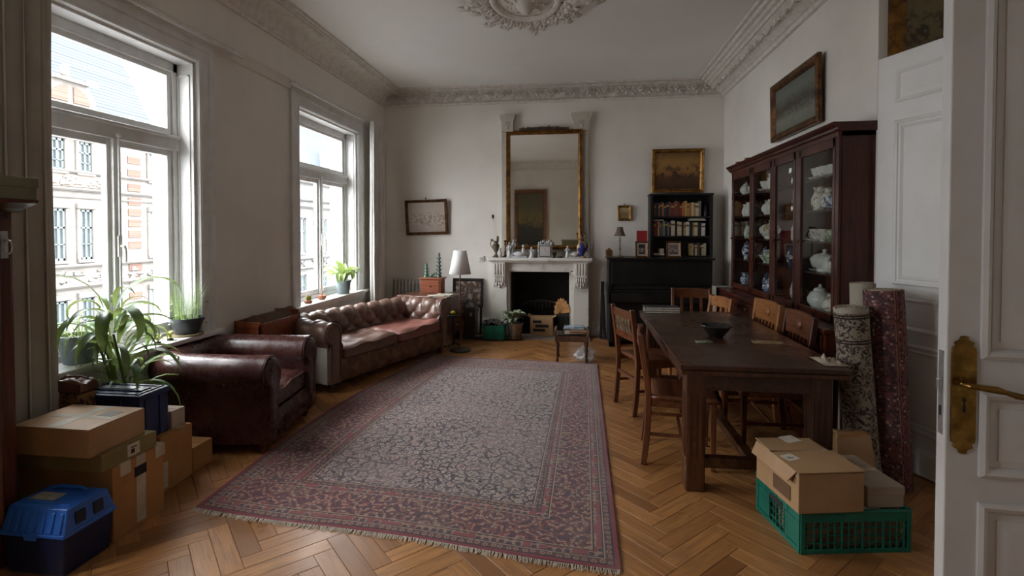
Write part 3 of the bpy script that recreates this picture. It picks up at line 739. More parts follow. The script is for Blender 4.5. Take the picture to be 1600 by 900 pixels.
# ---- chesterfield sofa: local x along its length, y from front to back
SL, SD = 1.95, .66
sofa = thing('chesterfield_sofa', 'worn brown leather button-tufted sofa with rolled arms under the far window', 'sofa', (-2.255, 4.36, 0), math.radians(70.5))
def roll_profile(t):
    """inner face up, over the roll, down outside; returns (out, z): out grows away from the seat"""
    # inner face from (0,.34) to (0.01,.50), roll centre (.10,.555) r .10, then down the outside
    if t < .42:
        k = t / .42; return (.012 * k, .34 + .19 * k), (-1, .05)
    if t < .85:
        a = PI - (t - .42) / .43 * (PI * 1.28); r = .105
        return (.118 + r * math.cos(a), .548 + r * math.sin(a)), (math.cos(a), math.sin(a))
    k = (t - .85) / .15
    a = PI - PI * 1.28; x0, z0 = .118 + .105 * math.cos(a), .548 + .105 * math.sin(a)
    return (x0 + (.155 - x0) * k, z0 - .06 * k), (1, 0)
def tuft_amt(t): return max(0.0, min(1.0, min((t - .02) / .08, (.80 - t) / .12)))
LEN_T = .62
def roll_surface(m, a, b, axis, base, sgn, n, p, q, puff=.044, y_off=0.0):
    def fn(u, v):
        s_ = a + (b - a) * u; (o, z), (no, nz) = roll_profile(v)
        am = tuft_amt(v); d = puff * (tuft(s_, v * LEN_T, p, q) - .45) * am
        l = math.hypot(no, nz); o += no / l * d; z += nz / l * d
        return (s_, base + sgn * o, z) if axis == 0 else (base + sgn * o, s_, z)
    m.grid(n, 44, fn)
BACKY = .54
m = M(); roll_surface(m, .10, SL - .10, 0, BACKY, 1, 120, .21, .21)
m.build('backrest', LEA_SOFA, sofa, angle=70)
ARMX = .185
m = M(); roll_surface(m, .02, BACKY + .17, 1, ARMX, -1, 50, .21, .21); m.build('arm', LEA_SOFA, sofa, angle=70)
m = M(); roll_surface(m, .02, BACKY + .17, 1, SL - ARMX, 1, 50, .21, .21); m.build('arm', LEA_SOFA, sofa, angle=70)
# outside panels, scroll fronts
for side in (0, 1):
    X = (lambda o: ARMX - o) if side == 0 else (lambda o: SL - ARMX + o)
    q = M().box(X(.145), .035, .09, X(.165), BACKY + .18, .51); q.build('side_panel', LEA_PALE if side == 0 else LEA_SOFA, sofa, smooth=False, bevel=.004)
    pr = [(X(.02), .09), (X(.02), .50)] + [(X(.118 + .112 * math.cos(a)), .548 + .112 * math.sin(a)) for a in [PI - PI * 1.25 * k / 14 for k in range(15)]] + [(X(.150), .47), (X(.150), .09)]
    q = M().prism(pr, 1, .0, .04); o = q.build('arm_front', LEA_SOFA, sofa, bevel=.008, angle=30)
    pts = [(X(.035), -.004, .12), (X(.032), -.004, .48)] + [(X(.118 + .09 * math.cos(a)), -.004, .548 + .09 * math.sin(a)) for a in [PI - PI * 1.2 * k / 12 for k in range(13)]] + [(X(.135), -.004, .46), (X(.135), -.004, .12)]
    M().tube(pts, .006, 6).build('piping', LEA_SEAT, o)
q = M().box(.12, BACKY + .16, .09, SL - .12, BACKY + .18, .50); q.build('back_panel', LEA_SOFA, sofa, smooth=False, bevel=.004)
# button studs at the tuft crossings
m = M()
for k in range(1, 18):
    for j in range(0, 4):
        s_ = .21 / 2 * k + .10; v = (j + (k % 2) * .5) * .105 * 2 / 2 / LEN_T * 1.0
        if not (.14 < s_ < SL - .14): continue
        # crossings lie where u/p+v/q and u/p-v/q are both whole
        uu = .105 * k; vv = .105 * (2 * j + (k % 2)); t = vv / LEN_T
        if not (.16 < uu < SL - .16 and .08 < t < .62): continue
        (o, z), (no, nz) = roll_profile(t); l = math.hypot(no, nz); m.ell((uu, BACKY + o - no / l * .012, z - nz / l * .012), (.011, .011, .011), 6, 4)
o = m.build('button_studs', LEA_SOFA, sofa); o['kind'] = 'stuff'
# front rail: slack, torn leather
def rail(u, v):
    x = .165 + (SL - .33) * u; z = .085 + .215 * v
    n = noise.noise((x * 5, z * 12, 3.1)) * .014 + noise.noise((x * 14, z * 30, 7)) * .006
    return (x, .03 - .025 * math.sin(PI * v) + n, z)
m = M().grid(90, 14, rail); m.build('front_rail', LEA_TORN, sofa, angle=80)
M().box(.15, .05, .10, SL - .15, BACKY + .1, .30).build('seat_frame', LEA_TORN, sofa, smooth=False)
def cushion(m, x0, x1, y0, y1, z0, z1, sag=.02, seed=0, nx=26, ny=20, e=.22):
    cx, cy_, cz = (x0 + x1) / 2, (y0 + y1) / 2, (z0 + z1) / 2; hx, hy, hz = (x1 - x0) / 2, (y1 - y0) / 2, (z1 - z0) / 2
    def half(top):
        def fn(u, v):
            a = 2 * u - 1; b = 2 * v - 1
            ex = (1 - abs(a) ** 6) ** .5; ey = (1 - abs(b) ** 6) ** .5; h = (ex * ey) ** .6
            z = cz + (1 if top else -1) * hz * (.72 + .28 * h)
            if max(abs(a), abs(b)) > .999: z = cz + (hz * .62 if top else -hz * .62)
            if top: z += noise.noise((a * 2.1 + seed, b * 2.3, seed * 1.7)) * sag - sag * .8 * max(0, 1 - a * a) * max(0, 1 - b * b)
            r = 1 - .025 * (abs(a) ** 8 * abs(b) ** 8) * 2
            return (cx + a * hx * r, cy_ + b * hy * r, z)
        return fn
    m.grid(nx, ny, half(True)); m.grid(nx, ny, half(False))
    rim = []
    for k in range(nx + 1): rim.append((k / nx, 0))
    for k in range(1, ny + 1): rim.append((1, k / ny))
    for k in range(1, nx + 1): rim.append((1 - k / nx, 1))
    for k in range(1, ny): rim.append((0, 1 - k / ny))
    T, B = half(True), half(False)
    m.loft([[T(u, v) for u, v in rim], [B(u, v) for u, v in rim]], True, False)
    return [T(u, v) for u, v in rim]
mid = SL / 2
for (a, b, mt, sd) in ((.185, mid + .0, LEA_SEAT, 1), (mid + .01, SL - .185, LEA_RED, 2)):
    m = M(); rim = cushion(m, a, b, -.02, BACKY + .04, .285, .425, .030, sd)
    o = m.build('seat_cushion', mt, sofa, angle=60)
    M().tube(rim + [rim[0]], .006, 5).build('piping', LEA_SEAT, o)
for (x, y) in ((.10, .07), (SL - .10, .07), (.12, BACKY + .1), (SL - .12, BACKY + .1)):
    M().lathe([(.018, 0), (.026, .012), (.034, .04), (.028, .07), (.022, .09)], 12, (x, y, 0)).build('foot', DARKW, sofa)

# ---- club armchair: local x across (0 = near arm), y from front to back
AW, AD = .90, .89
arm = thing('club_armchair', 'dark oxblood leather tub armchair with rolled arms beside the cardboard boxes', 'armchair', (-2.07, 3.10, 0), math.radians(98))
def upath(s):
    """centre line of arm-back-arm and its outward normal, s in 0..1"""
    r = .24; i = .115; st = AD - .10 - r; arc = PI / 2 * r; bk = AW - 2 * i - 2 * r; L = 2 * st + 2 * arc + bk; d = s * L
    if d < st: return (i, d), (-1, 0)
    d -= st
    if d < arc:
        a = d / r; return (i + r - r * math.cos(a), st + r * math.sin(a)), (-math.cos(a), math.sin(a))
    d -= arc
    if d < bk: return (i + r + d, st + r), (0, 1)
    d -= bk
    if d < arc:
        a = d / r; return (AW - i - r + r * math.sin(a), st + r * math.cos(a)), (math.sin(a), math.cos(a))
    d -= arc
    return (AW - i, st - d), (1, 0)
sec = [(-.06, .30), (-.065, .42), (-.095, .48)] + [(.0 + .118 * math.cos(a), .545 + .112 * math.sin(a)) for a in [PI * 1.12 - PI * 1.30 * k / 14 for k in range(15)]] + [(.080, .47), (.065, .40), (.06, .2), (.055, .07), (-.05, .07)]
rings = []
ns = 60
for k in range(ns + 1):
    (px, py), (nx_, ny_) = upath(k / ns); e = min(k, ns - k) / ns
    hgt = 1 + .03 * math.sin(PI * k / ns) ** 2
    ring = []
    for j, (o, z) in enumerate(sec):
        o += noise.noise((px * 6, py * 6, z * 6)) * .008; zz = z * (hgt if z > .3 else 1)
        ring.append((px + nx_ * o, py + ny_ * o, zz))
    rings.append(ring)
m = M().loft(rings, True, True); m.build('tub_body', LEA_ARM, arm, angle=50)
for s_ in (0, 1):
    (px, py), (nx_, _) = upath(0.0 if s_ == 0 else 1.0)
    pr = [(px + nx_ * o, z) for o, z in [(-.052, .07), (-.055, .30), (-.066, .50)] + [(.106 * math.cos(a), .545 + .101 * math.sin(a)) for a in [PI * 1.12 - PI * 1.30 * k / 12 for k in range(13)]] + [(.06, .48), (.05, .40), (.052, .07)]]
    cx_ = sum(p[0] for p in pr) / len(pr); q = M(); rr_ = []
    for y_, k_ in ((.01, 1.0), (-.016, 1.0), (-.03, .965), (-.04, .88), (-.046, .7), (-.049, .4)):
        rr_.append([(cx_ + (p[0] - cx_) * k_, y_, .40 + (p[1] - .40) * (k_ if p[1] > .2 else 1 - (1 - k_) * .5)) for p in pr])
    q.loft(rr_); q.build('arm_front', LEA_ARM, arm, angle=50)
    M().tube([(px + nx_ * .116 * math.cos(a), -.01, .545 + .110 * math.sin(a)) for a in [PI * 1.12 - PI * 1.30 * k / 12 for k in range(13)]], .006, 6).build('piping', LEA_ARM, arm)
for kk in (.36, .64):
    (px, py), (nx_, ny_) = upath(kk); hgt = 1 + .03 * math.sin(PI * kk) ** 2
    M().tube([(px + nx_ * (o * 1.03), py + ny_ * (o * 1.03), z * (hgt if z > .3 else 1) + .002) for o, z in sec[1:18]], .005, 5).build('seam', LEA_ARM, arm)
m = M(); rim = cushion(m, .165, AW - .165, -.01, AD - .20, .25, .415, .022, 5); o = m.build('seat_cushion', LEA_ARM, arm, angle=60); M().tube(rim + [rim[0]], .006, 5).build('piping', LEA_SEAT, o)
m = M().grid(30, 8, lambda u, v: (.15 + (AW - .30) * u, -.012 - .012 * math.sin(PI * v) + noise.noise((u * 6, v * 4, 1)) * .006, .07 + .19 * v)); m.build('front_rail', LEA_ARM, arm, angle=70)
M().box(.14, .02, .09, AW - .14, AD - .2, .25).build('seat_frame', LEA_ARM, arm, smooth=False)
for (x, y) in ((.10, .04), (AW - .10, .04), (.16, AD - .2), (AW - .16, AD - .2)): M().lathe([(.02, 0), (.03, .02), (.032, .05), (.026, .075)], 12, (x, y, 0)).build('foot', DARKW, arm)

# ---- long wooden box behind the armchair
bx = thing('wooden_trough', 'orange-brown wooden box holding a rolled brown cushion, against the wall behind the armchair', 'box', (-2.78, 3.98, 0), 0)
LB, WB, HB = .60, .24, .76
q = M().box(-WB / 2, 0, .0, -WB / 2 + .02, LB, HB - .02).box(WB / 2 - .02, 0, 0, WB / 2, LB, HB - .05).box(-WB / 2, 0, 0, WB / 2, .02, HB - .03).box(-WB / 2, LB - .02, 0, WB / 2, LB, HB).box(-WB / 2, 0, .0, WB / 2, LB, .02)
q.build('box_body', REDW, bx, smooth=False, bevel=.003)
m = M().tube([(0, .06 + .68 * k / 16, HB - .085 + .010 * math.sin(k * 1.9)) for k in range(17)], [.05] + [.085 + .008 * math.sin(k * 2.4) for k in range(1, 16)] + [.05], 14); m.build('rolled_cushion', mat('brown_cloth', srgb(92, 66, 46), .85, bump=.2, bscale=50), bx)

# ================================================================== boxes on the left
def carton(name, label, x0, y0, z0, x1, y1, z1, m_, tape='y', group=None, rz=0.0, flap=True, cat='box'):
    cx, cy_ = (x0 + x1) / 2, (y0 + y1) / 2; hx, hy, h = (x1 - x0) / 2, (y1 - y0) / 2, z1 - z0
    t = thing(name, label, cat, (cx, cy_, z0), rz, group)
    q = M().box(-hx, -hy, 0, hx, hy, h - .004); q.build('box_body', m_, t, smooth=False, bevel=.003)
    if flap:
        if tape == 'y':
            for s_ in (-1, 1): M().box(s_ * .0015, -hy + .001, h - .004, s_ * (hx - .001), hy - .001, h).build('flap', m_, t, smooth=False, bevel=.0015)
        else:
            for s_ in (-1, 1): M().box(-hx + .001, s_ * .0015, h - .004, hx - .001, s_ * (hy - .001), h).build('flap', m_, t, smooth=False, bevel=.0015)
    return t, hx, hy, h
t, hx, hy, h = carton('cardboard_box', 'tall cardboard box with white tape strips, at the bottom beside the blue bin', -2.74, 2.165, 0, -2.222, 2.47, .357, CARDB, 'x', 'stacked boxes by the cabinet')
q = M().box(hx - .002, -.02, .02, hx + .0015, .035, h + .002).box(hx - .12, -.02, h, hx + .0015, .035, h + .002); q.build('tape_strip', TAPE, t, smooth=False)
for y in (-.11, .10): M().box(hx - .06, y, h - .001, hx + .0015, y + .06, h + .0018).box(hx, y, h - .06, hx + .0015, y + .06, h).build('tape_strip', TAPE, t, smooth=False)
M().box(hx + .0012, -.03, h - .10, hx + .003, .04, h - .05).build('hand_hole', BLACKI, t, smooth=False)
t, hx, hy, h = carton('flat_box', 'flat olive cardboard box with a paper label, under the top carton', -2.74, 2.125, .357, -2.235, 2.44, .437, CARDG, 'x', 'stacked boxes by the cabinet')
q = M().box(hx - .001, -.02, .012, hx + .0015, .05, h - .008); o = q.build('paper_label', PAPER, t, smooth=False)
M().box(hx + .001, .0, .022, hx + .0022, .02, .045).box(hx + .001, .0, .05, hx + .0022, .035, .056).build('label_print', BLACKI, o, smooth=False)
t, hx, hy, h = carton('cardboard_box', 'wide flat cardboard box with crossed tape, topmost of the stack by the cabinet', -2.69, 2.09, .437, -2.265, 2.40, .572, CARD, 'y', 'stacked boxes by the cabinet')
q = M().box(-.03, -hy * .95, h - .0005, .03, hy * .95, h + .0012).box(-hx * .7, -.02, h - .0005, hx * .9, .02, h + .0009); q.build('tape_strip', TAPE, t, smooth=False)
M().box(hx * .35, hy * .1, h + .0002, hx * .75, hy * .55, h + .0016).build('paper_label', mat('grey_label', srgb(120, 110, 98), .6), t, smooth=False)
t, hx, hy, h = carton('cardboard_box', 'cardboard box under the navy case with a torn tape corner', -2.80, 2.60, 0, -2.362, 2.845, .322, CARDB, 'x', 'stacked boxes by the cabinet')
M().box(hx - .0005, -hy, .02, hx + .0015, -hy + .055, .17).build('tape_strip', TAPE, t, smooth=False); M().box(hx - .1, .02, h - .001, hx + .0015, .07, h + .0015).build('tape_strip', TAPE, t, smooth=False)
t, hx, hy, h = carton('small_box', 'small pale carton wedged behind the navy case', -2.60, 2.735, .322, -2.405, 2.84, .425, mat('pale_card', srgb(186, 168, 150), .8), 'x', 'stacked boxes by the cabinet')
t, hx, hy, h = carton('low_box', 'low cardboard box on the floor beside the armchair', -2.64, 2.86, 0, -2.372, 3.03, .155, CARDB, 'x', 'stacked boxes by the cabinet')
# navy tool case
nc = thing('tool_case', 'navy blue plastic tool case with ribbed sides on top of the boxes', 'tool case', (-2.615, 2.615, .322))
q = M().box(-.21, -.10, 0, .21, .10, .245); q.build('case_body', NAVYP, nc, smooth=False, bevel=.008)
q = M().box(-.218, -.108, .235, .218, .108, .268); o = q.build('case_lid', NAVYP, nc, smooth=False, bevel=.006)
M().box(-.16, -.035, .266, .16, .035, .276).box(-.19, -.09, .266, -.17, .09, .273).box(.17, -.09, .266, .19, .09, .273).box(-.17, .07, .266, .17, .085, .273).box(-.17, -.085, .266, .17, -.07, .273).build('lid_rim', NAVYP, o, smooth=False, bevel=.003)
M().box(-.12, -.022, .275, .10, .022, .281).build('lid_label', mat('pale_plastic', srgb(150, 160, 176), .4), o, smooth=False, bevel=.002)
for x in (-.15, -.03, .08, .17): M().box(x, -.108, .01, x + .02, -.099, .235).build('rib', NAVYP, nc, smooth=False, bevel=.003)
for y in (-.07, .03): M().box(.209, y, .01, .218, y + .03, .235).build('rib', NAVYP, nc, smooth=False, bevel=.003)
# blue bin in front
bb = thing('storage_bin', 'bright blue plastic storage bin with ribbed clip lid, in the front left corner', 'storage bin', (-2.347, 2.022, 0), 0)
hx, hy = .160, .124
def taper(m, x, y, z0, x2, y2, z1):
    m.loft([[(-x, -y, z0), (x, -y, z0), (x, y, z0), (-x, y, z0)], [(-x2, -y2, z1), (x2, -y2, z1), (x2, y2, z1), (-x2, y2, z1)]])
m = M(); taper(m, hx - .018, hy - .015, 0, hx - .004, hy - .004, .185); m.build('bin_body', mat('bin_navy', srgb(18, 30, 66), .4), bb, smooth=False, bevel=.01)
m = M(); taper(m, hx + .006, hy + .006, .176, hx + .004, hy + .004, .195); taper(m, hx, hy, .19, hx - .012, hy - .03, .292); o = m.build('lid', BLUEP, bb, smooth=False, bevel=.006)
m = M()
for k in range(7):
    x = -.142 + k * .043
    m.loft([[(x, -hy - .006, .196), (x + .026, -hy - .006, .196), (x + .026, -hy + .02, .196), (x, -hy + .02, .196)], [(x + .004, -hy + .020, .276), (x + .022, -hy + .020, .276), (x + .022, -hy + .04, .276), (x + .004, -hy + .04, .276)]])
m.build('lid_rib', BLUEP, o, smooth=False, bevel=.003)
for y in (-.07, .015): M().box(hx - .01, y, .21, hx + .0015, y + .048, .265).build('clip_recess', mat('clip_dark', srgb(14, 26, 52), .5), o, smooth=False, bevel=.004)
M().box(-hx + .03, -.07, .288, hx - .03, .07, .2965).build('lid_top', BLUEP, o, smooth=False, bevel=.004)
M().box(-.105, -.045, .296, .02, .015, .299).build('lid_label', mat('bin_label', srgb(190, 184, 160), .6, col2=srgb(150, 150, 140), scale=40), o, smooth=False)
M().tube([(-.09, .05, .298), (-.06, .05, .312), (.06, .05, .312), (.09, .05, .298)], .008, 8).build('carry_handle', BLUEP, o)
M().box(-.03, -hy - .01, .165, .03, -hy - .002, .198).build('latch', BLUEP, bb, smooth=False, bevel=.003)
# ottoman and leather bag
ot = thing('patterned_hassock', 'patterned tan fabric hassock under the leather bag by the curtain', 'hassock', (-2.765, 2.462, .46))
FPAT = mat('patterned_cloth', srgb(134, 98, 58), .85, col2=srgb(60, 36, 26), scale=30, lo=.47, hi=.55, bump=.1)
m = M(); 
M().box(-.10, -.05, 0, .10, .05, .16).build('cloth_cover', FPAT, ot, smooth=False, bevel=.015)
bs = thing('plank_crate', 'dark crate under the patterned hassock behind the cartons', 'crate', (-2.79, 2.60, 0)); M().box(-.13, -.13, 0, .12, .13, .36).build('crate_body', DARKW, bs, smooth=False, bevel=.004)
bag = thing('leather_bag', 'slumped brown leather bag on the patterned hassock by the curtain', 'bag', (-2.755, 2.465, .62))
m = M(); cushion(m, -.11, .10, -.055, .05, 0, .07, .02, 8, 14, 14); m.build('bag_body', LEA_BAG, bag)
M().tube([(-.07, -.03, .06), (-.03, -.015, .082), (.04, .0, .084), (.07, .02, .065)], .006, 6).build('strap', LEA_BAG, bag)
# dark cabinet at the left edge
cab = thing('dark_cabinet', 'tall narrow reddish dark wooden cabinet with keys in its door, at the left edge', 'cabinet', (-2.735, 1.81, 0))
M().box(-.19, -.19, 0, .195, .19, 1.60).build('cabinet_body', DARKW, cab, smooth=False, bevel=.004)
M().prism([(.195, 1.585), (.215, 1.60), (.24, 1.607), (.29, 1.625), (.30, 1.64), (-.19, 1.64), (-.19, 1.585)], 1, -.22, .22).build('cornice', DARKW, cab, angle=25)
a, b = -.17, .17
dr = M().box(.195, a, .08, .212, b, 1.56).build('door', DARKW, cab, smooth=False, bevel=.004)
q = M(); q.T = Matrix.Translation((.212, (a + b) / 2, .82)) @ Matrix.Rotation(PI / 2, 4, 'Z'); q.frame(b - a - .10, 1.3, ((0, 0), (0, .004), (.012, .012), (.03, .002), (.03, 0))); q.build('door_moulding', DARKW, dr, angle=25)
M().box(.212, b - .045, 1.38, .216, b - .015, 1.50).build('escutcheon', STEEL, dr, smooth=False)
M().tube([(.216, b - .03, 1.46), (.236, b - .03, 1.46)], .006, 6).tube([(.236, b - .03 + .014 * math.cos(w_), 1.43 + .03 * math.sin(w_)) for w_ in [2 * PI * k / 12 for k in range(13)]], .004, 5).build('key', STEEL, dr)
gb = thing('green_box', 'pale green lidded box lying on top of the dark cabinet', 'box', (-2.575, 1.87, 1.64)); M().box(-.16, -.19, 0, .13, .16, .085).build('box_body', GREENB, gb, smooth=False, bevel=.003); M().box(-.165, -.195, .055, .135, .165, .10).build('lid', GREENB, gb, smooth=False, bevel=.003)

# ================================================================== curtains
def curtain(name, label, x, y0, y1, z0, z1, folds, amp, seed, cm):
    t = thing(name, label, 'curtain', (x, (y0 + y1) / 2, 0), 0, None)
    def fn(u, v):
        y = (y0 - y1) / 2 + (y1 - y0) * u
        ph = folds * 2 * PI * u; a = amp * (.75 + .35 * noise.noise((u * 5, v * 1.2, seed)))
        return (a * math.sin(ph + .5 * noise.noise((u * 3, v * 2, seed + 4))), y * (1 - .06 * math.sin(PI * v)) + .012 * math.sin(ph * 2), z0 + (z1 - z0) * v)
    m = M().grid(folds * 14, 24, fn); o = m.build('curtain_cloth', cm, t, angle=80)
    so = o.modifiers.new('thick', 'SOLIDIFY'); so.thickness = .004
    return t
curtain('curtain', 'heavy grey curtain hanging beside the dark cabinet at the left edge', -2.80, 2.03, 2.42, .06, 2.93, 4, .045, 1, CURTAIN2)
curtain('curtain', 'light grey curtain hanging right of the far window', -2.77, 6.56, 6.98, .30, 2.97, 5, .055, 2, CURTAIN)
for (nm, lab, y0, y1) in (('curtain_rail', 'thin curtain rail over the large left window', 2.0, 4.08), ('curtain_rail', 'thin curtain rail over the far window', 4.80, 7.05)):
    t = thing(nm, lab, 'curtain rail', (-2.86, (y0 + y1) / 2, 2.985)); h = (y1 - y0) / 2
    M().box(-.012, -h, -.012, .012, h, .012).build('rail', WINPAINT, t, smooth=False, bevel=.003)
    for k in range(3):
        y = -h * .9 + k * h * .9; M().box(-.05, y - .012, -.006, .0, y + .012, .03).build('bracket', WINPAINT, t, smooth=False)

# ================================================================== plants
def blade(L, w, droop, lean, seed, nseg=9, fold=.25):
    """arching leaf starting at the origin towards +x"""
    m = M(); pts = []; x = z = 0.0; a = lean
    for k in range(nseg + 1):
        pts.append((x, z, a)); x += L / nseg * math.cos(a); z += L / nseg * math.sin(a); a -= droop / nseg * (1 + k / nseg)
    def fn(u, v):
        i = v * nseg; k = min(int(i), nseg - 1); f = i - k
        px = pts[k][0] * (1 - f) + pts[k + 1][0] * f; pz = pts[k][1] * (1 - f) + pts[k + 1][1] * f; an = pts[k][2]
        ww = w * (math.sin(PI * min(1, v * .88 + .10)) ** .8) * (1 - v ** 6); s_ = (u - .5) * 2
        lift = abs(s_) * ww * fold
        return (px - math.sin(an) * lift, s_ * ww * .5, pz + math.cos(an) * lift)
    m.grid(2, nseg, fn); return m
def pot(t, r, h, m_, rim=.008, seg=24, soil=True, r0=.72):
    M().lathe([(.001, 0), (r * r0, 0), (r * r0 + .002, .004), (r * .96, h * .84), (r + rim, h * .85), (r + rim, h), (r - .004, h), (r * .94, h * .86)], seg).build('pot', m_, t, angle=30)
    if soil: M().lathe([(.001, h * .86), (r * .5, h * .88), (r * .95, h * .86)], 16).build('soil', SOIL, t)
# large plant: tall leafy corn plant in front of the sill, with a pot on the sill behind
big = thing('corn_plant', 'large arching green plant standing in front of the sill of the left window', 'plant', (-2.755, 2.815, 0))
M().lathe([(.001, 0), (.06, 0), (.065, .01), (.078, .30), (.082, .30), (.082, .33), (.072, .33), (.07, .29), (.001, .29)], 24).build('pot', POTD, big, angle=30)
rr = random.Random(11)
for k in range(5):
    a = rr.random() * 6.28; M().tube([(.03 * math.cos(a), .03 * math.sin(a), .27), (.05 * math.cos(a), .05 * math.sin(a) - .05, .55), (.06 * math.cos(a), .07 * math.sin(a) - .13, .80 + .05 * k)], [.013, .010, .006], 7).build('cane', mat('cane_green', srgb(104, 118, 62), .6), big)
LV = [blade(.52, .055, 1.9, 1.15, 1), blade(.46, .060, 2.3, .9, 2), blade(.38, .05, 1.5, 1.3, 3), blade(.34, .045, 1.2, .5, 4), blade(.60, .03, 2.6, 1.25, 5), blade(.30, .04, 2.0, -.1, 6), blade(.50, .070, 2.75, .8, 7)]
prot = [l.build('leaf', LEAF if i not in (5,) else LEAFD, big, angle=80) for i, l in enumerate(LV)]
for i, p in enumerate(prot):
    a = i * 2.4; p.location = (.04 * math.cos(a), .04 * math.sin(a) - .08, .62 + .04 * i); p.rotation_euler = (0, 0, a)
for k in range(62):
    o = prot[rr.randrange(len(prot))].copy(); COL.objects.link(o)
    a = k * 2.399 + rr.random() * .4; z = .42 + .66 * (k / 62)
    o.location = (.05 * math.cos(a), .05 * math.sin(a) - .02 - .11 * (k / 62), z); o.rotation_euler = (rr.uniform(-.2, .2), rr.uniform(-.25, .2), a); s_ = rr.uniform(.58, .98); 
    if math.cos(a) < -.2: s_ *= .62
    o.scale = (s_, s_ * rr.uniform(.7, 1.1), s_)
# a broad dark-green leaf pair that faces the room, one long arching wisp
for (a, z, i, s_) in ((-.9, .93, 6, 1.0), (-.25, .95, 6, .95), (-1.6, .90, 1, 1.0), (.35, .88, 6, .8), (1.2, 1.0, 0, 1.1), (-2.2, 1.02, 4, 1.25), (-2.4, .8, 0, .9), (1.5, .86, 0, .95)):
    o = prot[i].copy(); COL.objects.link(o); o.location = (.03 * math.cos(a), .03 * math.sin(a) - .13, z + .03); o.rotation_euler = (0, 0, a); o.scale = (s_ * .92, s_, s_ * .92)
fp = thing('fern_pot', 'blue-grey pot of fine-leaved greenery on the sill behind the large plant', 'plant', (-2.98, 2.70, WZ0 + .012))
pot(fp, .105, .17, POTG)
fpr = [blade(.24, .012, 1.6, .9, 9, 6).build('leaf', LEAF, fp), blade(.30, .010, 2.2, 1.0, 9, 6).build('leaf', LEAFL, fp)]
for k in range(34):
    o = fpr[k] if k < 2 else fpr[k % 2].copy()
    if k >= 2: COL.objects.link(o)
    a = k * 2.4; o.location = (.05 * math.cos(a), .05 * math.sin(a), .15); o.rotation_euler = (0, rr.uniform(-.3, .4), a); s_ = rr.uniform(.5, 1); o.scale = (s_, s_, s_)
# grass pot
gp = thing('grass_pot', 'charcoal bowl of tall thin grass at the right end of the left sill', 'plant', (-2.955, 3.52, WZ0 + .012))
M().lathe([(.001, 0), (.11, 0), (.115, .012), (.001, .012)], 24, (0, 0, 0)).build('saucer', mat('wood_saucer', srgb(150, 130, 100), .7), gp)
M().lathe([(.001, .012), (.075, .012), (.112, .11), (.118, .11), (.118, .135), (.108, .135), (.104, .115), (.001, .115)], 24).build('pot', POTD, gp, angle=30)
m = M()
for k in range(64):
    a = rr.random() * 6.28; r0 = .08 * rr.random() ** .5; h = rr.uniform(.14, .34); ln = rr.uniform(0, .10); b_ = a + rr.uniform(-.6, .6)
    p = [(r0 * math.cos(a) + ln * (j / 4) ** 2 * math.cos(b_), r0 * math.sin(a) + ln * (j / 4) ** 2 * math.sin(b_), .11 + h * j / 4) for j in range(5)]
    m.tube(p, [.0018, .0016, .0014, .0011, .0006], 3, False)
o = m.build('grass_blades', LEAFL, gp); o['kind'] = 'stuff'
ll = M().grid(2, 3, lambda u, v: ((u - .5) * .018 * math.sin(PI * (v * .9 + .05)), v * .026, .004 * math.sin(PI * v))).build('leaf', LEAFL, gp)
ll.location = (.1, 0, .12)
for k in range(56):
    o = ll.copy(); COL.objects.link(o); a = rr.random() * 6.28; r_ = rr.uniform(.06, .17); o.location = (r_ * math.cos(a) * .8, r_ * math.sin(a), .12 + rr.uniform(-.05, .12)); o.rotation_euler = (rr.uniform(-.6, .6), rr.uniform(-.6, .6), a)
# small sprigs between the pots
for (y, lab) in ((3.22, 'small yellow-green sprig on the left sill, nearer the large plant'), (3.33, 'small yellow-green sprig on the left sill, beside the grass bowl')):
    t = thing('small_sprig', lab, 'plant', (-2.93, y, WZ0 + .012)); lf = None
    M().lathe([(.001, 0), (.02, 0), (.022, .012), (.001, .014)], 10).build('root_ball', SOIL, t)
    for k in range(12):
        if lf is None: lf = o = M().grid(2, 3, lambda u, v: ((u - .5) * .03 * math.sin(PI * (v * .9 + .05)), v * .045, .01 * math.sin(PI * v))).build('leaf', LEAFY, t)
        else: o = lf.copy(); COL.objects.link(o)
        o.location = (0, 0, .01 + .003 * k); o.rotation_euler = (rr.uniform(.1, .9), 0, k * 2.4)
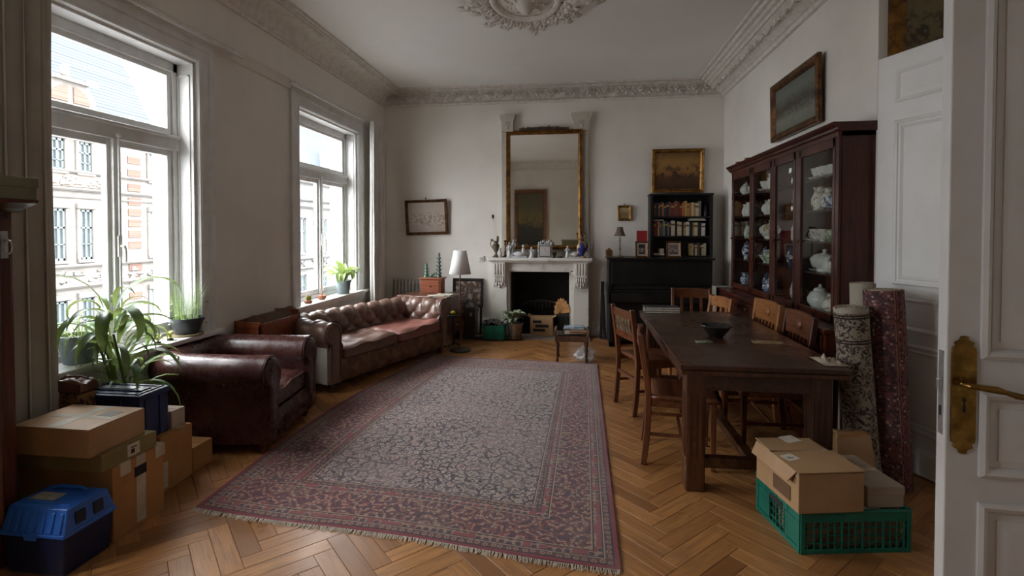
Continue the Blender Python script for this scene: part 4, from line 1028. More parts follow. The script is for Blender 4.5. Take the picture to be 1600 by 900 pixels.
# far window: grey pot of broad leaves, two tiny plants
pp = thing('broadleaf_plant', 'grey pot of bright broad-leaved plant on the far window sill', 'plant', (-2.955, 6.12, WZ0 + .012))
pot(pp, .092, .17, POTG, r0=.78)
bl = [blade(.24, .075, .9, 1.35, 21, 7, .3), blade(.28, .065, 1.7, 1.0, 22, 7, .3), blade(.22, .06, 2.3, .7, 23, 7, .3)]
bp = [b.build('leaf', LEAFL, pp, angle=80) for b in bl]
for k in range(22):
    o = bp[k] if k < 3 else bp[k % 3].copy()
    if k >= 3: COL.objects.link(o)
    a = k * 2.4; o.location = (.03 * math.cos(a), .03 * math.sin(a), .16 + .04 * (k % 3)); o.rotation_euler = (0, rr.uniform(-.25, .35), a); s_ = rr.uniform(.75, 1.15) * (1.35 if math.sin(a) < 0 else 1.0); o.scale = (s_,) * 3
for (y, m1, lab) in ((5.25, TERRA, 'tiny cactus in a flat dish at the left end of the far sill'), (5.55, TERRA, 'small terracotta pot with a stem on the far sill beside the window post')):
    t = thing('tiny_pot', lab, 'plant', (-2.94, y, WZ0 + .012)); M().lathe([(.001, 0), (.035, 0), (.045, .02), (.05, .05 if y > 5.4 else .03), (.04, .045 if y > 5.4 else .028), (.001, .03 if y < 5.4 else .045)], 14).build('pot', m1, t)
    if y < 5.4:
        for (a, b) in ((-.015, 0), (.016, .008), (0, -.012)): M().ell((a, b, .055), (.014, .014, .034), 8, 6).build('cactus', LEAFY, t)
    else: M().tube([(0, 0, .04), (.004, .0, .10), (-.004, .01, .16)], [.006, .004, .002], 6).build('stem', TERRA, t)
# ================================================================== rug
RC = {'nl': (-2.055, 2.489), 'nr': (.185, 2.27), 'fr': (.20, 5.795), 'fl': (-1.74, 5.93)}
rug = thing('oriental_rug', 'large faded red oriental rug with a dense floral field on the parquet', 'rug', (0, 0, 0))
def rugp(u, v):
    a, b, c, d = RC['nl'], RC['nr'], RC['fr'], RC['fl']
    x = (a[0] * (1 - u) + b[0] * u) * (1 - v) + (d[0] * (1 - u) + c[0] * u) * v
    y = (a[1] * (1 - u) + b[1] * u) * (1 - v) + (d[1] * (1 - u) + c[1] * u) * v
    if u < .5: x += -.16 * math.sin(PI * v) * (1 - 2 * u) ** 2          # the left edge bows outwards
    y += -.012 * math.sin(u * 9) * (1 - v)
    return x, y
NUR, NVR = 60, 90
def rugz(u, v): return .010 + .0035 * max(0, noise.noise((u * 4, v * 6, 2))) + (.004 * math.sin(u * 17) if v < .02 else 0) * .5
m = M().grid(NUR, NVR, lambda u, v: (*rugp(u, v), rugz(u, v)))
rim = [(k / NUR, 0) for k in range(NUR + 1)] + [(1, k / NVR) for k in range(1, NVR + 1)] + [(1 - k / NUR, 1) for k in range(1, NUR + 1)] + [(0, 1 - k / NVR) for k in range(1, NVR)]
m.loft([[(*rugp(u, v), rugz(u, v)) for u, v in rim], [(*rugp(u, v), .001) for u, v in rim]], True, False)
RW, RL = 2.2, 3.5
def rug_material():
    m_, t, b = nt('rug_weave')
    uv = N(t, 'ShaderNodeUVMap'); uv.uv_map = 'rug'
    sx = N(t, 'ShaderNodeSeparateXYZ'); t.links.new(uv.outputs[0], sx.inputs[0])
    X, Y = sx.outputs[0], sx.outputs[1]                 # metres from the left and near edges
    mx = math_(t, 'MINIMUM', X, math_(t, 'SUBTRACT', RW, X)); my = math_(t, 'MINIMUM', Y, math_(t, 'SUBTRACT', RL, Y))
    d = math_(t, 'MINIMUM', mx, my)
    cm = N(t, 'ShaderNodeCombineXYZ'); t.links.new(X, cm.inputs[0]); t.links.new(Y, cm.inputs[1]); P_ = cm.outputs[0]
    # mirror about the centre line so the pattern is symmetric
    cm2 = N(t, 'ShaderNodeCombineXYZ'); t.links.new(math_(t, 'ABSOLUTE', math_(t, 'SUBTRACT', X, RW / 2)), cm2.inputs[0]); t.links.new(Y, cm2.inputs[1])
    def vor(scale, feat, src, rnd=.85):
        n = N(t, 'ShaderNodeTexVoronoi', feature=feat, voronoi_dimensions='2D'); n.inputs['Scale'].default_value = scale; n.inputs['Randomness'].default_value = rnd
        t.links.new(src, n.inputs['Vector']); return n
    wob = noise_(t, P_, 15, 3); wadd = N(t, 'ShaderNodeVectorMath', operation='MULTIPLY_ADD'); t.links.new(wob.outputs['Color'], wadd.inputs[0]); wadd.inputs[1].default_value = (.10, .10, 0); t.links.new(cm2.outputs[0], wadd.inputs[2])
    Q = wadd.outputs[0]
    big = noise_(t, P_, 1.3, 3)
    # field
    e1 = vor(14, 'DISTANCE_TO_EDGE', Q); f1 = vor(14, 'F1', Q); e2 = vor(38, 'DISTANCE_TO_EDGE', Q, 1.0); f3 = vor(30, 'F1', Q)
    rosette = math_(t, 'SINE', math_(t, 'MULTIPLY', f1.outputs['Distance'], 34.0))
    hue = N(t, 'ShaderNodeSeparateColor'); t.links.new(f1.outputs['Color'], hue.inputs[0])
    cell = ramp(t, hue.outputs[0], [(0, srgb(148, 100, 98)), (.3, srgb(134, 118, 112)), (.55, srgb(120, 112, 118)), (.8, srgb(152, 132, 116)), (1, srgb(120, 76, 78))])
    cell = mix(t, smooth(t, rosette, .2, .5), cell, srgb(176, 158, 146))
    cell = mix(t, smooth(t, e2.outputs[0], .10, .03), cell, srgb(96, 78, 84))
    vine = mix(t, math_(t, 'MULTIPLY', smooth(t, e1.outputs[0], .15, .05), smooth(t, wob.outputs[0], .36, .5)), cell, srgb(46, 36, 46))
    vine = mix(t, math_(t, 'MULTIPLY', smooth(t, e1.outputs[0], .13, .17), smooth(t, e1.outputs[0], .22, .18)), vine, srgb(184, 168, 156))
    vine = mix(t, math_(t, 'MULTIPLY', smooth(t, f3.outputs['Distance'], .34, .2), .8), vine, srgb(62, 44, 54))
    field = mix(t, smooth(t, big.outputs[0], .4, .65, 0, .35), vine, srgb(150, 128, 124))
    # main border
    e4 = vor(6.2, 'F1', Q, .35); e5 = vor(26, 'DISTANCE_TO_EDGE', Q, .9); e6 = vor(20, 'F1', P_, .9)
    ros = math_(t, 'SINE', math_(t, 'MULTIPLY', e4.outputs['Distance'], 24.0))
    bd = mix(t, smooth(t, big.outputs[0], .38, .66), srgb(124, 54, 58), srgb(112, 72, 66))
    bd = mix(t, smooth(t, ros, .55, .8), bd, srgb(58, 46, 60)); bd = mix(t, smooth(t, ros, -.7, -.9), bd, srgb(160, 128, 104))
    bd = mix(t, smooth(t, e5.outputs[0], .09, .03), bd, srgb(66, 46, 52)); bd = mix(t, smooth(t, e6.outputs['Distance'], .22, .12), bd, srgb(150, 128, 112))
    # guard stripes
    g1 = vor(26, 'F1', P_, .3); hue2 = N(t, 'ShaderNodeSeparateColor'); t.links.new(g1.outputs['Color'], hue2.inputs[0])
    gs = mix(t, smooth(t, g1.outputs['Distance'], .42, .26), srgb(84, 54, 58), srgb(142, 118, 100)); gs = mix(t, smooth(t, g1.outputs['Distance'], .2, .1), gs, srgb(110, 42, 48))
    gs2 = mix(t, smooth(t, g1.outputs['Distance'], .45, .3), srgb(150, 122, 104), srgb(70, 52, 66)); gs2 = mix(t, smooth(t, hue2.outputs[0], .5, .6), gs2, srgb(132, 66, 66))
    line = (srgb(46, 34, 40)); pale = srgb(160, 138, 118); red = srgb(126, 40, 52)
    def band(c, lo, hi, colr):
        f = math_(t, 'MULTIPLY', math_(t, 'GREATER_THAN', d, lo), math_(t, 'LESS_THAN', d, hi)); return mix(t, f, c, colr)
    c = field
    c = band(c, -1, .022, red)
    c = band(c, .022, .030, line); c = band(c, .030, .062, gs); c = band(c, .062, .068, pale); c = band(c, .068, .074, line)
    c = band(c, .074, .112, gs2); c = band(c, .112, .118, line); c = band(c, .118, .124, pale)
    c = band(c, .124, .335, bd)
    c = band(c, .335, .341, pale); c = band(c, .341, .347, line); c = band(c, .347, .385, gs2); c = band(c, .385, .391, line); c = band(c, .391, .425, gs); c = band(c, .425, .431, pale); c = band(c, .431, .437, line)
    wear = noise_(t, P_, 2.6, 6, .7)
    c = mix(t, smooth(t, wear.outputs[0], .48, .72, 0, .30), c, srgb(150, 130, 120))
    fine = noise_(t, P_, 190, 2); c = mix(t, smooth(t, fine.outputs[0], .3, .7, 0, .32), c, srgb(60, 48, 50))
    t.links.new(c, b.inputs['Base Color']); b.inputs['Roughness'].default_value = .95; b.inputs['Sheen Weight'].default_value = .25; b.inputs['Specular IOR Level'].default_value = .2
    bump_(t, b, fine.outputs[0], .35, .004)
    return m_
ro = m.build('rug_pile', rug_material(), rug, angle=80)
uvn = ro.data.uv_layers.new(name='rug')
uvv = [(i / NUR * RW, j / NVR * RL) for j in range(NVR + 1) for i in range(NUR + 1)] + [(u * RW, v * RL) for u, v in rim] * 2
for li, lp_ in enumerate(ro.data.loops): uvn.data[li].uv = uvv[lp_.vertex_index]
m = M(); rf = random.Random(2)
for v_, sg in ((0, -1), (1, 1)):
    for k in range(420):
        u = (k + rf.random() * .8) / 420; x, y = rugp(u, v_); l = rf.uniform(.018, .036); dxx = rf.uniform(-.012, .012)
        m.add([(x - .0022, y, .010), (x + .0022, y, .010), (x + dxx + .0015, y + sg * l, .003), (x + dxx - .0015, y + sg * l, .003)], [(0, 1, 2, 3)])
fo = m.build('fringe', mat('fringe_cotton', srgb(186, 178, 160), .9), rug, smooth=False); fo['kind'] = 'stuff'

# ================================================================== fireplace
fpl = thing('fireplace', 'pale grey marble fireplace surround with fluted corbels on the end wall', 'fireplace', (-.553, YB, 0))
fx = .553
def L(X): return X + fx
hw = (FX1 - FX0) / 2
q = M().box(-.80, -.30, 0, .70, .02, .02); q.build('hearth_slab', mat('hearth_stone', (.26, .22, .19), .5, col2=(.2, .16, .13), scale=3), fpl, smooth=False, bevel=.003)
fpl.children[0].location = (0, -.08, -.002)
for x0, x1 in ((-.685, -hw - .035), (hw + .035, .685)):
    q = M().box(x0, -.20, .02, x1, 0, 1.06).box(x0 - .012, -.215, .02, x1 + .012, 0, .12); q.build('jamb', MARBLE, fpl, smooth=False, bevel=.005)
for s_ in (-1, 1): M().box(s_ * (hw + .035), -.175, .02, s_ * hw, 0, FZ1 + .03).build('inner_slip', MARBLE, fpl, smooth=False, bevel=.004)
q = M().box(-hw - .035, -.185, FZ1 + .02, hw + .035, 0, 1.06); q.build('frieze_slab', MARBLE, fpl, smooth=False, bevel=.004)
q = M().box(-hw - .035, -.175, FZ1, hw + .035, 0, FZ1 + .03); q.build('inner_lintel', MARBLE, fpl, smooth=False, bevel=.004)
q = M().box(-.71, -.26, 1.06, .71, 0, 1.085).box(-.73, -.30, 1.085, .73, .0, 1.128); q.build('mantel_shelf', MARBLE, fpl, smooth=False, bevel=.006)
for s_ in (-1, 1):
    cx = s_ * .575
    pr = [(-.20, .70), (-.212, .715), (-.225, .76), (-.235, .80), (-.23, .86), (-.248, .93), (-.262, 1.06), (-.20, 1.06)]
    q = M().prism(pr, 0, cx - .085, cx + .085); o = q.build('corbel', MARBLE, fpl, angle=30)
    for k in range(4):
        x = cx - .06 + k * .04; M().tube([(x, -.258, 1.045), (x, -.246, .93), (x, -.236, .885)], [.012, .012, .010], 8).build('flute', MARBLE, o)
    q = M()
    for k in range(5): q.ell((cx - .056 + .028 * k, -.236, .81), (.014, .02, .04), 8, 6)
    for k in range(3): q.ell((cx - .036 + .036 * k, -.226, .755), (.016, .018, .028), 8, 6)
    q.ell((cx, -.215, .715), (.016, .016, .02), 8, 6).box(cx - .08, -.25, .862, cx + .08, -.2, .875)
    q.build('acanthus_carving', MARBLE, o)
q = M().box(-hw - .06, .0, .0, -hw - .001, .46, 1.0).box(hw + .001, 0, 0, hw + .06, .46, 1.0).box(-hw - .06, .45, 0, hw + .06, .50, 1.0).box(-hw - .06, 0, FZ1 + .0, hw + .06, .5, 1.02)
q.build('firebox', BLACKI, fpl, smooth=False)
M().box(-hw - .05, 0, -.012, hw + .05, .46, .012).build('hearth_floor', BLACKI, fpl, smooth=False)
q = M()
for k in range(9): q.box(-.22 + k * .055, .2, .35 + .01 * abs(k - 4), -.205 + k * .055, .22, .42 + .04 * (1 - abs(k - 4) / 4))
q.tube([(-.30, .2, .40), (-.2, .19, .45), (0, .18, .475), (.2, .19, .45), (.30, .2, .40)], .014, 8); q.build('iron_grate', DARKM, fpl)
# overmantel: pilasters, back panel
om = thing('overmantel', 'grey painted overmantel with two scrolled pilaster tops framing the gilt mirror', 'overmantel', (-.495, YB, 1.128))
OMC = mat('overmantel_paint', (.52, .48, .41), .7, col2=(.44, .40, .34), scale=6)
M().box(-.62, -.025, 0, .625, 0, 1.84).build('back_panel', OMC, om, smooth=False, bevel=.003)
for s_ in (-1, 1):
    cx = s_ * .565; M().box(cx - .058, -.05, 0, cx + .058, -.02, 1.84).build('pilaster', OMC, om, smooth=False, bevel=.004)
    w_ = .085 if s_ < 0 else .115; c2 = s_ * .535 - (.0 if s_ < 0 else .01)
    q = M().prism([(c2 - w_, 1.80), (c2 + w_, 1.80), (c2 + w_, 1.94), (c2 + w_ * 1.12, 1.965), (c2 + w_ * 1.3, 2.01), (c2 + w_ * 1.3, 2.04), (c2 + w_ * .9, 2.05), (c2, 2.055), (c2 - w_ * .9, 2.05), (c2 - w_ * 1.3, 2.04), (c2 - w_ * 1.3, 2.01), (c2 - w_ * 1.12, 1.965), (c2 - w_, 1.94)], 1, -.09, 0)
    o = q.build('pilaster_top', OMC, om, smooth=False, bevel=.005)
    q = M(); scroll(q, c2, 1.91, .035, .3, .008, 1, .092); q.ell((c2, -.09, 1.86), (.02, .012, .03)); q.build('scroll_carving', OMC, o)
# gilt mirror
MIRR, t_, b_ = nt('mirror_glass'); b_.inputs['Metallic'].default_value = 1; b_.inputs['Roughness'].default_value = .03; b_.inputs['Base Color'].default_value = (.86, .87, .82, 1)
MWW, MH = 1.09, 1.70
mr = thing('gilt_mirror', 'tall gilt framed mirror standing on the mantelpiece', 'mirror', (-.505, YB - .055, 1.24 + MH / 2), math.radians(-1.2))
M().frame(MWW, MH, ((0, -.0), (0, .03), (.012, .04), (.022, .03), (.032, .042), (.042, .034), (.058, .018), (.062, .0))).build('mirror_frame', GILT, mr, angle=25)
M().box(-MWW / 2 + .055, -.006, -MH / 2 + .055, MWW / 2 - .055, -.003, MH / 2 - .055).build('mirror_glass', MIRR, mr, smooth=False)
M().box(-MWW / 2 + .01, -.003, -MH / 2 + .01, MWW / 2 - .01, .0, MH / 2 - .01).build('back_board', DARKW, mr, smooth=False)
q = M(); r = random.Random(5)
q.prism([(-.36, MH / 2 + .0), (.36, MH / 2), (.34, MH / 2 + .03), (.12, MH / 2 + .045), (0, MH / 2 + .05), (-.12, MH / 2 + .045), (-.34, MH / 2 + .03)], 1, -.02, -.008)
for k in range(26):
    x = -.34 + .68 * k / 25; q.ell((x, -.022, MH / 2 + .012 + .02 * r.random() + .015 * (1 - abs(x) / .34)), (.018, .012, .012 + .008 * r.random()), 7, 5)
q.build('carved_crest', mat('crest_dark', srgb(84, 66, 52), .6, col2=srgb(48, 36, 28), scale=20), mr)

# ================================================================== pictures
def painting_mat(name, stops, blob, sc=3.2, seed=0.0, rough=.35, horizon=.35):
    m_, t, b = nt(name); v = coords(t, 'Object', loc=(seed, 0, seed * .7))
    tc = N(t, 'ShaderNodeTexCoord'); sp = N(t, 'ShaderNodeSeparateXYZ'); t.links.new(tc.outputs['Generated'], sp.inputs[0])
    n = noise_(t, v, sc, 6, .6, .6); n2 = noise_(t, v, sc * 3.2, 5, .6)
    h = math_(t, 'ADD', sp.outputs[2], math_(t, 'MULTIPLY', math_(t, 'SUBTRACT', n.outputs[0], .5), .35))
    c = ramp(t, h, stops)
    band = math_(t, 'MULTIPLY', smooth(t, sp.outputs[2], horizon - .28, horizon), smooth(t, sp.outputs[2], horizon + .42, horizon + .05))
    f = math_(t, 'MULTIPLY', smooth(t, n2.outputs[0], .46, .6), band)
    c = mix(t, f, c, blob[0]); f2 = math_(t, 'MULTIPLY', smooth(t, n2.outputs[0], .64, .7), band); c = mix(t, f2, c, blob[1])
    t.links.new(c, b.inputs['Base Color']); b.inputs['Roughness'].default_value = rough; return m_
def picture(name, label, w, h, loc, rot, fm, canvas, fw=.05, depth=.03, mount=None, group=None, cat='painting'):
    t = thing(name, label, cat, loc, group=group, rot=rot)
    M().frame(w, h, ((0, 0), (0, depth * .8), (fw * .15, depth), (fw * .45, depth * .75), (fw * .6, depth * .85), (fw * .9, depth * .4), (fw, depth * .1), (fw, 0))).build('picture_frame', fm, t, angle=25)
    i = fw * .9
    if mount:
        M().box(-w / 2 + i, -.004, -h / 2 + i, w / 2 - i, -.001, h / 2 - i).build('mount', mount, t, smooth=False); i += fw * .8
    M().box(-w / 2 + i, -.007, -h / 2 + i, w / 2 - i, -.002, h / 2 - i).build('picture', canvas, t, smooth=False)
    return t
P1 = painting_mat('print_sepia', [(0, srgb(150, 134, 122)), (.4, srgb(176, 160, 148)), (1, srgb(166, 150, 138))], (srgb(118, 100, 90), srgb(190, 178, 166)), 9, 1, .3, .36)
P2 = painting_mat('painting_dark_landscape', [(0, srgb(58, 38, 20)), (.3, srgb(84, 54, 26)), (.45, srgb(138, 98, 48)), (.75, srgb(150, 112, 58)), (1, srgb(104, 74, 38))], (srgb(50, 32, 18), srgb(186, 140, 78)), 3.2, 3, .5, .42)
P3 = painting_mat('painting_battle', [(0, srgb(92, 98, 88)), (.25, srgb(120, 124, 112)), (.5, srgb(62, 62, 50)), (.75, srgb(104, 110, 102)), (1, srgb(90, 98, 96))], (srgb(44, 38, 26), srgb(190, 168, 120)), 9, 5, .35, .42)
P4 = painting_mat('painting_small', [(0, srgb(120, 100, 70)), (1, srgb(176, 154, 110))], (srgb(70, 54, 40), srgb(190, 170, 130)), 16, 7)
P5 = painting_mat('painting_olive', [(0, srgb(30, 24, 18)), (.38, srgb(44, 36, 24)), (.52, srgb(118, 98, 38)), (.75, srgb(88, 80, 44)), (1, srgb(70, 62, 42))], (srgb(24, 18, 14), srgb(84, 44, 30)), 4, 9, .3, .35)
P6 = painting_mat('painting_brown_sky', [(0, srgb(96, 84, 52)), (.5, srgb(118, 104, 68)), (1, srgb(122, 106, 74))], (srgb(58, 46, 28), srgb(110, 96, 62)), 4, 11, .35)
picture('framed_print', 'sepia figure print in a dark gilt frame, hung crooked left of the chimneypiece', .64, .52, (-2.245, YB - .035, 1.706), (math.radians(3), math.radians(-1.8), 0), GILTD, P1, .045)
t = bpy.data.objects['framed_print']; M().tube([(0, 0, .26), (0, .01, .30)], .004, 6).ell((0, -.004, .275), (.012, .006, .014), 8, 5).build('hanging_hook', BRASS, t)
picture('framed_painting', 'dark brown landscape painting in a gilt frame above the black bookcase', .70, .60, (1.342, YB - .06, 2.335), (math.radians(4), 0, 0), GILT, P2, .055)
picture('framed_miniature', 'small portrait in a gilt frame on the wall above the table lamp', .188, .215, (.627, YB - .02, 1.755), (0, 0, 0), GILT, P4, .034, .02)
t = bpy.data.objects['framed_miniature']; M().tube([(0, 0, .105), (0, .008, .135)], .003, 6).ell((0, -.002, .118), (.010, .006, .010), 8, 5).build('hanging_hook', BRASS, t)
picture('framed_painting', 'gilt framed painting of figures in a landscape on the right wall over the china cabinet', 1.03, .56, (XR - .035, 4.955, 2.665), (0, 0, -PI / 2), GILTD, P3, .075, .04)
o = bpy.data.objects['framed_painting.001']; o.rotation_euler = (math.radians(1), 0, -PI / 2)
picture('framed_painting', 'olive painting in a broad gilt frame, seen above the white panelled door', .70, .90, (2.375, 3.722, 2.90), (0, 0, 0), GILT, P6, .115, .035)
picture('framed_painting', 'tall yellow painting in a brown frame on the front wall, seen in the mirror', .98, 1.95, (-1.80, YF + .03, 1.78), (0, 0, PI), mat('brown_gilt', srgb(130, 82, 48), .4, .3, col2=srgb(84, 48, 28), scale=12), P5, .11, .05)
ch = thing('olive_chest', 'low olive green chest on the front wall, seen in the mirror', 'chest', (-.35, YF + .20, 0)); CHG = mat('olive_paint', srgb(96, 92, 58), .5)
M().box(-.48, -.16, .06, .48, .17, 1.22).build('chest_body', CHG, ch, smooth=False, bevel=.005); M().box(-.5, -.18, 1.22, .5, .19, 1.25).build('chest_top', CHG, ch, smooth=False, bevel=.005)
for s_ in (-1, 1): o = M().box(s_ * .24 - .22, .16, .12, s_ * .24 + .22, .185, 1.18).build('door', CHG, ch, smooth=False, bevel=.004); M().ell((s_ * .05, .195, .7), (.012, .014, .012)).build('knob', BRASS, o)
for (x, y) in ((-.44, -.12), (.44, -.12), (-.44, .13), (.44, .13)): M().box(x - .02, y - .02, 0, x + .02, y + .02, .06).build('foot', CHG, ch, smooth=False)

# ================================================================== mantel ornaments
MZ = 1.128
def lathe_thing(name, label, cat, loc, prof, m_, seg=14, group=None, extra=None, sx=1, sy=1, part='body', rz=0.0):
    t = thing(name, label, cat, loc, rz, group); M().lathe(prof, seg, (0, 0, 0), sx, sy).build(part, m_, t, angle=40)
    if extra: extra(t)
    return t
MG = 'ornaments on the mantelpiece'
def handle(t, m_, r0, z0, z1, out=.03, th=.005, sgn=1, nm='handle'):
    pts = [(sgn * (r0 + out * math.sin(PI * k / 8)), 0, z0 + (z1 - z0) * k / 8) for k in range(9)]
    M().tube(pts, th, 6).build(nm, m_, t)
def spout(t, m_, r0, z0, z1, out=.05, th=.010, sgn=-1):
    M().tube([(sgn * r0 * .8, 0, z0), (sgn * (r0 + out * .5), 0, z0 + .3 * (z1 - z0)), (sgn * (r0 + out), 0, z1)], [th * 1.4, th, th * .7], 7).build('spout', m_, t)
URN = [(.001, 0), (.042, 0), (.044, .012), (.022, .03), (.014, .06), (.03, .085), (.042, .12), (.046, .15), (.03, .17), (.026, .185), (.038, .20), (.036, .205), (.001, .205)]
BR = mat('aged_bronze', srgb(120, 110, 92), .4, .5, col2=srgb(78, 68, 56), scale=22)
t = lathe_thing('ewer', 'tall pale metal ewer at the far left end of the mantelpiece', 'ewer', (-1.175, 7.18, MZ), URN, BR, 16, MG); handle(t, BR, .04, .11, .225, .03, .006, -1); M().ell((.02, 0, .235), (.018, .016, .035)).ell((-.05, 0, .215), (.022, .012, .016)).build('finial', BR, t)
for (x, lab, sc) in ((-1.045, 'dark brass candlestick left of the mirror on the mantelpiece', 1.0), (.02, 'dark branched candlestick before the right frame of the mirror', 1.55)):
    t = lathe_thing('candlestick', lab, 'candlestick', (x, 7.20, MZ), [(r * (1 if sc < 1.2 else .9), z * sc) for r, z in [(.001, 0), (.04, 0), (.042, .008), (.02, .02), (.010, .04), (.015, .06), (.008, .08), (.008, .15), (.014, .165), (.007, .18), (.018, .20), (.018, .215), (.001, .215)]], GILTD, 14, MG)
    if sc > 1.2:
        for s_ in (-1, 1): M().tube([(0, 0, .24), (s_ * .03, 0, .22), (s_ * .045, 0, .25), (s_ * .045, 0, .29)], .005, 6).lathe([(.001, 0), (.016, 0), (.012, .02), (.001, .02)], 10, (s_ * .045, 0, .285)).build('arm', GILTD, t)
FIG = mat('figurine_white', (.62, .61, .60), .3, col2=(.42, .42, .46), scale=22, lo=.42, hi=.58)
def figurine(name, label, x, y, h, m_, lean=0, seed=1):
    t = thing(name, label, 'figurine', (x, y, MZ), 0, MG); r = random.Random(seed)
    M().lathe([(.001, 0), (.034, 0), (.034, .012), (.026, .018), (.001, .018)], 12).build('base', m_, t)
    M().lathe([(.001, .014), (.026, .018), (.022, h * .3), (.014, h * .5), (.020, h * .66), (.019, h * .74), (.008, h * .80), (.001, h * .81)], 12, (0, 0, 0), 1, .75).build('gown', m_, t)
    M().ell((lean, 0, h * .87), (.012, .013, h * .085), 10, 7).build('head', m_, t)
    for s_ in (-1, 1): M().tube([(s_ * .018, 0, h * .72), (s_ * .03, -.012, h * .58), (s_ * .012, -.024, h * .52)], [.007, .006, .005], 6).build('arm', m_, t)
figurine('figurine', 'white porcelain figurine standing beside the left candlestick', -.985, 7.17, .20, FIG, .004, 2)
figurine('figurine', 'tall dark figurine close to the left frame of the mirror', -.93, 7.22, .24, SILVERP, 0, 3)
figurine('figurine', 'small pale figurine left of the mantel clock', -.665, 7.16, .14, FIG, .0, 4)
figurine('figurine', 'white figurine right of the clock, nearest the blue vase', -.165, 7.16, .155, FIG, .003, 5)
def reclining(label, x, y, l, h, m_, seed):
    t = thing('figure_group', label, 'figurine', (x, y, MZ), 0, MG); r = random.Random(seed)
    M().box(-l / 2, -.03, 0, l / 2, .03, .018).build('base', m_, t, smooth=False, bevel=.004)
    M().ell((0, 0, .045), (l * .36, .026, .032), 12, 8).ell((l * .28, 0, .045 + h * .35), (.022, .02, h * .28), 10, 7).build('body', m_, t)
    M().ell((l * .28, 0, .05 + h * .72), (.017, .017, .02), 10, 7).build('head', m_, t)
    M().tube([(-l * .3, 0, .05), (-l * .42, -.01, .03), (-l * .46, -.01, .025)], [.014, .011, .008], 7).build('leg', m_, t)
reclining('pale porcelain group of a reclining figure, left of the clock', -.845, 7.15, .20, .13, FIG, 1)
reclining('low grey porcelain group between the white figurine and blue vase', -.06, 7.15, .14, .07, SILVERP, 2)
clk = thing('mantel_clock', 'square pale mantel clock with small ornaments on top, centre of the mantelpiece', 'clock', (-.475, 7.17, MZ), 0, MG)
M().box(-.088, -.05, 0, .088, .05, .165).build('clock_case', SILVERP, clk, smooth=False, bevel=.006)
M().frame(.15, .14, ((0, 0), (0, .006), (.012, .008), (.014, 0))).build('face_frame', BR, clk, loc=(0, -.05, .083))
o = M().box(-.062, -.056, .025, .062, -.05, .142).build('clock_face', mat('clock_dial', srgb(196, 192, 188), .5), clk, smooth=False)
q = M()
for k in range(12): q.box(.044 * math.sin(k * PI / 6) - .003, -.0585, .083 + .044 * math.cos(k * PI / 6) - .003, .044 * math.sin(k * PI / 6) + .003, -.056, .083 + .044 * math.cos(k * PI / 6) + .003)
q.bar((0, -.058, .083), (.0, -.058, .118), .004, .003).bar((0, -.058, .083), (.026, -.058, .07), .004, .003); q.build('dial_hands', BLACKI, o)
q = M()
for k in range(7): q.ell((-.075 + .025 * k, 0, .178 + .012 * (k % 3)), (.012, .014, .018), 8, 6)
q.build('top_ornament', FIG, clk)
lathe_thing('small_cup', 'little dark metal cup right of the clock on the mantelpiece', 'cup', (-.345, 7.16, MZ), [(.001, 0), (.02, 0), (.008, .02), (.024, .04), (.026, .07), (.001, .066)], DARKM, 12, MG)
lathe_thing('small_dish', 'low gilt dish below the mirror, right of the little cup', 'dish', (-.265, 7.15, MZ), [(.001, 0), (.03, 0), (.045, .02), (.04, .02), (.001, .008)], BR, 14, MG)
lathe_thing('small_jar', 'dark little lidded jar just left of the clock', 'jar', (-.60, 7.19, MZ), [(.001, 0), (.02, 0), (.03, .03), (.02, .06), (.014, .07), (.001, .085)], DARKM, 12, MG)
VB = mat('blue_gilt_porcelain', srgb(52, 52, 118), .15, col2=srgb(190, 160, 96), scale=13, lo=.5, hi=.55, detail=2)
t = lathe_thing('covered_vase', 'blue and gilt covered vase near the right end of the mantelpiece', 'vase', (.035, 7.15, MZ), [(.001, 0), (.038, 0), (.04, .012), (.022, .03), (.03, .05), (.06, .10), (.064, .14), (.045, .18), (.024, .20), (.028, .205), (.001, .205)], VB, 18, MG)
M().lathe([(.001, .205), (.03, .205), (.022, .225), (.008, .24), (.010, .26), (.001, .275)], 14).build('lid', GILTD, t)
for s_ in (-1, 1): handle(t, GILTD, .05, .11, .18, .022, .005, s_)
t = lathe_thing('slim_ewer', 'slim dark ewer at the far right end of the mantelpiece', 'ewer', (.115, 7.18, MZ), [(r * .7, z * .95) for r, z in URN], SILVERP, 14, MG); handle(t, SILVERP, .03, .1, .2, .03, .005, 1)
lathe_thing('glass_vase', 'small pale vase between the left ewer and the candlestick', 'vase', (-1.11, 7.16, MZ), [(.001, 0), (.02, 0), (.026, .03), (.018, .07), (.012, .10), (.018, .12), (.001, .118)], SILVERP, 12, MG)

for o in list(COL.objects):
    if o.get('group') == MG: o.scale = (1.14, 1.0, 1.14)

# ================================================================== wall fittings
t = thing('wall_thermostat', 'small square white thermostat on the wall left of the mantelpiece', 'thermostat', (-1.43, YB, 1.10)); M().box(-.042, -.025, -.042, .042, 0, .042).build('plate', WPAINT, t, smooth=False, bevel=.006); M().lathe([(.001, 0), (.024, 0), (.022, .012), (.001, .012)], 16).build('dial', SILVERP, t, rot=(PI / 2, 0, 0), loc=(0, -.025, 0))
t = thing('wall_hook', 'tiny black wall hook with a hanging thread above the left ewer', 'hook', (-1.26, YB, 1.715)); M().box(-.012, -.012, -.025, .012, 0, .025).build('plate', BLACKB, t, smooth=False, bevel=.003); M().tube([(0, -.014, -.02), (.015, -.02, -.14), (.03, -.03, -.30)], .002, 5).build('thread', PAPER, t)
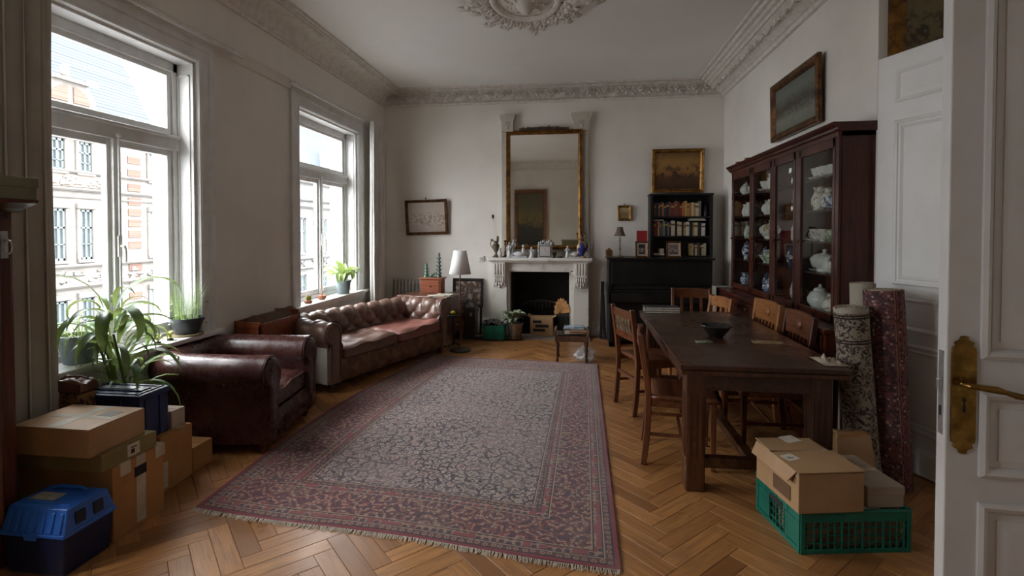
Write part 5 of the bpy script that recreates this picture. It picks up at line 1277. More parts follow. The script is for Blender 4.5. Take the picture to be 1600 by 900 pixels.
# radiator
rd = thing('radiator', 'old grey ribbed cast iron radiator in the far left corner', 'radiator', (-2.47, 7.28, 0)); RADM = mat('radiator_paint', (.50, .49, .46), .5)
for k in range(11):
    x = -.27 + k * .054
    M().tube([(x, -.035, .10), (x, -.035, .74), (x, -.02, .775), (x, .02, .775), (x, .035, .74), (x, .035, .10)], .021, 8).build('rib', RADM, rd)
M().tube([(-.29, 0, .14), (.29, 0, .14)], .02, 8).build('pipe', RADM, rd); M().tube([(-.29, 0, .72), (.29, 0, .72)], .02, 8).build('pipe', RADM, rd)
for x in (-.24, .24): M().box(x - .02, -.03, 0, x + .02, .03, .11).build('foot', RADM, rd, smooth=False)
# desk behind the sofa
dk = thing('writing_desk', 'brown wooden writing desk with drawers behind the far sofa arm', 'desk', (-1.985, 6.75, 0), math.radians(-12))
M().box(-.37, -.30, .622, .37, .30, .652).build('desk_top', DESKW, dk, smooth=False, bevel=.008)
M().box(-.35, -.28, .50, .35, .28, .622).build('apron', DESKW, dk, smooth=False, bevel=.003)
for s_ in (-1, 1):
    M().box(s_ * .35, -.27, .14, s_ * .16, .27, .50).build('pedestal', DESKW, dk, smooth=False, bevel=.003)
    for y in (-.25, .25): M().lathe([(.016, 0), (.022, .02), (.014, .05), (.024, .09), (.028, .14)], 10, (s_ * .32, y, 0)).build('leg', DESKW, dk)
for k in range(2):
    o = M().box(.35, -.24, .18 + .16 * k, .362, .24, .32 + .16 * k).build('drawer', DESKW, dk, smooth=False, bevel=.003); M().ell((.372, 0, .25 + .16 * k), (.014, .016, .016)).build('knob', BRASS, o)
cb_ = thing('drawer_box', 'small red-brown wooden drawer box on the desk', 'box', (-2.0, 6.83, .652), math.radians(-4))
M().box(-.145, -.09, 0, .145, .09, .195).build('box_body', REDW, cb_, smooth=False, bevel=.003); M().box(-.165, -.11, .195, .165, .11, .215).build('box_top', REDW, cb_, smooth=False, bevel=.005)
o = M().box(-.125, -.098, .02, .125, -.09, .175).build('drawer', REDW, cb_, smooth=False, bevel=.003); M().ell((0, -.104, .10), (.012, .012, .012)).build('knob', BRASS, o)
def idol(label, x, y, h, m_, n, seed):
    t = thing('green_statuette', label, 'statuette', (x, y, .867)); r = random.Random(seed)
    M().lathe([(.001, 0), (.038, 0), (.038, .02), (.03, .03), (.001, .03)], 12).build('base', m_, t)
    z = .03; rr_ = .03
    for k in range(n):
        hh = (h - .03) / n; M().lathe([(.001, 0), (rr_ * .8, 0), (rr_, hh * .3), (rr_ * .9, hh * .7), (rr_ * .6, hh), (.001, hh)], 10, (0, 0, z)).build('tier', m_, t)
        if k < n - 1:
            for s_ in (-1, 1): M().ell((s_ * rr_ * 1.05, -.006, z + hh * .5), (.010, .012, hh * .28), 8, 6).build('arm', m_, t)
        z += hh; rr_ *= .9
idol('short green ceramic statuette on the drawer box, left one', -2.09, 6.83, .19, GREENC, 4, 1)
idol('tall grey-green ceramic statuette on the drawer box, right one', -1.91, 6.83, .34, mat('grey_green_ceramic', srgb(84, 104, 96), .3, col2=srgb(50, 56, 56), scale=24), 6, 2)
t = thing('green_figurine', 'low green ceramic figure between the two statuettes', 'figurine', (-2.0, 6.80, .867)); M().box(-.05, -.025, 0, .05, .025, .012).build('base', GREENC, t, smooth=False); M().ell((-.01, 0, .032), (.034, .018, .022)).ell((.03, 0, .05), (.016, .015, .018)).build('body', GREENC, t)
for k, (x, y, a, lab, m_) in enumerate(((-1.86, 6.50, .3, 'pale folded papers at the front of the desk', PAPER), (-1.78, 6.62, -.2, 'green-tinted magazine lying on the desk', mat('mag_green', srgb(170, 180, 160), .5)))):
    t = thing('papers', lab, 'papers', (x, y, .652), a); M().box(-.11, -.07, 0, .11, .07, .006).build('sheet', m_, t, smooth=False); M().box(-.10, -.065, .006, .115, .06, .011).build('sheet', PAPER, t, smooth=False, rot=(0, 0, .12))
# floor lamp
lamp = thing('floor_lamp', 'floor lamp with white drum shade and thin dark pole beside the sofa', 'lamp', (-1.478, 6.255, 0))
M().lathe([(.001, 0), (.132, 0), (.135, .008), (.128, .022), (.05, .032), (.02, .04), (.001, .04)], 32).build('base', DARKM, lamp)
M().lathe([(.010, .035), (.016, .05), (.010, .07), (.010, .45), (.014, .46), (.014, .48), (.010, .49), (.010, .80), (.013, .81), (.009, .83), (.009, 1.06), (.001, 1.06)], 12).build('pole', mat('pole_brown', srgb(96, 58, 38), .35, .3, col2=srgb(60, 34, 24), scale=20), lamp)
q = M().lathe([(.137, .965), (.078, 1.262)], 32); q.f = [f for f in q.f if len(f) == 4]; o = q.build('lamp_shade', SHADE, lamp); so = o.modifiers.new('thick', 'SOLIDIFY'); so.thickness = .003
M().ell((0, 0, 1.10), (.028, .028, .04)).build('bulb', mat('bulb', (.8, .8, .78), .2), lamp); M().bar((-.08, 0, 1.25), (.08, 0, 1.25), .004, .004).bar((0, -.08, 1.25), (0, .08, 1.25), .004, .004).build('shade_ring', BRASS, lamp, smooth=False)
# small tray table behind the sofa arm
tt = thing('side_stand', 'small dark round side stand with yellow fruit beside the sofa arm', 'stand', (-1.62, 6.48, 0)); M().lathe([(.001, .40), (.10, .40), (.105, .41), (.10, .42), (.001, .42)], 20).build('tray', BLACKB, tt); M().tube([(0, 0, .02), (0, 0, .41)], .012, 8).build('pole', BLACKB, tt)
for a in (0, 2.1, 4.2): M().tube([(0, 0, .06), (.10 * math.cos(a), .10 * math.sin(a), .008)], .009, 6).build('leg', BLACKB, tt)
t = thing('lemon', 'yellow lemon on the small dark side stand', 'fruit', (-1.62, 6.45, .42)); M().ell((0, 0, .028), (.04, .028, .028)).build('fruit_body', mat('lemon_skin', srgb(196, 178, 66), .45), t)
# black chest and fire screen
fs = thing('fire_screen', 'dark framed screen with a mottled picture leaning on the wall behind the black chest', 'screen', (-1.62, 7.30, 0), rot=(math.radians(-6), 0, 0))
M().frame(.46, .42, ((0, 0), (0, .02), (.01, .03), (.04, .02), (.045, 0))).build('screen_frame', BLACKB, fs, loc=(0, 0, .60)); M().box(-.19, -.012, .41, .19, 0, .79).build('screen_picture', mat('screen_cloth', srgb(76, 56, 46), .6, col2=srgb(150, 136, 122), scale=16, lo=.5, hi=.6), fs, smooth=False)
for s_ in (-1, 1): M().box(s_ * .20 - .015, -.02, .0, s_ * .20 + .015, 0, .40).build('leg', BLACKB, fs, smooth=False)
bc = thing('black_chest', 'black leather travelling chest with plastic wrapping on top, left of the fireplace', 'chest', (-1.59, 7.06, 0)); BLK = mat('black_leatherette', (.018, .017, .017), .42, col2=(.035, .033, .032), scale=9, bump=.1)
M().box(-.155, -.11, .0, .155, .11, .40).build('chest_body', BLK, bc, smooth=False, bevel=.008); M().box(-.16, -.115, .35, .16, .115, .43).build('chest_lid', BLK, bc, smooth=False, bevel=.01)
for x in (-.1, .1): M().box(x - .012, -.12, .32, x + .012, -.112, .37).build('clasp', STEEL, bc, smooth=False)
pw = thing('plastic_bag', 'crumpled dark plastic bag lying on the black chest', 'bag', (-1.60, 7.03, .43)); m = M(); m.grid(18, 14, lambda u, v: ((u - .5) * .27, (v - .5) * .18, .015 + .12 * (math.sin(PI * u) * math.sin(PI * v)) ** .7 * (.6 + .9 * abs(noise.noise((u * 7, v * 7, 2)))))); m.build('bag_film', mat('dark_film', (.06, .06, .065), .2, col2=(.14, .14, .15), scale=12), pw, angle=40)
sl_ = thing('dark_shoes', 'dark crumpled cloth on the floor beside the teal crate', 'cloth', (-1.40, 6.97, 0)); m = M(); m.ell((0, 0, .03), (.06, .04, .03)).ell((.05, .02, .025), (.04, .04, .025)); m.build('cloth_heap', BLK, sl_)
# teal crate with withered plants, steel bucket with plant
tc_ = thing('teal_crate', 'small teal plastic crate of withered plants in front of the fireplace', 'crate', (-1.16, 6.98, .018))
q = M().box(-.15, -.10, 0, .15, -.09, .19).box(-.15, .09, 0, .15, .10, .19).box(-.15, -.09, 0, -.14, .09, .19).box(.14, -.09, 0, .15, .09, .19).box(-.15, -.1, 0, .15, .1, .01); q.build('crate_wall', TEALP, tc_, smooth=False, bevel=.002)
for z in (0, .08, .165): M().box(-.156, -.106, z, .156, -.099, z + .025).build('rim_bar', TEALP, tc_, smooth=False)
for x in (-.15, -.01, .135): M().box(x, -.106, 0, x + .016, -.099, .19).build('post_bar', TEALP, tc_, smooth=False)
M().box(-.14, -.09, .12, .14, .09, .15).build('soil', SOIL, tc_, smooth=False)
rw = random.Random(8)
wl_ = blade(.16, .045, 2.4, 1.0, 2, 6, .2).build('leaf', mat('withered_leaf', srgb(84, 82, 72), .7, col2=srgb(52, 48, 44), scale=14), tc_, angle=80)
for k in range(26):
    o = wl_ if k == 0 else wl_.copy()
    if k: COL.objects.link(o)
    a = rw.random() * 6.28; o.location = (rw.uniform(-.11, .11), rw.uniform(-.06, .06), .15); o.rotation_euler = (rw.uniform(-.4, .4), rw.uniform(-.5, .3), a); s_ = rw.uniform(.8, 1.5); o.scale = (s_,) * 3
bk = thing('metal_bucket', 'dull metal bucket holding a broad-leaved plant at the fireplace', 'plant', (-.875, 6.99, .018)); BUK = mat('dull_steel', srgb(150, 138, 124), .32, .8, col2=srgb(104, 94, 84), scale=8)
M().lathe([(.001, 0), (.075, 0), (.08, .01), (.105, .20), (.112, .205), (.112, .222), (.102, .222), (.098, .2), (.001, .18)], 24).build('bucket', BUK, bk, angle=30)
bl_ = blade(.17, .075, 1.7, 1.1, 2, 6, .25).build('leaf', mat('pale_green_leaf', srgb(150, 158, 130), .5, col2=srgb(84, 104, 74), scale=10), bk, angle=80)
for k in range(26):
    o = bl_ if k == 0 else bl_.copy()
    if k: COL.objects.link(o)
    a = k * 2.4; o.location = (-.03 + .05 * math.cos(a), .05 * math.sin(a), .18 + .14 * rw.random()); o.rotation_euler = (rw.uniform(-.3, .3), rw.uniform(-.3, .3), a); s_ = rw.uniform(.6, 1.05); o.scale = (s_,) * 3
M().tube([(0, 0, .18), (-.02, 0, .26), (-.03, 0, .34)], [.007, .006, .004], 6).build('stem', LEAFD, bk)
# in the firebox
fb = thing('carton_in_hearth', 'cardboard carton with dark holes standing in the fireplace opening', 'box', (-.53, 7.36, .012)); M().box(-.16, -.12, 0, .16, .12, .26).build('box_body', CARD, fb, smooth=False, bevel=.004)
for s_ in (-1, 1): M().bar((s_ * .16, 0, .26), (s_ * .205, 0, .285), .24, .004, (0, 0, 1)).build('flap', CARD, fb, smooth=False)
for (a, b, c, d) in ((-.12, .0, .18, .22), (-.09, .10, .12, .16), (-.12, .05, .06, .10)): M().box(a, -.123, c, b, -.119, d).build('torn_hole', BLACKI, fb, smooth=False)
wf = thing('wicker_fan', 'tan wicker fan basket propped in the right of the fireplace', 'basket', (-.235, 7.36, .30), rot=(math.radians(-12), math.radians(-8), 0)); WIC = mat('wicker', srgb(196, 146, 88), .7, col2=srgb(150, 102, 58), scale=30, bump=.2)
for k in range(9):
    a = PI * (.08 + .84 * k / 8); M().prism([(-.03 + .02 * math.cos(a), .02), (.11 * math.cos(a - .16), .11 * 2 * math.sin(a - .16)), (.125 * math.cos(a), .125 * 2 * math.sin(a)), (.11 * math.cos(a + .16), .22 * math.sin(a + .16))], 1, -.006 - .002 * (k % 2), 0).build('fan_slat', WIC, wf, smooth=False)
cs = thing('coal_scuttle', 'black coal scuttle under the wicker fan in the fireplace', 'scuttle', (-.25, 7.40, .012)); M().lathe([(.001, 0), (.08, 0), (.10, .24), (.105, .25), (.095, .25), (.075, .02), (.001, .02)], 20).build('bucket', BLACKB, cs); M().box(-.10, -.05, .24, .10, .1, .30).build('coal', BLACKI, cs, smooth=False, bevel=.02)
# footstool with books
st = thing('footstool', 'low carved wooden stool with turned legs at the end of the rug', 'stool', (-.085, 5.98, 0)); STW = wood('stool_wood', srgb(70, 42, 28), srgb(112, 74, 48), 2, .4)
for sx in (-1, 1):
    for sy in (-1, 1): M().lathe([(.012, 0), (.018, .01), (.022, .03), (.014, .05), (.02, .08), (.014, .10), (.022, .14), (.015, .17), (.024, .20), (.026, .25), (.001, .25)], 10, (sx * .165, sy * .13, 0)).build('leg', STW, st)
M().box(-.19, -.155, .24, .19, -.125, .30).box(-.19, .125, .24, .19, .155, .30).box(-.19, -.13, .24, -.16, .13, .30).box(.16, -.13, .24, .19, .13, .30).build('apron', STW, st, smooth=False, bevel=.004)
for sx in (-1, 1): M().tube([(sx * .18, -.15, .30), (sx * .195, -.16, .345), (sx * .185, -.10, .365), (sx * .185, .10, .365), (sx * .195, .16, .345), (sx * .18, .15, .30)], .014, 8).build('arm_rail', STW, st)
m = M().grid(14, 12, lambda u, v: ((u - .5) * .34, (v - .5) * .27, .315 - .03 * math.sin(PI * u) * math.sin(PI * v))); m.build('seat_pad', mat('stool_cloth', srgb(92, 80, 66), .9, col2=srgb(60, 46, 38), scale=20), st)
t = thing('book', 'thick black book under the blue-white magazines on the stool', 'book', (-.05, 5.98, .318), .1); M().box(-.13, -.10, 0, .13, .10, .055).build('book_cover', BLACKB, t, smooth=False, bevel=.003); M().box(-.126, -.101, .006, .126, -.095, .049).build('page_block', PAPER, t, smooth=False)
t = thing('wooden_tray', 'small orange-brown wooden tray end on the stool beside the black book', 'tray', (.0, 5.885, .335), .05); M().box(-.11, -.015, 0, .11, .012, .02).build('tray_edge', CHL, t, smooth=False, bevel=.002)
t = thing('magazines', 'blue-white magazines on the black book on the stool', 'magazine', (-.055, 5.99, .373), -.05); MGZ = mat('magazine_cover', srgb(170, 184, 194), .3, col2=srgb(60, 96, 116), scale=10, lo=.5, hi=.56)
M().box(-.12, -.09, 0, .12, .09, .008).build('magazine', PAPER, t, smooth=False); M().box(-.118, -.088, .009, .115, .088, .017).build('magazine', MGZ, t, smooth=False, rot=(0, 0, .08))
pb = thing('carrier_bag', 'crumpled translucent white plastic bag on the floor under the stool', 'bag', (.07, 5.93, 0)); m = M()
def bagf(u, v):
    a = 2 * PI * u; r = .125 * math.sin(PI * (.06 + .88 * v)) ** .6 * (1 + .35 * noise.noise((math.cos(a) * 2.2, math.sin(a) * 2.2, v * 4)) + .25 * noise.noise((math.cos(a) * 6, math.sin(a) * 6, v * 9))); z = .005 + .19 * v * (1 + .2 * noise.noise((math.cos(a) * 2, math.sin(a) * 2, 8)))
    return (r * math.cos(a) * (1.15 - .7 * v), r * math.sin(a) * (1 - .7 * v) * .8, z)
PBM, t_, b_ = nt('bag_film_white'); b_.inputs['Base Color'].default_value = (.74, .75, .78, 1); b_.inputs['Roughness'].default_value = .25; b_.inputs['Alpha'].default_value = .55
m.grid(26, 14, bagf); m.build('bag_film', PBM, pb, angle=35)
# boards leaning right of the fireplace
for (x, h, a, lab) in ((.30, .80, 2.0, 'taller dark board leaning on the wall between fireplace and piano'), (.355, .62, -2.5, 'shorter dark board leaning on the wall beside the piano')):
    t = thing('leaning_board', lab, 'board', (x, 7.20 - .03 * (x > .32), 0), rot=(math.radians(-8), math.radians(a), 0)); M().box(-.022, -.012, 0, .022, .012, h).build('board', BLACKB, t, smooth=False, bevel=.003)
# ================================================================== dining table and chairs
tb = thing('dining_table', 'long dark oak draw-leaf dining table with fluted square legs', 'table', (1.005, 3.925, 0))
TX, TY, TZ = .445, .995, .757
q = M().box(-TX, -TY, TZ - .028, TX, TY, TZ); q.build('table_top', TABW, tb, smooth=False, bevel=.006)
q = M().box(-TX + .004, -TY + .004, TZ - .058, TX - .004, TY - .004, TZ - .032); q.build('draw_leaf', TABWV, tb, smooth=False, bevel=.005)  # lighter leg oak: window light on the table edge put into its colour
for s_ in (-1, 1):
    M().box(s_ * (TX - .10), -TY + .12, TZ - .17, s_ * (TX - .075), TY - .12, TZ - .058).build('apron', TABW, tb, smooth=False, bevel=.003)
    M().box(-TX + .10, s_ * (TY - .135), TZ - .17, TX - .10, s_ * (TY - .11), TZ - .058).build('apron', TABW, tb, smooth=False, bevel=.003)
for sx in (-1, 1):
    for sy in (-1, 1):
        x, y = sx * (TX - .105), sy * (TY - .155)
        q = M().box(x - .055, y - .055, .0, x + .055, y + .055, TZ - .06); o = q.build('leg', TABWV, tb, smooth=False, bevel=.008)
        q = M()
        for k in range(3):
            for (ax, sg) in ((0, -1), (0, 1), (1, -1), (1, 1)):
                d = -.03 + .03 * k
                if ax == 0: q.box(x + d - .008, y + sg * .055, .20, x + d + .008, y + sg * .059, TZ - .19)
                else: q.box(x + sg * .055, y + d - .008, .20, x + sg * .059, y + d + .008, TZ - .19)
        fl_ = q.build('fluting', TABWV, o, smooth=False, bevel=.002); fl_['kind'] = 'stuff'
for sy in (-1, 1): M().box(-TX + .15, sy * (TY - .155) - .028, .13, TX - .15, sy * (TY - .155) + .028, .19).build('stretcher', TABW, tb, smooth=False, bevel=.004)
M().box(-.03, -TY + .18, .13, .03, TY - .18, .18).build('stretcher', TABW, tb, smooth=False, bevel=.004)

def chair(label, loc, rz, style, wv=CHW, wx=CHWX, h=.83, group='dining chairs around the oak table', w=.40):
    """origin under the seat centre, back at -y, faces +y"""
    t = thing('dining_chair', label, 'chair', (*loc, 0), rz, group)
    hw_, yb, yf, sz = w / 2, -.20, .19, .445
    rake = .055
    def bk(z): return yb - rake * max(0, (z - sz) / (h - sz)) ** 1.2 - .03 * max(0, (sz - z) / sz) ** 2
    for sx in (-1, 1):
        pts = [(sx * hw_, bk(z), z) for z in (0, .1, .22, .34, sz, .55, .65, .75, h)]
        rings = [[(p[0] - .017, p[1] - .02, p[2]), (p[0] + .017, p[1] - .02, p[2]), (p[0] + .017, p[1] + .02, p[2]), (p[0] - .017, p[1] + .02, p[2])] for p in pts]
        M().loft(rings).build('back_post', wv, t, bevel=.005, angle=30)
        M().loft([[(sx * hw_ + i * k, yf + j * k, z) for i, j in ((-1, -1), (1, -1), (1, 1), (-1, 1))] for z, k in ((0, .014), (sz - .02, .019))]).build('front_leg', wv, t, bevel=.004, angle=30)
        M().bar((sx * hw_, bk(.2), .20), (sx * hw_, yf, .20), .014, .022).build('stretcher', wv, t, smooth=False, bevel=.003)
        M().box(sx * hw_ - .010, yb, sz - .065, sx * hw_ + .010, yf, sz - .012).build('seat_rail', wx, t, smooth=False, bevel=.003)
    M().box(-hw_, yf - .012, sz - .065, hw_, yf + .012, sz - .012).build('seat_rail', wx, t, smooth=False, bevel=.003)
    M().bar((-hw_, -.0, .20), (hw_, 0, .20), .022, .014).build('stretcher', wx, t, smooth=False, bevel=.003)
    M().box(-hw_ + .01, yb - .012, .27, hw_ - .01, yb + .006, .30).build('stretcher', wx, t, smooth=False, bevel=.003)
    q = M().grid(10, 10, lambda u, v: ((u - .5) * (w + .05) * (1 - .04 * (1 - v)), yb + .02 + (yf - yb + .03) * v, sz + .006 - .012 * math.sin(PI * u) * math.sin(PI * v)))
    so_ = q.build('seat', wx, t, angle=60); md = so_.modifiers.new('thick', 'SOLIDIFY'); md.thickness = .022
    def rail(z0, z1, bow, nm, m_=wx, th=.02, top_arc=0.0):
        n = 12
        rings = []
        for k in range(n + 1):
            u = k / n * 2 - 1; x = u * (hw_ - .012); yy = bk((z0 + z1) / 2) - bow * (1 - u * u); za = top_arc * (1 - u * u)
            rings.append([(x, yy - th / 2, z0), (x, yy + th / 2, z0), (x, yy + th / 2, z1 + za), (x, yy - th / 2, z1 + za)])
        return M().loft(rings).build(nm, m_, t, bevel=.004, angle=30)
    def slats(n, z0, z1, wd, m_=wv):
        for k in range(n):
            x = (k + .5) / n * 2 * (hw_ - .045) - (hw_ - .045)
            M().bar((x, bk(z0) - .008, z0), (x, bk(z1) - .012, z1), wd, .012, (0, 1, 0)).build('slat', m_, t, smooth=False, bevel=.002)
    if style == 'slat3':
        rail(h - .085, h - .015, .02, 'top_rail', wx, .02, .01); rail(.60, .645, .012, 'mid_rail'); rail(.50, .535, .008, 'lower_rail'); slats(4, .64, h - .08, .022)
    elif style == 'wicker':
        rail(h - .085, h - .02, .012, 'top_rail'); rail(.60, .66, .008, 'mid_rail')
        q = M()
        for k in range(15):
            x = -hw_ + .05 + (w - .10) * k / 14; q.tube([(x, bk(.66) - .008, .66), (x + .012 * math.sin(k * 2.1), bk(.72) - .012, .71), (x, bk(.77) - .012, h - .08)], .005, 5)
        o = q.build('woven_splat', mat('straw', srgb(150, 126, 98), .8, col2=srgb(96, 76, 56), scale=30), t); o['kind'] = 'stuff'
    elif style == 'splat':
        rail(h - .17, h, .02, 'top_rail', wx, .022, .008); rail(.52, .555, .01, 'lower_rail'); slats(6, .55, h - .165, .020)
        M().ell((0, bk(h - .09) - .008, h - .085), (.036, .022, .036), 14, 8).build('boss', wx, t)
    else:
        rail(h - .11, h - .01, .025, 'top_rail', wx, .02, .01); rail(.55, .59, .012, 'lower_rail'); slats(3, .58, h - .1, .03)
    return t
# left side: backs towards the rug, seats under the table
chair('brown wooden chair at the left of the table nearest the camera, slatted back', (.665, 3.52), math.radians(-97), 'slat3', h=.835, w=.39)
chair('brown wooden chair with woven straw back panel at the far left of the table', (.595, 4.46), math.radians(-70), 'wicker', h=.865, w=.37)
chair('light tan wooden chair with broad carved back rail, right side, further from camera', (1.29, 4.42), math.radians(93), 'splat', CHL, CHL, h=.925, w=.47)
chair('dark wooden chair with broad plain back rail and slats, right side, nearest camera', (1.30, 3.85), math.radians(89), 'splat', MAHOG, CHWX, h=.925, w=.47)
chair('red-brown wooden chair with slatted back at the table end before the piano', (1.23, 5.66), math.radians(178), 'rail', CHW, CHWX, h=.865, w=.40)
chair('honey coloured wooden chair at the far table corner, in front of the red-brown one', (1.14, 5.16), math.radians(106), 'rail', CHL, CHL, h=.86, w=.36)
# on the table
t = thing('bowl', 'black ceramic bowl standing on the dining table', 'bowl', (.955, 3.74, TZ)); M().lathe([(.001, .004), (.045, 0), (.05, .012), (.055, .015), (.098, .072), (.105, .08), (.102, .086), (.094, .074), (.05, .022), (.001, .02)], 28).build('bowl_body', mat('black_glaze', (.012, .012, .012), .22, col2=(.03, .028, .026), scale=14), t, angle=40)
t = thing('coaster', 'small green-white tile beside the black bowl on the table', 'coaster', (.825, 3.54, TZ), .2); M().box(-.05, -.025, 0, .05, .025, .01).build('tile', mat('tile_print', srgb(160, 170, 140), .4, col2=srgb(90, 110, 84), scale=40), t, smooth=False, bevel=.002)
t = thing('paper_slip', 'yellowed folded paper right of the black bowl on the table', 'paper', (1.215, 3.60, TZ), -.1); M().box(-.06, -.045, 0, .06, .045, .004).build('sheet', mat('old_paper', srgb(168, 142, 104), .8, col2=srgb(120, 96, 66), scale=24), t, smooth=False); M().box(.06, -.03, 0, .13, .03, .002).build('sheet', mat('old_paper', (0, 0, 0)), t, smooth=False)
for k, (a, lab, m_) in enumerate(((.05, 'bottom grey book of the stack at the far end of the table', mat('grey_cover', srgb(90, 88, 88), .5)), (-.03, 'middle pale book of the stack at the far end of the table', mat('pale_cover', srgb(150, 146, 140), .5)), (.06, 'top book with glossy cover on the stack at the far end of the table', mat('dark_cover', srgb(70, 74, 80), .25)))):
    t = thing('book', lab, 'book', (.745, 4.82, TZ + .019 * k), a, 'books stacked on the table'); M().box(-.155, -.075, .001, .155, .075, .018).build('book_cover', m_, t, smooth=False, bevel=.002); M().box(-.152, -.0765, .004, .15, -.07, .015).build('page_block', PAPER, t, smooth=False)
t = thing('crumpled_cloth', 'pale crumpled cloth hanging at the right near corner of the table', 'cloth', (1.405, 3.10, TZ)); m = M().grid(14, 10, lambda u, v: ((u - .5) * .13, (v - .5) * .20, .004 + .03 * abs(noise.noise((u * 5, v * 6, 3))) * math.sin(PI * u) * math.sin(PI * v) * 3)); m.build('cloth', mat('pale_cloth', srgb(176, 160, 140), .9, bump=.2, bscale=120), t, angle=60)

# ================================================================== buffet and china cabinet
bf = thing('buffet', 'long low mahogany buffet cupboard under the glazed china cabinet', 'buffet', (XR, 0, 0))
BX0 = 1.57 - XR
M().box(BX0 + .02, 3.56, .08, -.024, 6.2, .828).build('carcass', MAHOG, bf, smooth=False, bevel=.003)
M().box(BX0, 3.54, .828, -.001, 6.22, .86).build('counter_top', MAHOGX, bf, smooth=False, bevel=.006)
M().box(BX0 + .03, 3.57, 0, -.024, 6.19, .08).build('plinth', MAHOG, bf, smooth=False)
YS = [3.58, 4.23, 4.88, 5.53, 6.18]
def facemould(m, y, z, w, h, x, prof):
    m.T = Matrix.Translation((x, y, z)) @ Matrix.Rotation(-PI / 2, 4, 'Z'); m.frame(w, h, prof); m.T = None
for a, b in zip(YS, YS[1:]):
    o = M().box(BX0 + .005, a + .01, .12, BX0 + .022, b - .01, .66).build('door', MAHOG, bf, smooth=False, bevel=.003)
    q = M(); facemould(q, (a + b) / 2, .39, b - a - .12, .42, BX0 + .005, ((0, 0), (0, .004), (.012, .012), (.03, .002), (.03, 0))); q.build('door_moulding', MAHOG, o, angle=25)
    M().ell((BX0 - .008, b - .06, .40), (.014, .014, .014)).build('knob', BRASS, o)
    o = M().box(BX0 + .005, a + .01, .68, BX0 + .022, b - .01, .815).build('drawer', MAHOGX, bf, smooth=False, bevel=.003)
    for s_ in (-.12, .12): M().ell((BX0 - .008, (a + b) / 2 + s_, .755), (.014, .014, .014)).build('knob', BRASS, o)
t = thing('draped_cloth', 'grey-white cloth draped over the far end of the buffet', 'cloth', (1.70, 6.15, 0)); CLO = mat('grey_linen', srgb(150, 144, 134), .9, bump=.15, bscale=140)
m = M().box(-.155, -.10, .8605, .03, .075, .866).box(-.161, -.10, .30, -.155, .075, .866).box(-.155, .072, .35, .03, .078, .866); m.build('cloth', CLO, t, smooth=False, bevel=.002)

VX0, VX1, VY0, VY1, VZ0, VZ1 = 1.735, XR, 3.735, 6.19, .862, 2.235
vt = thing('china_cabinet', 'long glazed dark mahogany china cabinet with four glass doors on the right wall', 'cabinet', (0, 0, 0))
M().box(VX1 - .015, VY0, VZ0, VX1, VY1, VZ1 - .05).build('back_panel', DARKW, vt, smooth=False)
for y in (VY0, VY1 - .03): M().box(VX0 + .02, y, VZ0, VX1 - .015, y + .03, VZ1 - .05).build('side_panel', MAHOG, vt, smooth=False, bevel=.002)
M().box(VX0 + .02, VY0 + .03, VZ0, VX1 - .015, VY1 - .03, VZ0 + .03).build('base_board', MAHOGX, vt, smooth=False)
M().box(VX0 + .0, VY0, VZ1 - .09, VX1, VY1, VZ1 - .04).build('top_board', MAHOGX, vt, smooth=False)
q = M().prism([(VX0, VZ1 - .06), (VX0 - .015, VZ1 - .05), (VX0 - .02, VZ1 - .035), (VX0 - .045, VZ1 - .012), (VX0 - .05, VZ1), (VX1, VZ1), (VX1, VZ1 - .06)], 1, VY0 - .035, VY1 + .05); q.build('cornice', MAHOGX, vt, angle=25)
BAY = [(3.78, 4.36), (4.43, 4.895), (4.95, 5.48), (5.52, 6.16)]         # near to far: rightmost .. leftmost door
M().box(VX0, 4.90, VZ0, VX0 + .03, 4.945, VZ1 - .08).build('centre_post', MAHOG, vt, smooth=False, bevel=.004)
for y0, y1 in ((VY0, 3.78), (4.36, 4.43), (5.48, 5.52), (6.16, VY1)): M().box(VX0 + .004, y0, VZ0, VX0 + .03, y1, VZ1 - .08).build('post', MAHOG, vt, smooth=False, bevel=.003)
for (a, b) in BAY:
    q = M(); f_ = .045; z0, z1 = VZ0 + .005, VZ1 - .09
    q.box(VX0, a, z0, VX0 + .024, a + f_ * .8, z1).box(VX0, b - f_ * .8, z0, VX0 + .024, b, z1).box(VX0, a, z0, VX0 + .024, b, z0 + f_ * 1.2).box(VX0, a, z1 - f_ * 1.5, VX0 + .024, b, z1)
    o = q.build('door', MAHOG, vt, smooth=False, bevel=.004)
    M().box(VX0 + .010, a + .03, z0 + .05, VX0 + .013, b - .03, z1 - .06).build('pane', VGLASS, o, smooth=False)
    M().ell((VX0 - .010, b - .018, 1.42), (.012, .010, .012)).build('knob', BRASS, o)
SH = [VZ0 + .03, 1.185, 1.42, 1.66, 1.90]
for z in SH[1:]: M().box(VX0 + .04, VY0 + .03, z - .012, VX1 - .015, VY1 - .03, z).build('shelf', MAHOGX, vt, smooth=False)
for y in (4.395, 5.50): M().box(VX0 + .04, y - .01, VZ0 + .03, VX1 - .015, y + .01, VZ1 - .09).build('partition', DARKW, vt, smooth=False)
t = thing('small_picture', 'small wooden picture panel lying on the far end of the china cabinet top', 'picture', (1.84, 5.95, VZ1), 0); M().box(-.08, -.20, 0, .08, .20, .022).build('panel', GILTD, t, smooth=False, bevel=.003); M().box(-.08, -.19, .022, .06, -.13, .05).box(-.08, .12, .022, .06, .18, .05).build('block', TERRA, t, smooth=False)

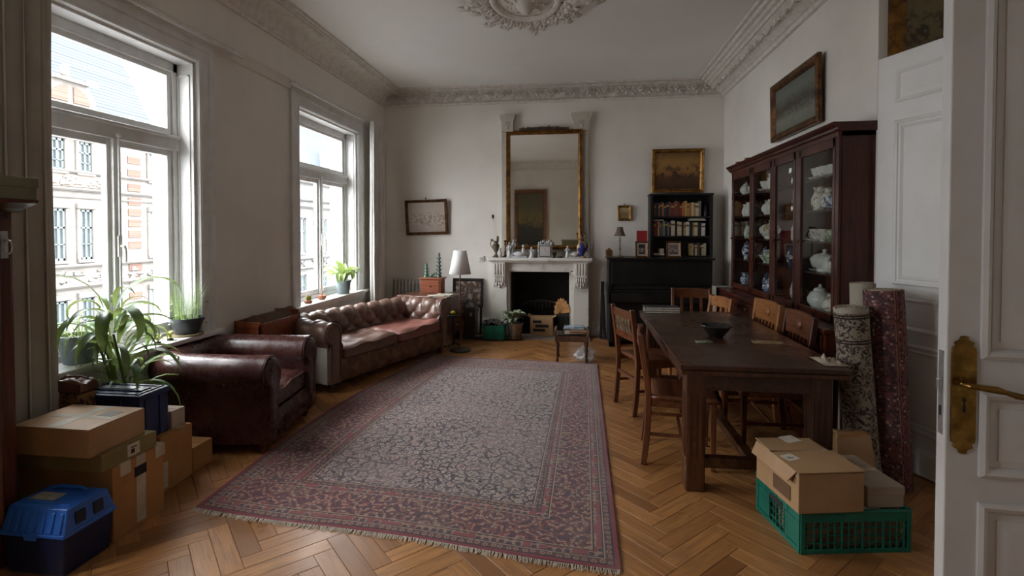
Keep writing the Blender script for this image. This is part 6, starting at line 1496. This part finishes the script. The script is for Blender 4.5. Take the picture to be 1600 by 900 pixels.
# ---- porcelain, one model of each kind, then copies
PROTO = {}
def proto_pot(kind, m_):
    k = (kind, m_.name)
    if k in PROTO: return PROTO[k]
    t = bpy.data.objects.new(kind, None); COL.objects.link(t)
    if kind == 'teapot':
        M().lathe([(.001, 0), (.045, 0), (.05, .01), (.078, .05), (.08, .075), (.06, .115), (.045, .125), (.001, .126)], 18).build('body', m_, t, angle=45)
        M().lathe([(.001, .124), (.044, .124), (.036, .142), (.010, .152), (.013, .165), (.001, .172)], 14).build('lid', m_, t, angle=45)
        handle(t, m_, .066, .035, .11, .04, .007, 1); spout(t, m_, .07, .045, .12, .055, .012, -1)
    elif kind == 'tureen':
        M().lathe([(.001, 0), (.05, 0), (.055, .015), (.05, .025), (.09, .06), (.098, .09), (.1, .10), (.001, .10)], 20, (0, 0, 0), .9, 1.15).build('body', m_, t, angle=45)
        M().lathe([(.1, .10), (.098, .108), (.07, .135), (.02, .15), (.010, .16), (.018, .175), (.001, .185)], 20, (0, 0, 0), .9, 1.15).build('lid', m_, t, angle=45)
        for s_ in (-1, 1): M().tube([(0, s_ * (.105 + .022 * math.sin(PI * k_ / 8)), .06 + .04 * k_ / 8) for k_ in range(9)], .007, 6).build('handle', m_, t)
    elif kind == 'cup':
        M().lathe([(.001, 0), (.028, 0), (.03, .006), (.022, .012), (.042, .04), (.05, .075), (.047, .075), (.038, .04), (.001, .016)], 16).build('body', m_, t, angle=45); M().lathe([(.001, -.002), (.05, 0), (.07, .012), (.068, .014), (.03, .005), (.001, .005)], 16).build('saucer', m_, t, angle=45); handle(t, m_, .042, .02, .065, .022, .005, 1)
    elif kind == 'jug':
        M().lathe([(.001, 0), (.04, 0), (.042, .008), (.058, .05), (.056, .09), (.038, .13), (.034, .155), (.046, .175), (.043, .175), (.03, .155), (.001, .14)], 18).build('body', m_, t, angle=45); handle(t, m_, .045, .05, .165, .035, .007, 1); M().prism([(-.03, .155), (-.066, .180), (-.04, .180)], 1, -.016, .016).build('lip', m_, t)
    elif kind == 'vase':
        M().lathe([(.001, 0), (.035, 0), (.037, .01), (.03, .02), (.052, .07), (.058, .11), (.045, .145), (.03, .16), (.036, .175), (.001, .172)], 18).build('body', m_, t, angle=45); M().lathe([(.036, .175), (.03, .19), (.01, .2), (.012, .215), (.001, .22)], 12).build('lid', m_, t, angle=45)
    elif kind == 'bowl':
        M().lathe([(.001, 0), (.035, 0), (.036, .012), (.06, .03), (.088, .075), (.084, .075), (.055, .034), (.001, .018)], 20).build('body', m_, t, angle=45)
        M().lathe([(.088, .070), (.092, .075), (.088, .08), (.084, .075)], 20).build('rim', m_, t)
    elif kind == 'plate':
        M().lathe([(.001, 0), (.06, .0), (.075, .006), (.112, .018), (.11, .021), (.074, .009), (.001, .004)], 24).build('dish', m_, t, rot=(0, -math.radians(76), 0), loc=(.03, 0, .113), angle=45); M().lathe([(.078, .010), (.10, .018), (.099, .0185), (.078, .0105)], 24).build('rim_pattern', PORF, t, rot=(0, -math.radians(76), 0), loc=(.029, 0, .113), angle=45)
    elif kind == 'bottle':
        M().lathe([(.001, 0), (.03, 0), (.034, .01), (.034, .11), (.012, .15), (.011, .20), (.015, .205), (.001, .205)], 14).build('body', m_, t, angle=45); M().ell((0, 0, .215), (.014, .014, .016)).build('stopper', m_, t)
    elif kind == 'wineglass':
        M().lathe([(.001, 0), (.03, 0), (.028, .004), (.004, .01), (.004, .065), (.02, .08), (.032, .11), (.03, .15), (.028, .15), (.029, .11), (.001, .078)], 14).build('body', m_, t, angle=45); M().lathe([(.0305, .143), (.0315, .15), (.029, .15), (.0285, .143)], 14).build('rim', m_, t)
    cache_kids(t); PROTO[k] = t; t['used'] = 0; return t
CGL = glass_mat('drinking_glass', (.9, .93, .92), .5)
BAYN = {0: 'rightmost cabinet door', 1: 'third cabinet door', 2: 'second cabinet door', 3: 'leftmost cabinet door'}
SHN = {4: 'top', 3: 'second', 2: 'middle', 1: 'fourth', 0: 'bottom'}
KN = {PORC: 'white', PORB: 'blue and white', PORF: 'floral cream', PORG: 'green', PORD: 'dark patterned', SILVERP: 'grey', CGL: 'clear'}
def place(bay, shelf, items):
    a, b = BAY[bay]; n = len(items)
    a += .02 + .085 * a / 1.74; b -= .03
    cnt = {}
    for i, (kind, m_, fx_, dx_, sc) in enumerate(items):     # listed left to right = far to near
        p = proto_pot(kind, m_)
        if p['used'] == 0: o = p
        else: o = copy_tree(p)
        p['used'] = 1 if p['used'] == 0 else p['used'] + 1
        y = b - (b - a) * fx_
        o.location = (VX0 + .125 + dx_ * .6, y, SH[shelf] + .003); o.scale = (sc * .92,) * 3; o.rotation_euler = (0, 0, (PI / 2 + .5 * math.sin(i * 2.7 + shelf)) if kind in ('teapot', 'jug', 'cup') else (0 if kind == 'plate' else i * .4))
        nm = {'wineglass': 'wine glass'}.get(kind, kind)
        tag(o, '%s %s, %s from left on %s shelf, %s' % (KN[m_], nm, ORD[i], SHN[shelf], BAYN[bay]), 'glass' if kind == 'wineglass' else kind, 'china in the glazed cabinet')
W_, B_, F_, G_, D_, S_ = PORC, PORB, PORF, PORG, PORD, SILVERP
place(0, 4, [('cup', W_, .12, -.01, 1.25), ('cup', W_, .34, -.01, 1.25), ('cup', F_, .55, -.02, 1.25), ('cup', F_, .74, .02, 1.2), ('cup', W_, .92, -.02, 1.2)])
place(0, 3, [('jug', F_, .20, -.02, 1.1), ('jug', F_, .52, .01, 1.0), ('cup', B_, .82, -.02, 1.35)])
place(0, 2, [('cup', W_, .14, -.02, 1.35), ('bowl', F_, .50, -.02, 1.25), ('cup', G_, .90, -.01, 1.2)])
place(0, 1, [('cup', F_, .08, .02, 1.2), ('tureen', W_, .40, .0, 1.05), ('jug', W_, .72, -.04, .75), ('cup', F_, .92, .0, 1.3)])
place(0, 0, [('teapot', W_, .30, -.02, 1.25), ('cup', W_, .66, .03, 1.2), ('teapot', F_, .86, -.03, .9)])
place(1, 4, [('wineglass', CGL, .25, .0, 1.1), ('wineglass', CGL, .5, .03, 1.15), ('wineglass', CGL, .75, .0, 1.0)])
place(1, 2, [('bottle', S_, .62, .0, 1.0)])
place(1, 3, [('bottle', CGL, .3, .02, .9), ('bottle', CGL, .7, .02, .8)])
place(1, 1, [('vase', D_, .5, -.02, .98)])
place(1, 0, [('plate', D_, .45, .02, 1.08)])
place(2, 4, [('cup', W_, .2, -.02, 1.35), ('jug', F_, .5, .0, .75), ('jug', W_, .84, -.02, .95)])
place(2, 3, [('jug', S_, .14, .02, .9), ('teapot', W_, .5, -.02, .95), ('jug', W_, .88, -.02, .9)])
place(2, 2, [('bowl', S_, .14, .02, .9), ('tureen', F_, .62, -.01, 1.1)])
place(2, 1, [('vase', B_, .14, -.01, .8), ('bowl', G_, .5, -.02, 1.1), ('teapot', G_, .84, -.02, 1.0)])
place(2, 0, [('vase', D_, .12, .02, 1.0), ('jug', B_, .40, -.03, .75), ('vase', G_, .58, .03, 1.0), ('jug', B_, .84, -.02, .9)])
place(3, 4, [('teapot', W_, .35, -.02, .95), ('cup', W_, .75, .02, 1.2)])
place(3, 3, [('jug', W_, .32, -.02, .85), ('jug', W_, .70, -.02, .95)])
place(3, 2, [('bottle', S_, .18, .02, .9), ('jug', G_, .6, -.02, .9)])
place(3, 1, [('vase', B_, .45, -.02, 1.0), ('vase', D_, .85, .02, .9)])
place(3, 0, [('jug', B_, .22, -.02, .85), ('bowl', B_, .5, .03, 1.0), ('jug', D_, .76, -.02, .85)])

# ================================================================== piano, bookcase and what stands on them
pn = thing('upright_piano', 'black upright piano against the end wall with framed photographs on top', 'piano', (1.045, 0, 0))
M().box(-.66, 6.88, .05, .66, 7.375, 1.125).build('piano_case', BLACKW, pn, smooth=False, bevel=.005)
M().box(-.685, 6.84, 1.125, .685, 7.375, 1.152).build('top_lid', BLACKW, pn, smooth=False, bevel=.005)
M().box(-.62, 6.868, .80, .62, 6.885, 1.10).build('upper_panel', BLACKW, pn, smooth=False, bevel=.004)
M().box(-.66, 6.76, .70, .66, 6.90, .735).build('key_bed', BLACKW, pn, smooth=False, bevel=.008); M().box(-.63, 6.79, .735, .63, 6.90, .775).build('fall_board', BLACKW, pn, smooth=False, bevel=.01)
M().box(-.66, 6.74, .58, .66, 6.78, .70).build('key_slip', BLACKW, pn, smooth=False, bevel=.006)
M().box(-.62, 6.868, .16, .62, 6.885, .58).build('lower_panel', BLACKW, pn, smooth=False, bevel=.004)
for s_ in (-1, 1):
    M().box(s_ * .66, 6.74, .0, s_ * .60, 6.80, .60).build('leg', BLACKW, pn, smooth=False, bevel=.006); M().box(s_ * .68, 6.74, .56, s_ * .63, 6.95, .80).build('cheek', BLACKW, pn, smooth=False, bevel=.008); M().box(s_ * .66, 6.74, .0, s_ * .56, 7.37, .06).build('foot_block', BLACKW, pn, smooth=False, bevel=.004)
PZ = 1.152
bcz = thing('bookcase', 'black wooden bookcase filled with books standing on the piano', 'bookcase', (1.355, 0, PZ))
BW, BY0, BY1, BH = .405, 7.10, 7.355, .855
for s_ in (-1, 1): M().box(s_ * BW, BY0, 0, s_ * (BW - .035), BY1, BH - .02).build('side_panel', BLACKB, bcz, smooth=False, bevel=.002)
M().box(-BW - .008, BY0 - .008, BH - .025, BW + .008, BY1, BH).build('top_board', BLACKB, bcz, smooth=False, bevel=.002)
M().box(-BW, BY1 - .01, 0, BW, BY1, BH - .02).build('back_panel', BLACKB, bcz, smooth=False)
BSH = [.0, .265, .525]
for z in BSH: M().box(-BW + .035, BY0 + .005, z, BW - .035, BY1 - .01, z + .02).build('shelf', BLACKB, bcz, smooth=False)
rb = random.Random(21)
BC = {'dark red': srgb(108, 40, 34), 'brown': srgb(96, 66, 46), 'orange': srgb(170, 98, 48), 'cream': srgb(192, 180, 152), 'black': srgb(34, 32, 34), 'green': srgb(62, 80, 62), 'ochre': srgb(176, 140, 78), 'white': srgb(200, 196, 186), 'grey': srgb(112, 110, 108), 'navy': srgb(44, 50, 74)}
BM = {k: mat('book_' + k.replace(' ', '_'), v, .55, col2=tuple(c * .75 for c in v), scale=14) for k, v in BC.items()}
def shelf_books(z, seq, shelf_name, x0, hs):
    x = x0
    for i, (c, w_) in enumerate(seq):
        h = hs + rb.uniform(-.02, .018); d = rb.uniform(.13, .16)
        t = thing('book', '%s book standing %s from the left on the %s shelf of the bookcase' % (c, ORD[i], shelf_name), 'book', (x + w_ / 2, BY0 + .03 + d / 2, PZ + z + .021), 0, 'books in the black bookcase')
        M().box(-w_ / 2 + .0008, -d / 2, 0, w_ / 2 - .0008, d / 2, h).build('book_cover', BM[c], t, smooth=False, bevel=.002)
        M().box(-w_ / 2 + .003, -d / 2 + .004, h - .001, w_ / 2 - .003, d / 2 + .001, h + .0006).build('page_block', PAPER, t, smooth=False)
        if i % 3 != 1: M().box(-w_ / 2 + .002, -d / 2 - .0008, h * .68, w_ / 2 - .002, -d / 2 + .001, h * .8).build('spine_label', BM['ochre' if c not in ('ochre', 'cream', 'white') else 'brown'], t, smooth=False)
        x += w_
    return x
x0 = 1.355 - BW + .045
shelf_books(.525, [('brown', .03), ('black', .03), ('brown', .028), ('black', .026), ('orange', .02), ('navy', .03), ('black', .036), ('brown', .026), ('dark red', .05), ('brown', .03), ('dark red', .036), ('dark red', .03), ('orange', .036), ('ochre', .03), ('ochre', .028), ('orange', .026), ('cream', .034), ('ochre', .024), ('cream', .04), ('grey', .03)], 'top', x0, .19)
shelf_books(.265, [('dark red', .034), ('dark red', .026), ('cream', .014), ('brown', .026), ('green', .022), ('grey', .03), ('black', .032), ('grey', .022), ('black', .026), ('cream', .05), ('black', .03), ('cream', .026), ('cream', .032), ('black', .024), ('ochre', .03), ('white', .046), ('black', .044), ('ochre', .02), ('cream', .044), ('black', .046), ('white', .05)], 'middle', x0, .185)
shelf_books(.0, [('ochre', .022), ('cream', .02), ('black', .02), ('cream', .03), ('brown', .03), ('black', .026), ('cream', .03), ('cream', .03)], 'bottom', 1.355 + .12, .15)
for k, (lab, x, y, z, w_, h, c) in enumerate((('flat cream book lying on top of the left books, middle shelf of the bookcase', 1.055, 7.21, PZ + .265 + .228, .15, .012, 'cream'), ('large white book lying flat over the right books, middle shelf, lower one', 1.575, 7.21, PZ + .265 + .226, .21, .014, 'white'), ('large grey book lying flat over the right books, middle shelf, upper one', 1.565, 7.21, PZ + .265 + .241, .19, .014, 'grey'), ('orange paperback lying flat at the left of the bottom bookcase shelf', 1.07, 7.19, PZ + .022, .14, .03, 'orange'), ('grey box-like book on the orange paperback, bottom bookcase shelf', 1.10, 7.20, PZ + .053, .07, .06, 'grey'))):
    t = thing('book', lab, 'book', (x, y, z), 0, 'books in the black bookcase'); M().box(-w_ / 2, -.07, 0, w_ / 2, .07, h).build('book_cover', BM[c], t, smooth=False, bevel=.0015); M().box(-w_ / 2 + .003, -.071, .002, w_ / 2 - .003, -.068, h - .002).build('page_block', PAPER, t, smooth=False)
# framed photographs, red card, table lamp, plaque
def photo(label, x, y, w, h, fm, m_, lean=9, z=PZ, name='photo_frame'):
    t = thing(name, label, 'photo frame', (x, y, z), rot=(math.radians(-lean), 0, 0)); fw = .022
    M().frame(w, h, ((0, 0), (0, .012), (fw * .5, .016), (fw, .006), (fw, 0))).build('picture_frame', fm, t, loc=(0, 0, h / 2)); o = M().box(-w / 2 + fw * .9, -.004, fw * .9, w / 2 - fw * .9, -.001, h - fw * .9).build('mount', mat('photo_mount', srgb(176, 160, 146), .7), t, smooth=False)
    M().box(-w / 2 + fw * 1.9, -.0055, fw * 1.9, w / 2 - fw * 1.9, -.003, h - fw * 1.9).build('photograph', m_, o, smooth=False)
    M().box(-.01, .0, .01, .01, .05, .014).build('prop', DARKW, t, smooth=False)
PH1 = painting_mat('photograph_dark', [(0, srgb(40, 34, 34)), (.5, srgb(56, 48, 48)), (1, srgb(40, 34, 34))], (srgb(150, 134, 128), srgb(196, 184, 176)), 12, 21, .2, .35)
PH2 = painting_mat('photograph_pale', [(0, srgb(84, 72, 70)), (.5, srgb(104, 90, 88)), (1, srgb(120, 106, 104))], (srgb(160, 146, 140), srgb(196, 184, 176)), 12, 25, .2, .4)
photo('gilt framed photograph left of the bookcase on the piano', .822, 6.95, .168, .215, GILTD, PH1)
photo('gilt framed photograph standing in front of the bookcase on the piano', 1.236, 6.97, .19, .215, GILTD, PH2)
RED = painting_mat('red_card_print', [(0, srgb(150, 34, 38)), (1, srgb(170, 44, 46))], (srgb(60, 30, 34), srgb(150, 120, 104)), 11, 30, .5, .3)
t = thing('red_card', 'small red picture card standing above the left photograph on the piano', 'card', (.835, 7.045, PZ), rot=(math.radians(-4), 0, 0)); M().box(-.07, -.002, 0, .07, .002, .355).build('card', RED, t, smooth=False)
tl = thing('table_lamp', 'small brass table lamp with brown cloth shade on the piano', 'lamp', (.539, 7.0, PZ)); M().lathe([(.001, 0), (.062, 0), (.065, .008), (.05, .016), (.018, .024), (.010, .04), (.010, .10), (.016, .11), (.009, .12), (.009, .26), (.001, .27)], 18).build('base', mat('lamp_metal', srgb(140, 124, 104), .35, .7, col2=srgb(90, 76, 62), scale=18), tl)
q = M().lathe([(.082, .285), (.07, .30), (.048, .35), (.038, .405)], 24); q.f = [f for f in q.f if len(f) == 4]; o = q.build('lamp_shade', SHADEB, tl); so = o.modifiers.new('thick', 'SOLIDIFY'); so.thickness = .002
M().ell((0, 0, .30), (.02, .02, .028)).build('bulb', mat('bulb', (.8, .8, .78), .2), tl)
t = thing('carved_plaque', 'small carved wooden house-shaped plaque at the left end of the piano', 'plaque', (.40, 7.06, PZ)); M().prism([(-.045, 0), (.045, 0), (.05, .085), (.0, .125), (-.05, .085)], 1, -.012, .012).build('plaque_body', mat('plaque_wood', srgb(120, 88, 56), .6), t, smooth=False, bevel=.004); M().prism([(-.028, .015), (.028, .015), (.028, .075), (0, .1), (-.028, .075)], 1, -.016, -.012).build('raised_panel', GILTD, t, smooth=False)
t = thing('glass_jar', 'small dark glass jar among the right books on the top bookcase shelf', 'jar', (1.68, 7.18, PZ + .546)); M().lathe([(.001, 0), (.03, 0), (.034, .05), (.02, .11), (.014, .15), (.018, .155), (.001, .155)], 14).build('body', mat('dark_glass', (.03, .035, .035), .1), t)

# ================================================================== rolled carpets
def carpet_mat(name, kind):
    m_, t, b = nt(name); v = coords(t)
    if kind == 'cream':
        n = noise_(t, v, 26, 2, .5, 1.6); n2 = noise_(t, v, 60, 2)
        c = mix(t, smooth(t, n.outputs[0], .50, .54), srgb(150, 138, 122), srgb(66, 56, 54)); c = mix(t, smooth(t, n.outputs[0], .62, .64), c, srgb(150, 130, 108))
        sp = N(t, 'ShaderNodeSeparateXYZ'); t.links.new(v, sp.inputs[0]); z = sp.outputs[2]
        for zc in (1.02, 1.005, .875, .86):
            f = math_(t, 'LESS_THAN', math_(t, 'ABSOLUTE', math_(t, 'SUBTRACT', z, zc)), .005); c = mix(t, f, c, srgb(58, 48, 46))
        f = math_(t, 'GREATER_THAN', z, 1.035); c = mix(t, f, c, srgb(176, 168, 152))
    else:
        sp = N(t, 'ShaderNodeSeparateXYZ'); t.links.new(v, sp.inputs[0]); x = sp.outputs[0]
        vo = N(t, 'ShaderNodeTexVoronoi'); vo.inputs['Scale'].default_value = 34; t.links.new(v, vo.inputs['Vector']); n = noise_(t, v, 26, 3, .6, 1.5)
        base = mix(t, smooth(t, n.outputs[0], .48, .53), srgb(124, 82, 80), srgb(78, 62, 66)); base = mix(t, smooth(t, vo.outputs['Distance'], .3, .2), base, srgb(168, 148, 130))
        st = math_(t, 'SINE', math_(t, 'MULTIPLY', x, 150.0)); tan_ = mix(t, smooth(t, vo.outputs['Distance'], .45, .3), srgb(150, 126, 104), srgb(96, 60, 56))
        c = mix(t, math_(t, 'MULTIPLY', smooth(t, st, .35, .6), math_(t, 'GREATER_THAN', x, -.01)), base, tan_)
        f = math_(t, 'LESS_THAN', math_(t, 'ABSOLUTE', math_(t, 'SUBTRACT', x, .012)), .0035); c = mix(t, f, c, srgb(124, 40, 46)); f = math_(t, 'LESS_THAN', math_(t, 'ABSOLUTE', math_(t, 'SUBTRACT', x, .052)), .0035); c = mix(t, f, c, srgb(124, 40, 46))
    fine = noise_(t, v, 220, 2); c = mix(t, smooth(t, fine.outputs[0], .3, .7, 0, .3), c, srgb(60, 50, 48))
    t.links.new(c, b.inputs['Base Color']); b.inputs['Roughness'].default_value = .95; b.inputs['Specular IOR Level'].default_value = .15; bump_(t, b, fine.outputs[0], .3, .004); return m_
def roll(name, label, loc, lean, r, h, m_, seed, edge=None, flat=1.0):
    t = thing(name, label, 'carpet', loc, rot=lean, group='rolled carpets')
    def fn(u, v):
        a = 2 * PI * u; k = 1 + .05 * noise.noise((math.cos(a) * 1.5, math.sin(a) * 1.5, v * 3 + seed)) + .02 * math.sin(v * 40 + seed) * (u > .5) * .3
        return (r * k * math.cos(a), r * k * flat * math.sin(a), h * v)
    M().grid(40, 24, fn).build('rolled_pile', m_, t, angle=80)
    sp = M(); n = 90; pts = []
    for k in range(n + 1):
        a = k / n * 4.5 * 2 * PI; rr_ = r * (.16 + .82 * k / n); pts.append((rr_ * math.cos(a), rr_ * flat * math.sin(a)))
    v = [(x, y, h - .012) for x, y in pts] + [(x, y, h + .003) for x, y in pts]; sp.add(v, [(k, k + 1, n + 2 + k, n + 1 + k) for k in range(n)])
    o = sp.build('spiral_end', edge or mat('carpet_back', srgb(164, 152, 132), .9), t); so = o.modifiers.new('thick', 'SOLIDIFY'); so.thickness = r * .08
    M().lathe([(.001, h - .02), (r * .96, h - .02)], 24, (0, 0, 0), 1, flat).build('end_core', mat('carpet_back', (0, 0, 0)), t)
    return t
CR1, CR2 = carpet_mat('cream_carpet', 'cream'), carpet_mat('red_carpet', 'red')
roll('rolled_carpet', 'cream and dark patterned rolled carpet standing nearest the table', (1.665, 3.22, 0), (math.radians(0), math.radians(-5), 0), .088, 1.06, CR1, 1)
roll('rolled_carpet', 'red and brown striped rolled carpet leaning by the panelled door', (1.835, 3.26, 0), (math.radians(-1.5), math.radians(-2.5), 0), .102, 1.155, CR2, 2)
roll('rolled_carpet', 'pale rolled carpet standing behind the other two rolls', (1.80, 3.46, 0), (math.radians(0), math.radians(-2), 0), .07, 1.175, CR1, 3)
t = thing('wrapping_sheet', 'thin pale wrapping sheet hanging behind the cream carpet roll', 'sheet', (1.585, 3.36, 0)); m = M().grid(8, 14, lambda u, v: (.012 * math.sin(u * 7 + v * 3) + (.0 if v > .3 else 0) - .05 * (1 - v) * 0, (u - .5) * .10, .70 + .33 * v)); o = m.build('sheet', mat('wrap_sheet', srgb(176, 164, 146), .7), t, angle=70); so = o.modifiers.new('thick', 'SOLIDIFY'); so.thickness = .002
M().box(-.002, -.01, 0, .002, .01, .70).build('stay', mat('wrap_sheet', (0, 0, 0)), t, smooth=False)

# ================================================================== crate and cartons at the right
ck = thing('green_crate', 'low green plastic lattice crate holding cartons on the floor at the right', 'crate', (1.02, 2.502, 0), math.radians(9.5))
CW, CD, CH = .526, .39, .197
GRP = mat('green_crate_plastic', srgb(16, 112, 92), .42, col2=srgb(12, 92, 78), scale=6, bump=.04)
def side(nm, ax, fixed, L_, off):
    def bx_(m_, a, b, z0, z1, th=.006, o_=0.0):
        if ax == 0: m_.box(a, fixed - th / 2 + o_, z0, b, fixed + th / 2 + o_, z1)
        else: m_.box(fixed - th / 2 + o_, a, z0, fixed + th / 2 + o_, b, z1)
    q = M(); bx_(q, 0, L_, CH - .05, CH, .008); bx_(q, 0, L_, 0, .022, .008); bx_(q, 0, .02, 0, CH, .012); bx_(q, L_ - .02, L_, 0, CH, .012)
    o = q.build('side_frame', GRP, ck, smooth=False, bevel=.002)
    n = int(L_ / .032)
    for k in range(1, n): 
        q = M(); bx_(q, k * L_ / n - .0025, k * L_ / n + .0025, .02, CH - .045 if k % 3 else CH - .005, .005 if k % 3 else .012); q.build('lattice_bar', GRP, o, smooth=False)
    for z in (.05, .085, .12): q = M(); bx_(q, .01, L_ - .01, z - .002, z + .002, .006); q.build('lattice_bar', GRP, o, smooth=False)
    q = M(); bx_(q, -.004, L_ + .004, CH - .006, CH + .002, .018); q.build('rim', GRP, o, smooth=False, bevel=.002)
    return o
side('front', 0, 0.0, CW, 0); side('back', 0, CD, CW, 0); sL = side('left', 1, 0.0, CD, 0); side('right', 1, CW, CD, 0)
M().box(-.006, CD * .36, .135, -.004, CD * .64, .165).build('hand_hole', BLACKI, sL, smooth=False)
for a, b in ((.05, .30), (.66, .93)): M().box(-.0055, CD * a, .03, -.003, CD * b, CH - .05).build('solid_panel', GRP, sL, smooth=False)
M().box(0, 0, 0, CW, CD, .008).build('crate_floor', GRP, ck, smooth=False)
t = thing('packed_papers', 'stacked papers and folded cardboard lying inside the green crate', 'papers', (1.02, 2.502, .01), math.radians(9.5)); M().box(.03, .025, 0, CW - .03, CD - .025, .18).build('paper_stack', mat('paper_stack', srgb(150, 132, 108), .85, col2=srgb(96, 78, 60), scale=20), t, smooth=False); M().box(.10, .012, .165, .40, .10, .188).build('folded_sheet', PAPER, t, smooth=False, rot=(0, 0, .03))
# big worn carton: flaps a little open
wc = thing('worn_carton', 'worn brown carton with partly open flaps and a paper label on the green crate', 'box', (1.00, 2.475, .20), math.radians(11))
cw, cd, chh = .315, .36, .185
M().box(0, 0, 0, cw, cd, chh).build('box_body', CARD, wc, smooth=False, bevel=.004)
o = M().box(-.004, -.004, 0, cw + .002, cd * .60, .005).build('flap', CARD, wc, smooth=False, bevel=.001, loc=(0, 0, chh + .003), rot=(math.radians(1), 0, 0))
M().box(.06, .10, .005, .13, .16, .0062).build('paper_label', PAPER, o, smooth=False, rot=(0, 0, .3)); M().box(.075, .118, .006, .11, .124, .0070).box(.075, .13, .006, .10, .134, .0070).build('label_print', mat('grey_label', (0, 0, 0)), o, smooth=False, rot=(0, 0, .3))
o = M().box(-.004, 0, 0, cw * .93, cd * .38, .005).build('flap', CARD, wc, smooth=False, bevel=.001, loc=(.0, cd * .64, chh + .008), rot=(math.radians(4), math.radians(2), 0))
M().box(.16, .03, .005, .25, .10, .0062).build('tape_strip', PAPER, o, smooth=False, rot=(0, 0, .3))
M().add([(-.003, .01, chh + .006), (-.003, cd - .01, chh + .012), (-.035, cd - .02, chh - .045), (-.028, .04, chh - .05)], [(0, 1, 2, 3)]).build('flap', CARD, wc, smooth=False).modifiers.new('thick', 'SOLIDIFY').thickness = .004
M().box(.0, cd * .585, chh + .002, cw * .95, cd * .66, chh + .006).build('folded_cloth', mat('packed_linen', srgb(176, 170, 162), .9, col2=srgb(60, 56, 56), scale=30), wc, smooth=False)
M().box(-.002, .01, chh - .02, .004, cd * .96, chh + .004).build('folded_cloth', mat('packed_linen', (0, 0, 0)), wc, smooth=False)
M().box(-.0035, .06, .03, -.001, .20, .10).build('torn_print', mat('card_stain', srgb(110, 80, 52), .8), wc, smooth=False)
wx_ = thing('white_box', 'long grey-white cardboard box on the green crate, right of the worn carton', 'box', (1.345, 2.575, .20), math.radians(9.5)); M().box(0, 0, 0, .175, .34, .095).build('box_body', mat('pale_box', srgb(166, 152, 136), .75, col2=srgb(146, 130, 112), scale=4), wx_, smooth=False, bevel=.003); M().box(-.003, -.003, .06, .178, .343, .10).build('lid', mat('pale_box', (0, 0, 0)), wx_, smooth=False, bevel=.003); M().box(.0, .16, .099, .175, .19, .1012).build('tape_strip', TAPE, wx_, smooth=False)
t = thing('brown_paper_bag', 'creased brown paper bag standing between the cartons and the carpet rolls', 'bag', (1.50, 3.04, 0), .2); m = M().loft([[(-.10, -.05, 0), (.10, -.05, 0), (.10, .05, 0), (-.10, .05, 0)], [(-.105, -.04, .2), (.1, -.055, .2), (.1, .05, .2), (-.1, .055, .2)], [(-.10, -.02, .40), (.09, -.03, .37), (.09, .03, .37), (-.1, .02, .40)]]); m.build('bag_body', CARD, t, smooth=False)
M().box(-.1, -.028, .37, .08, .02, .385).build('folded_top', CARDB, t, smooth=False)
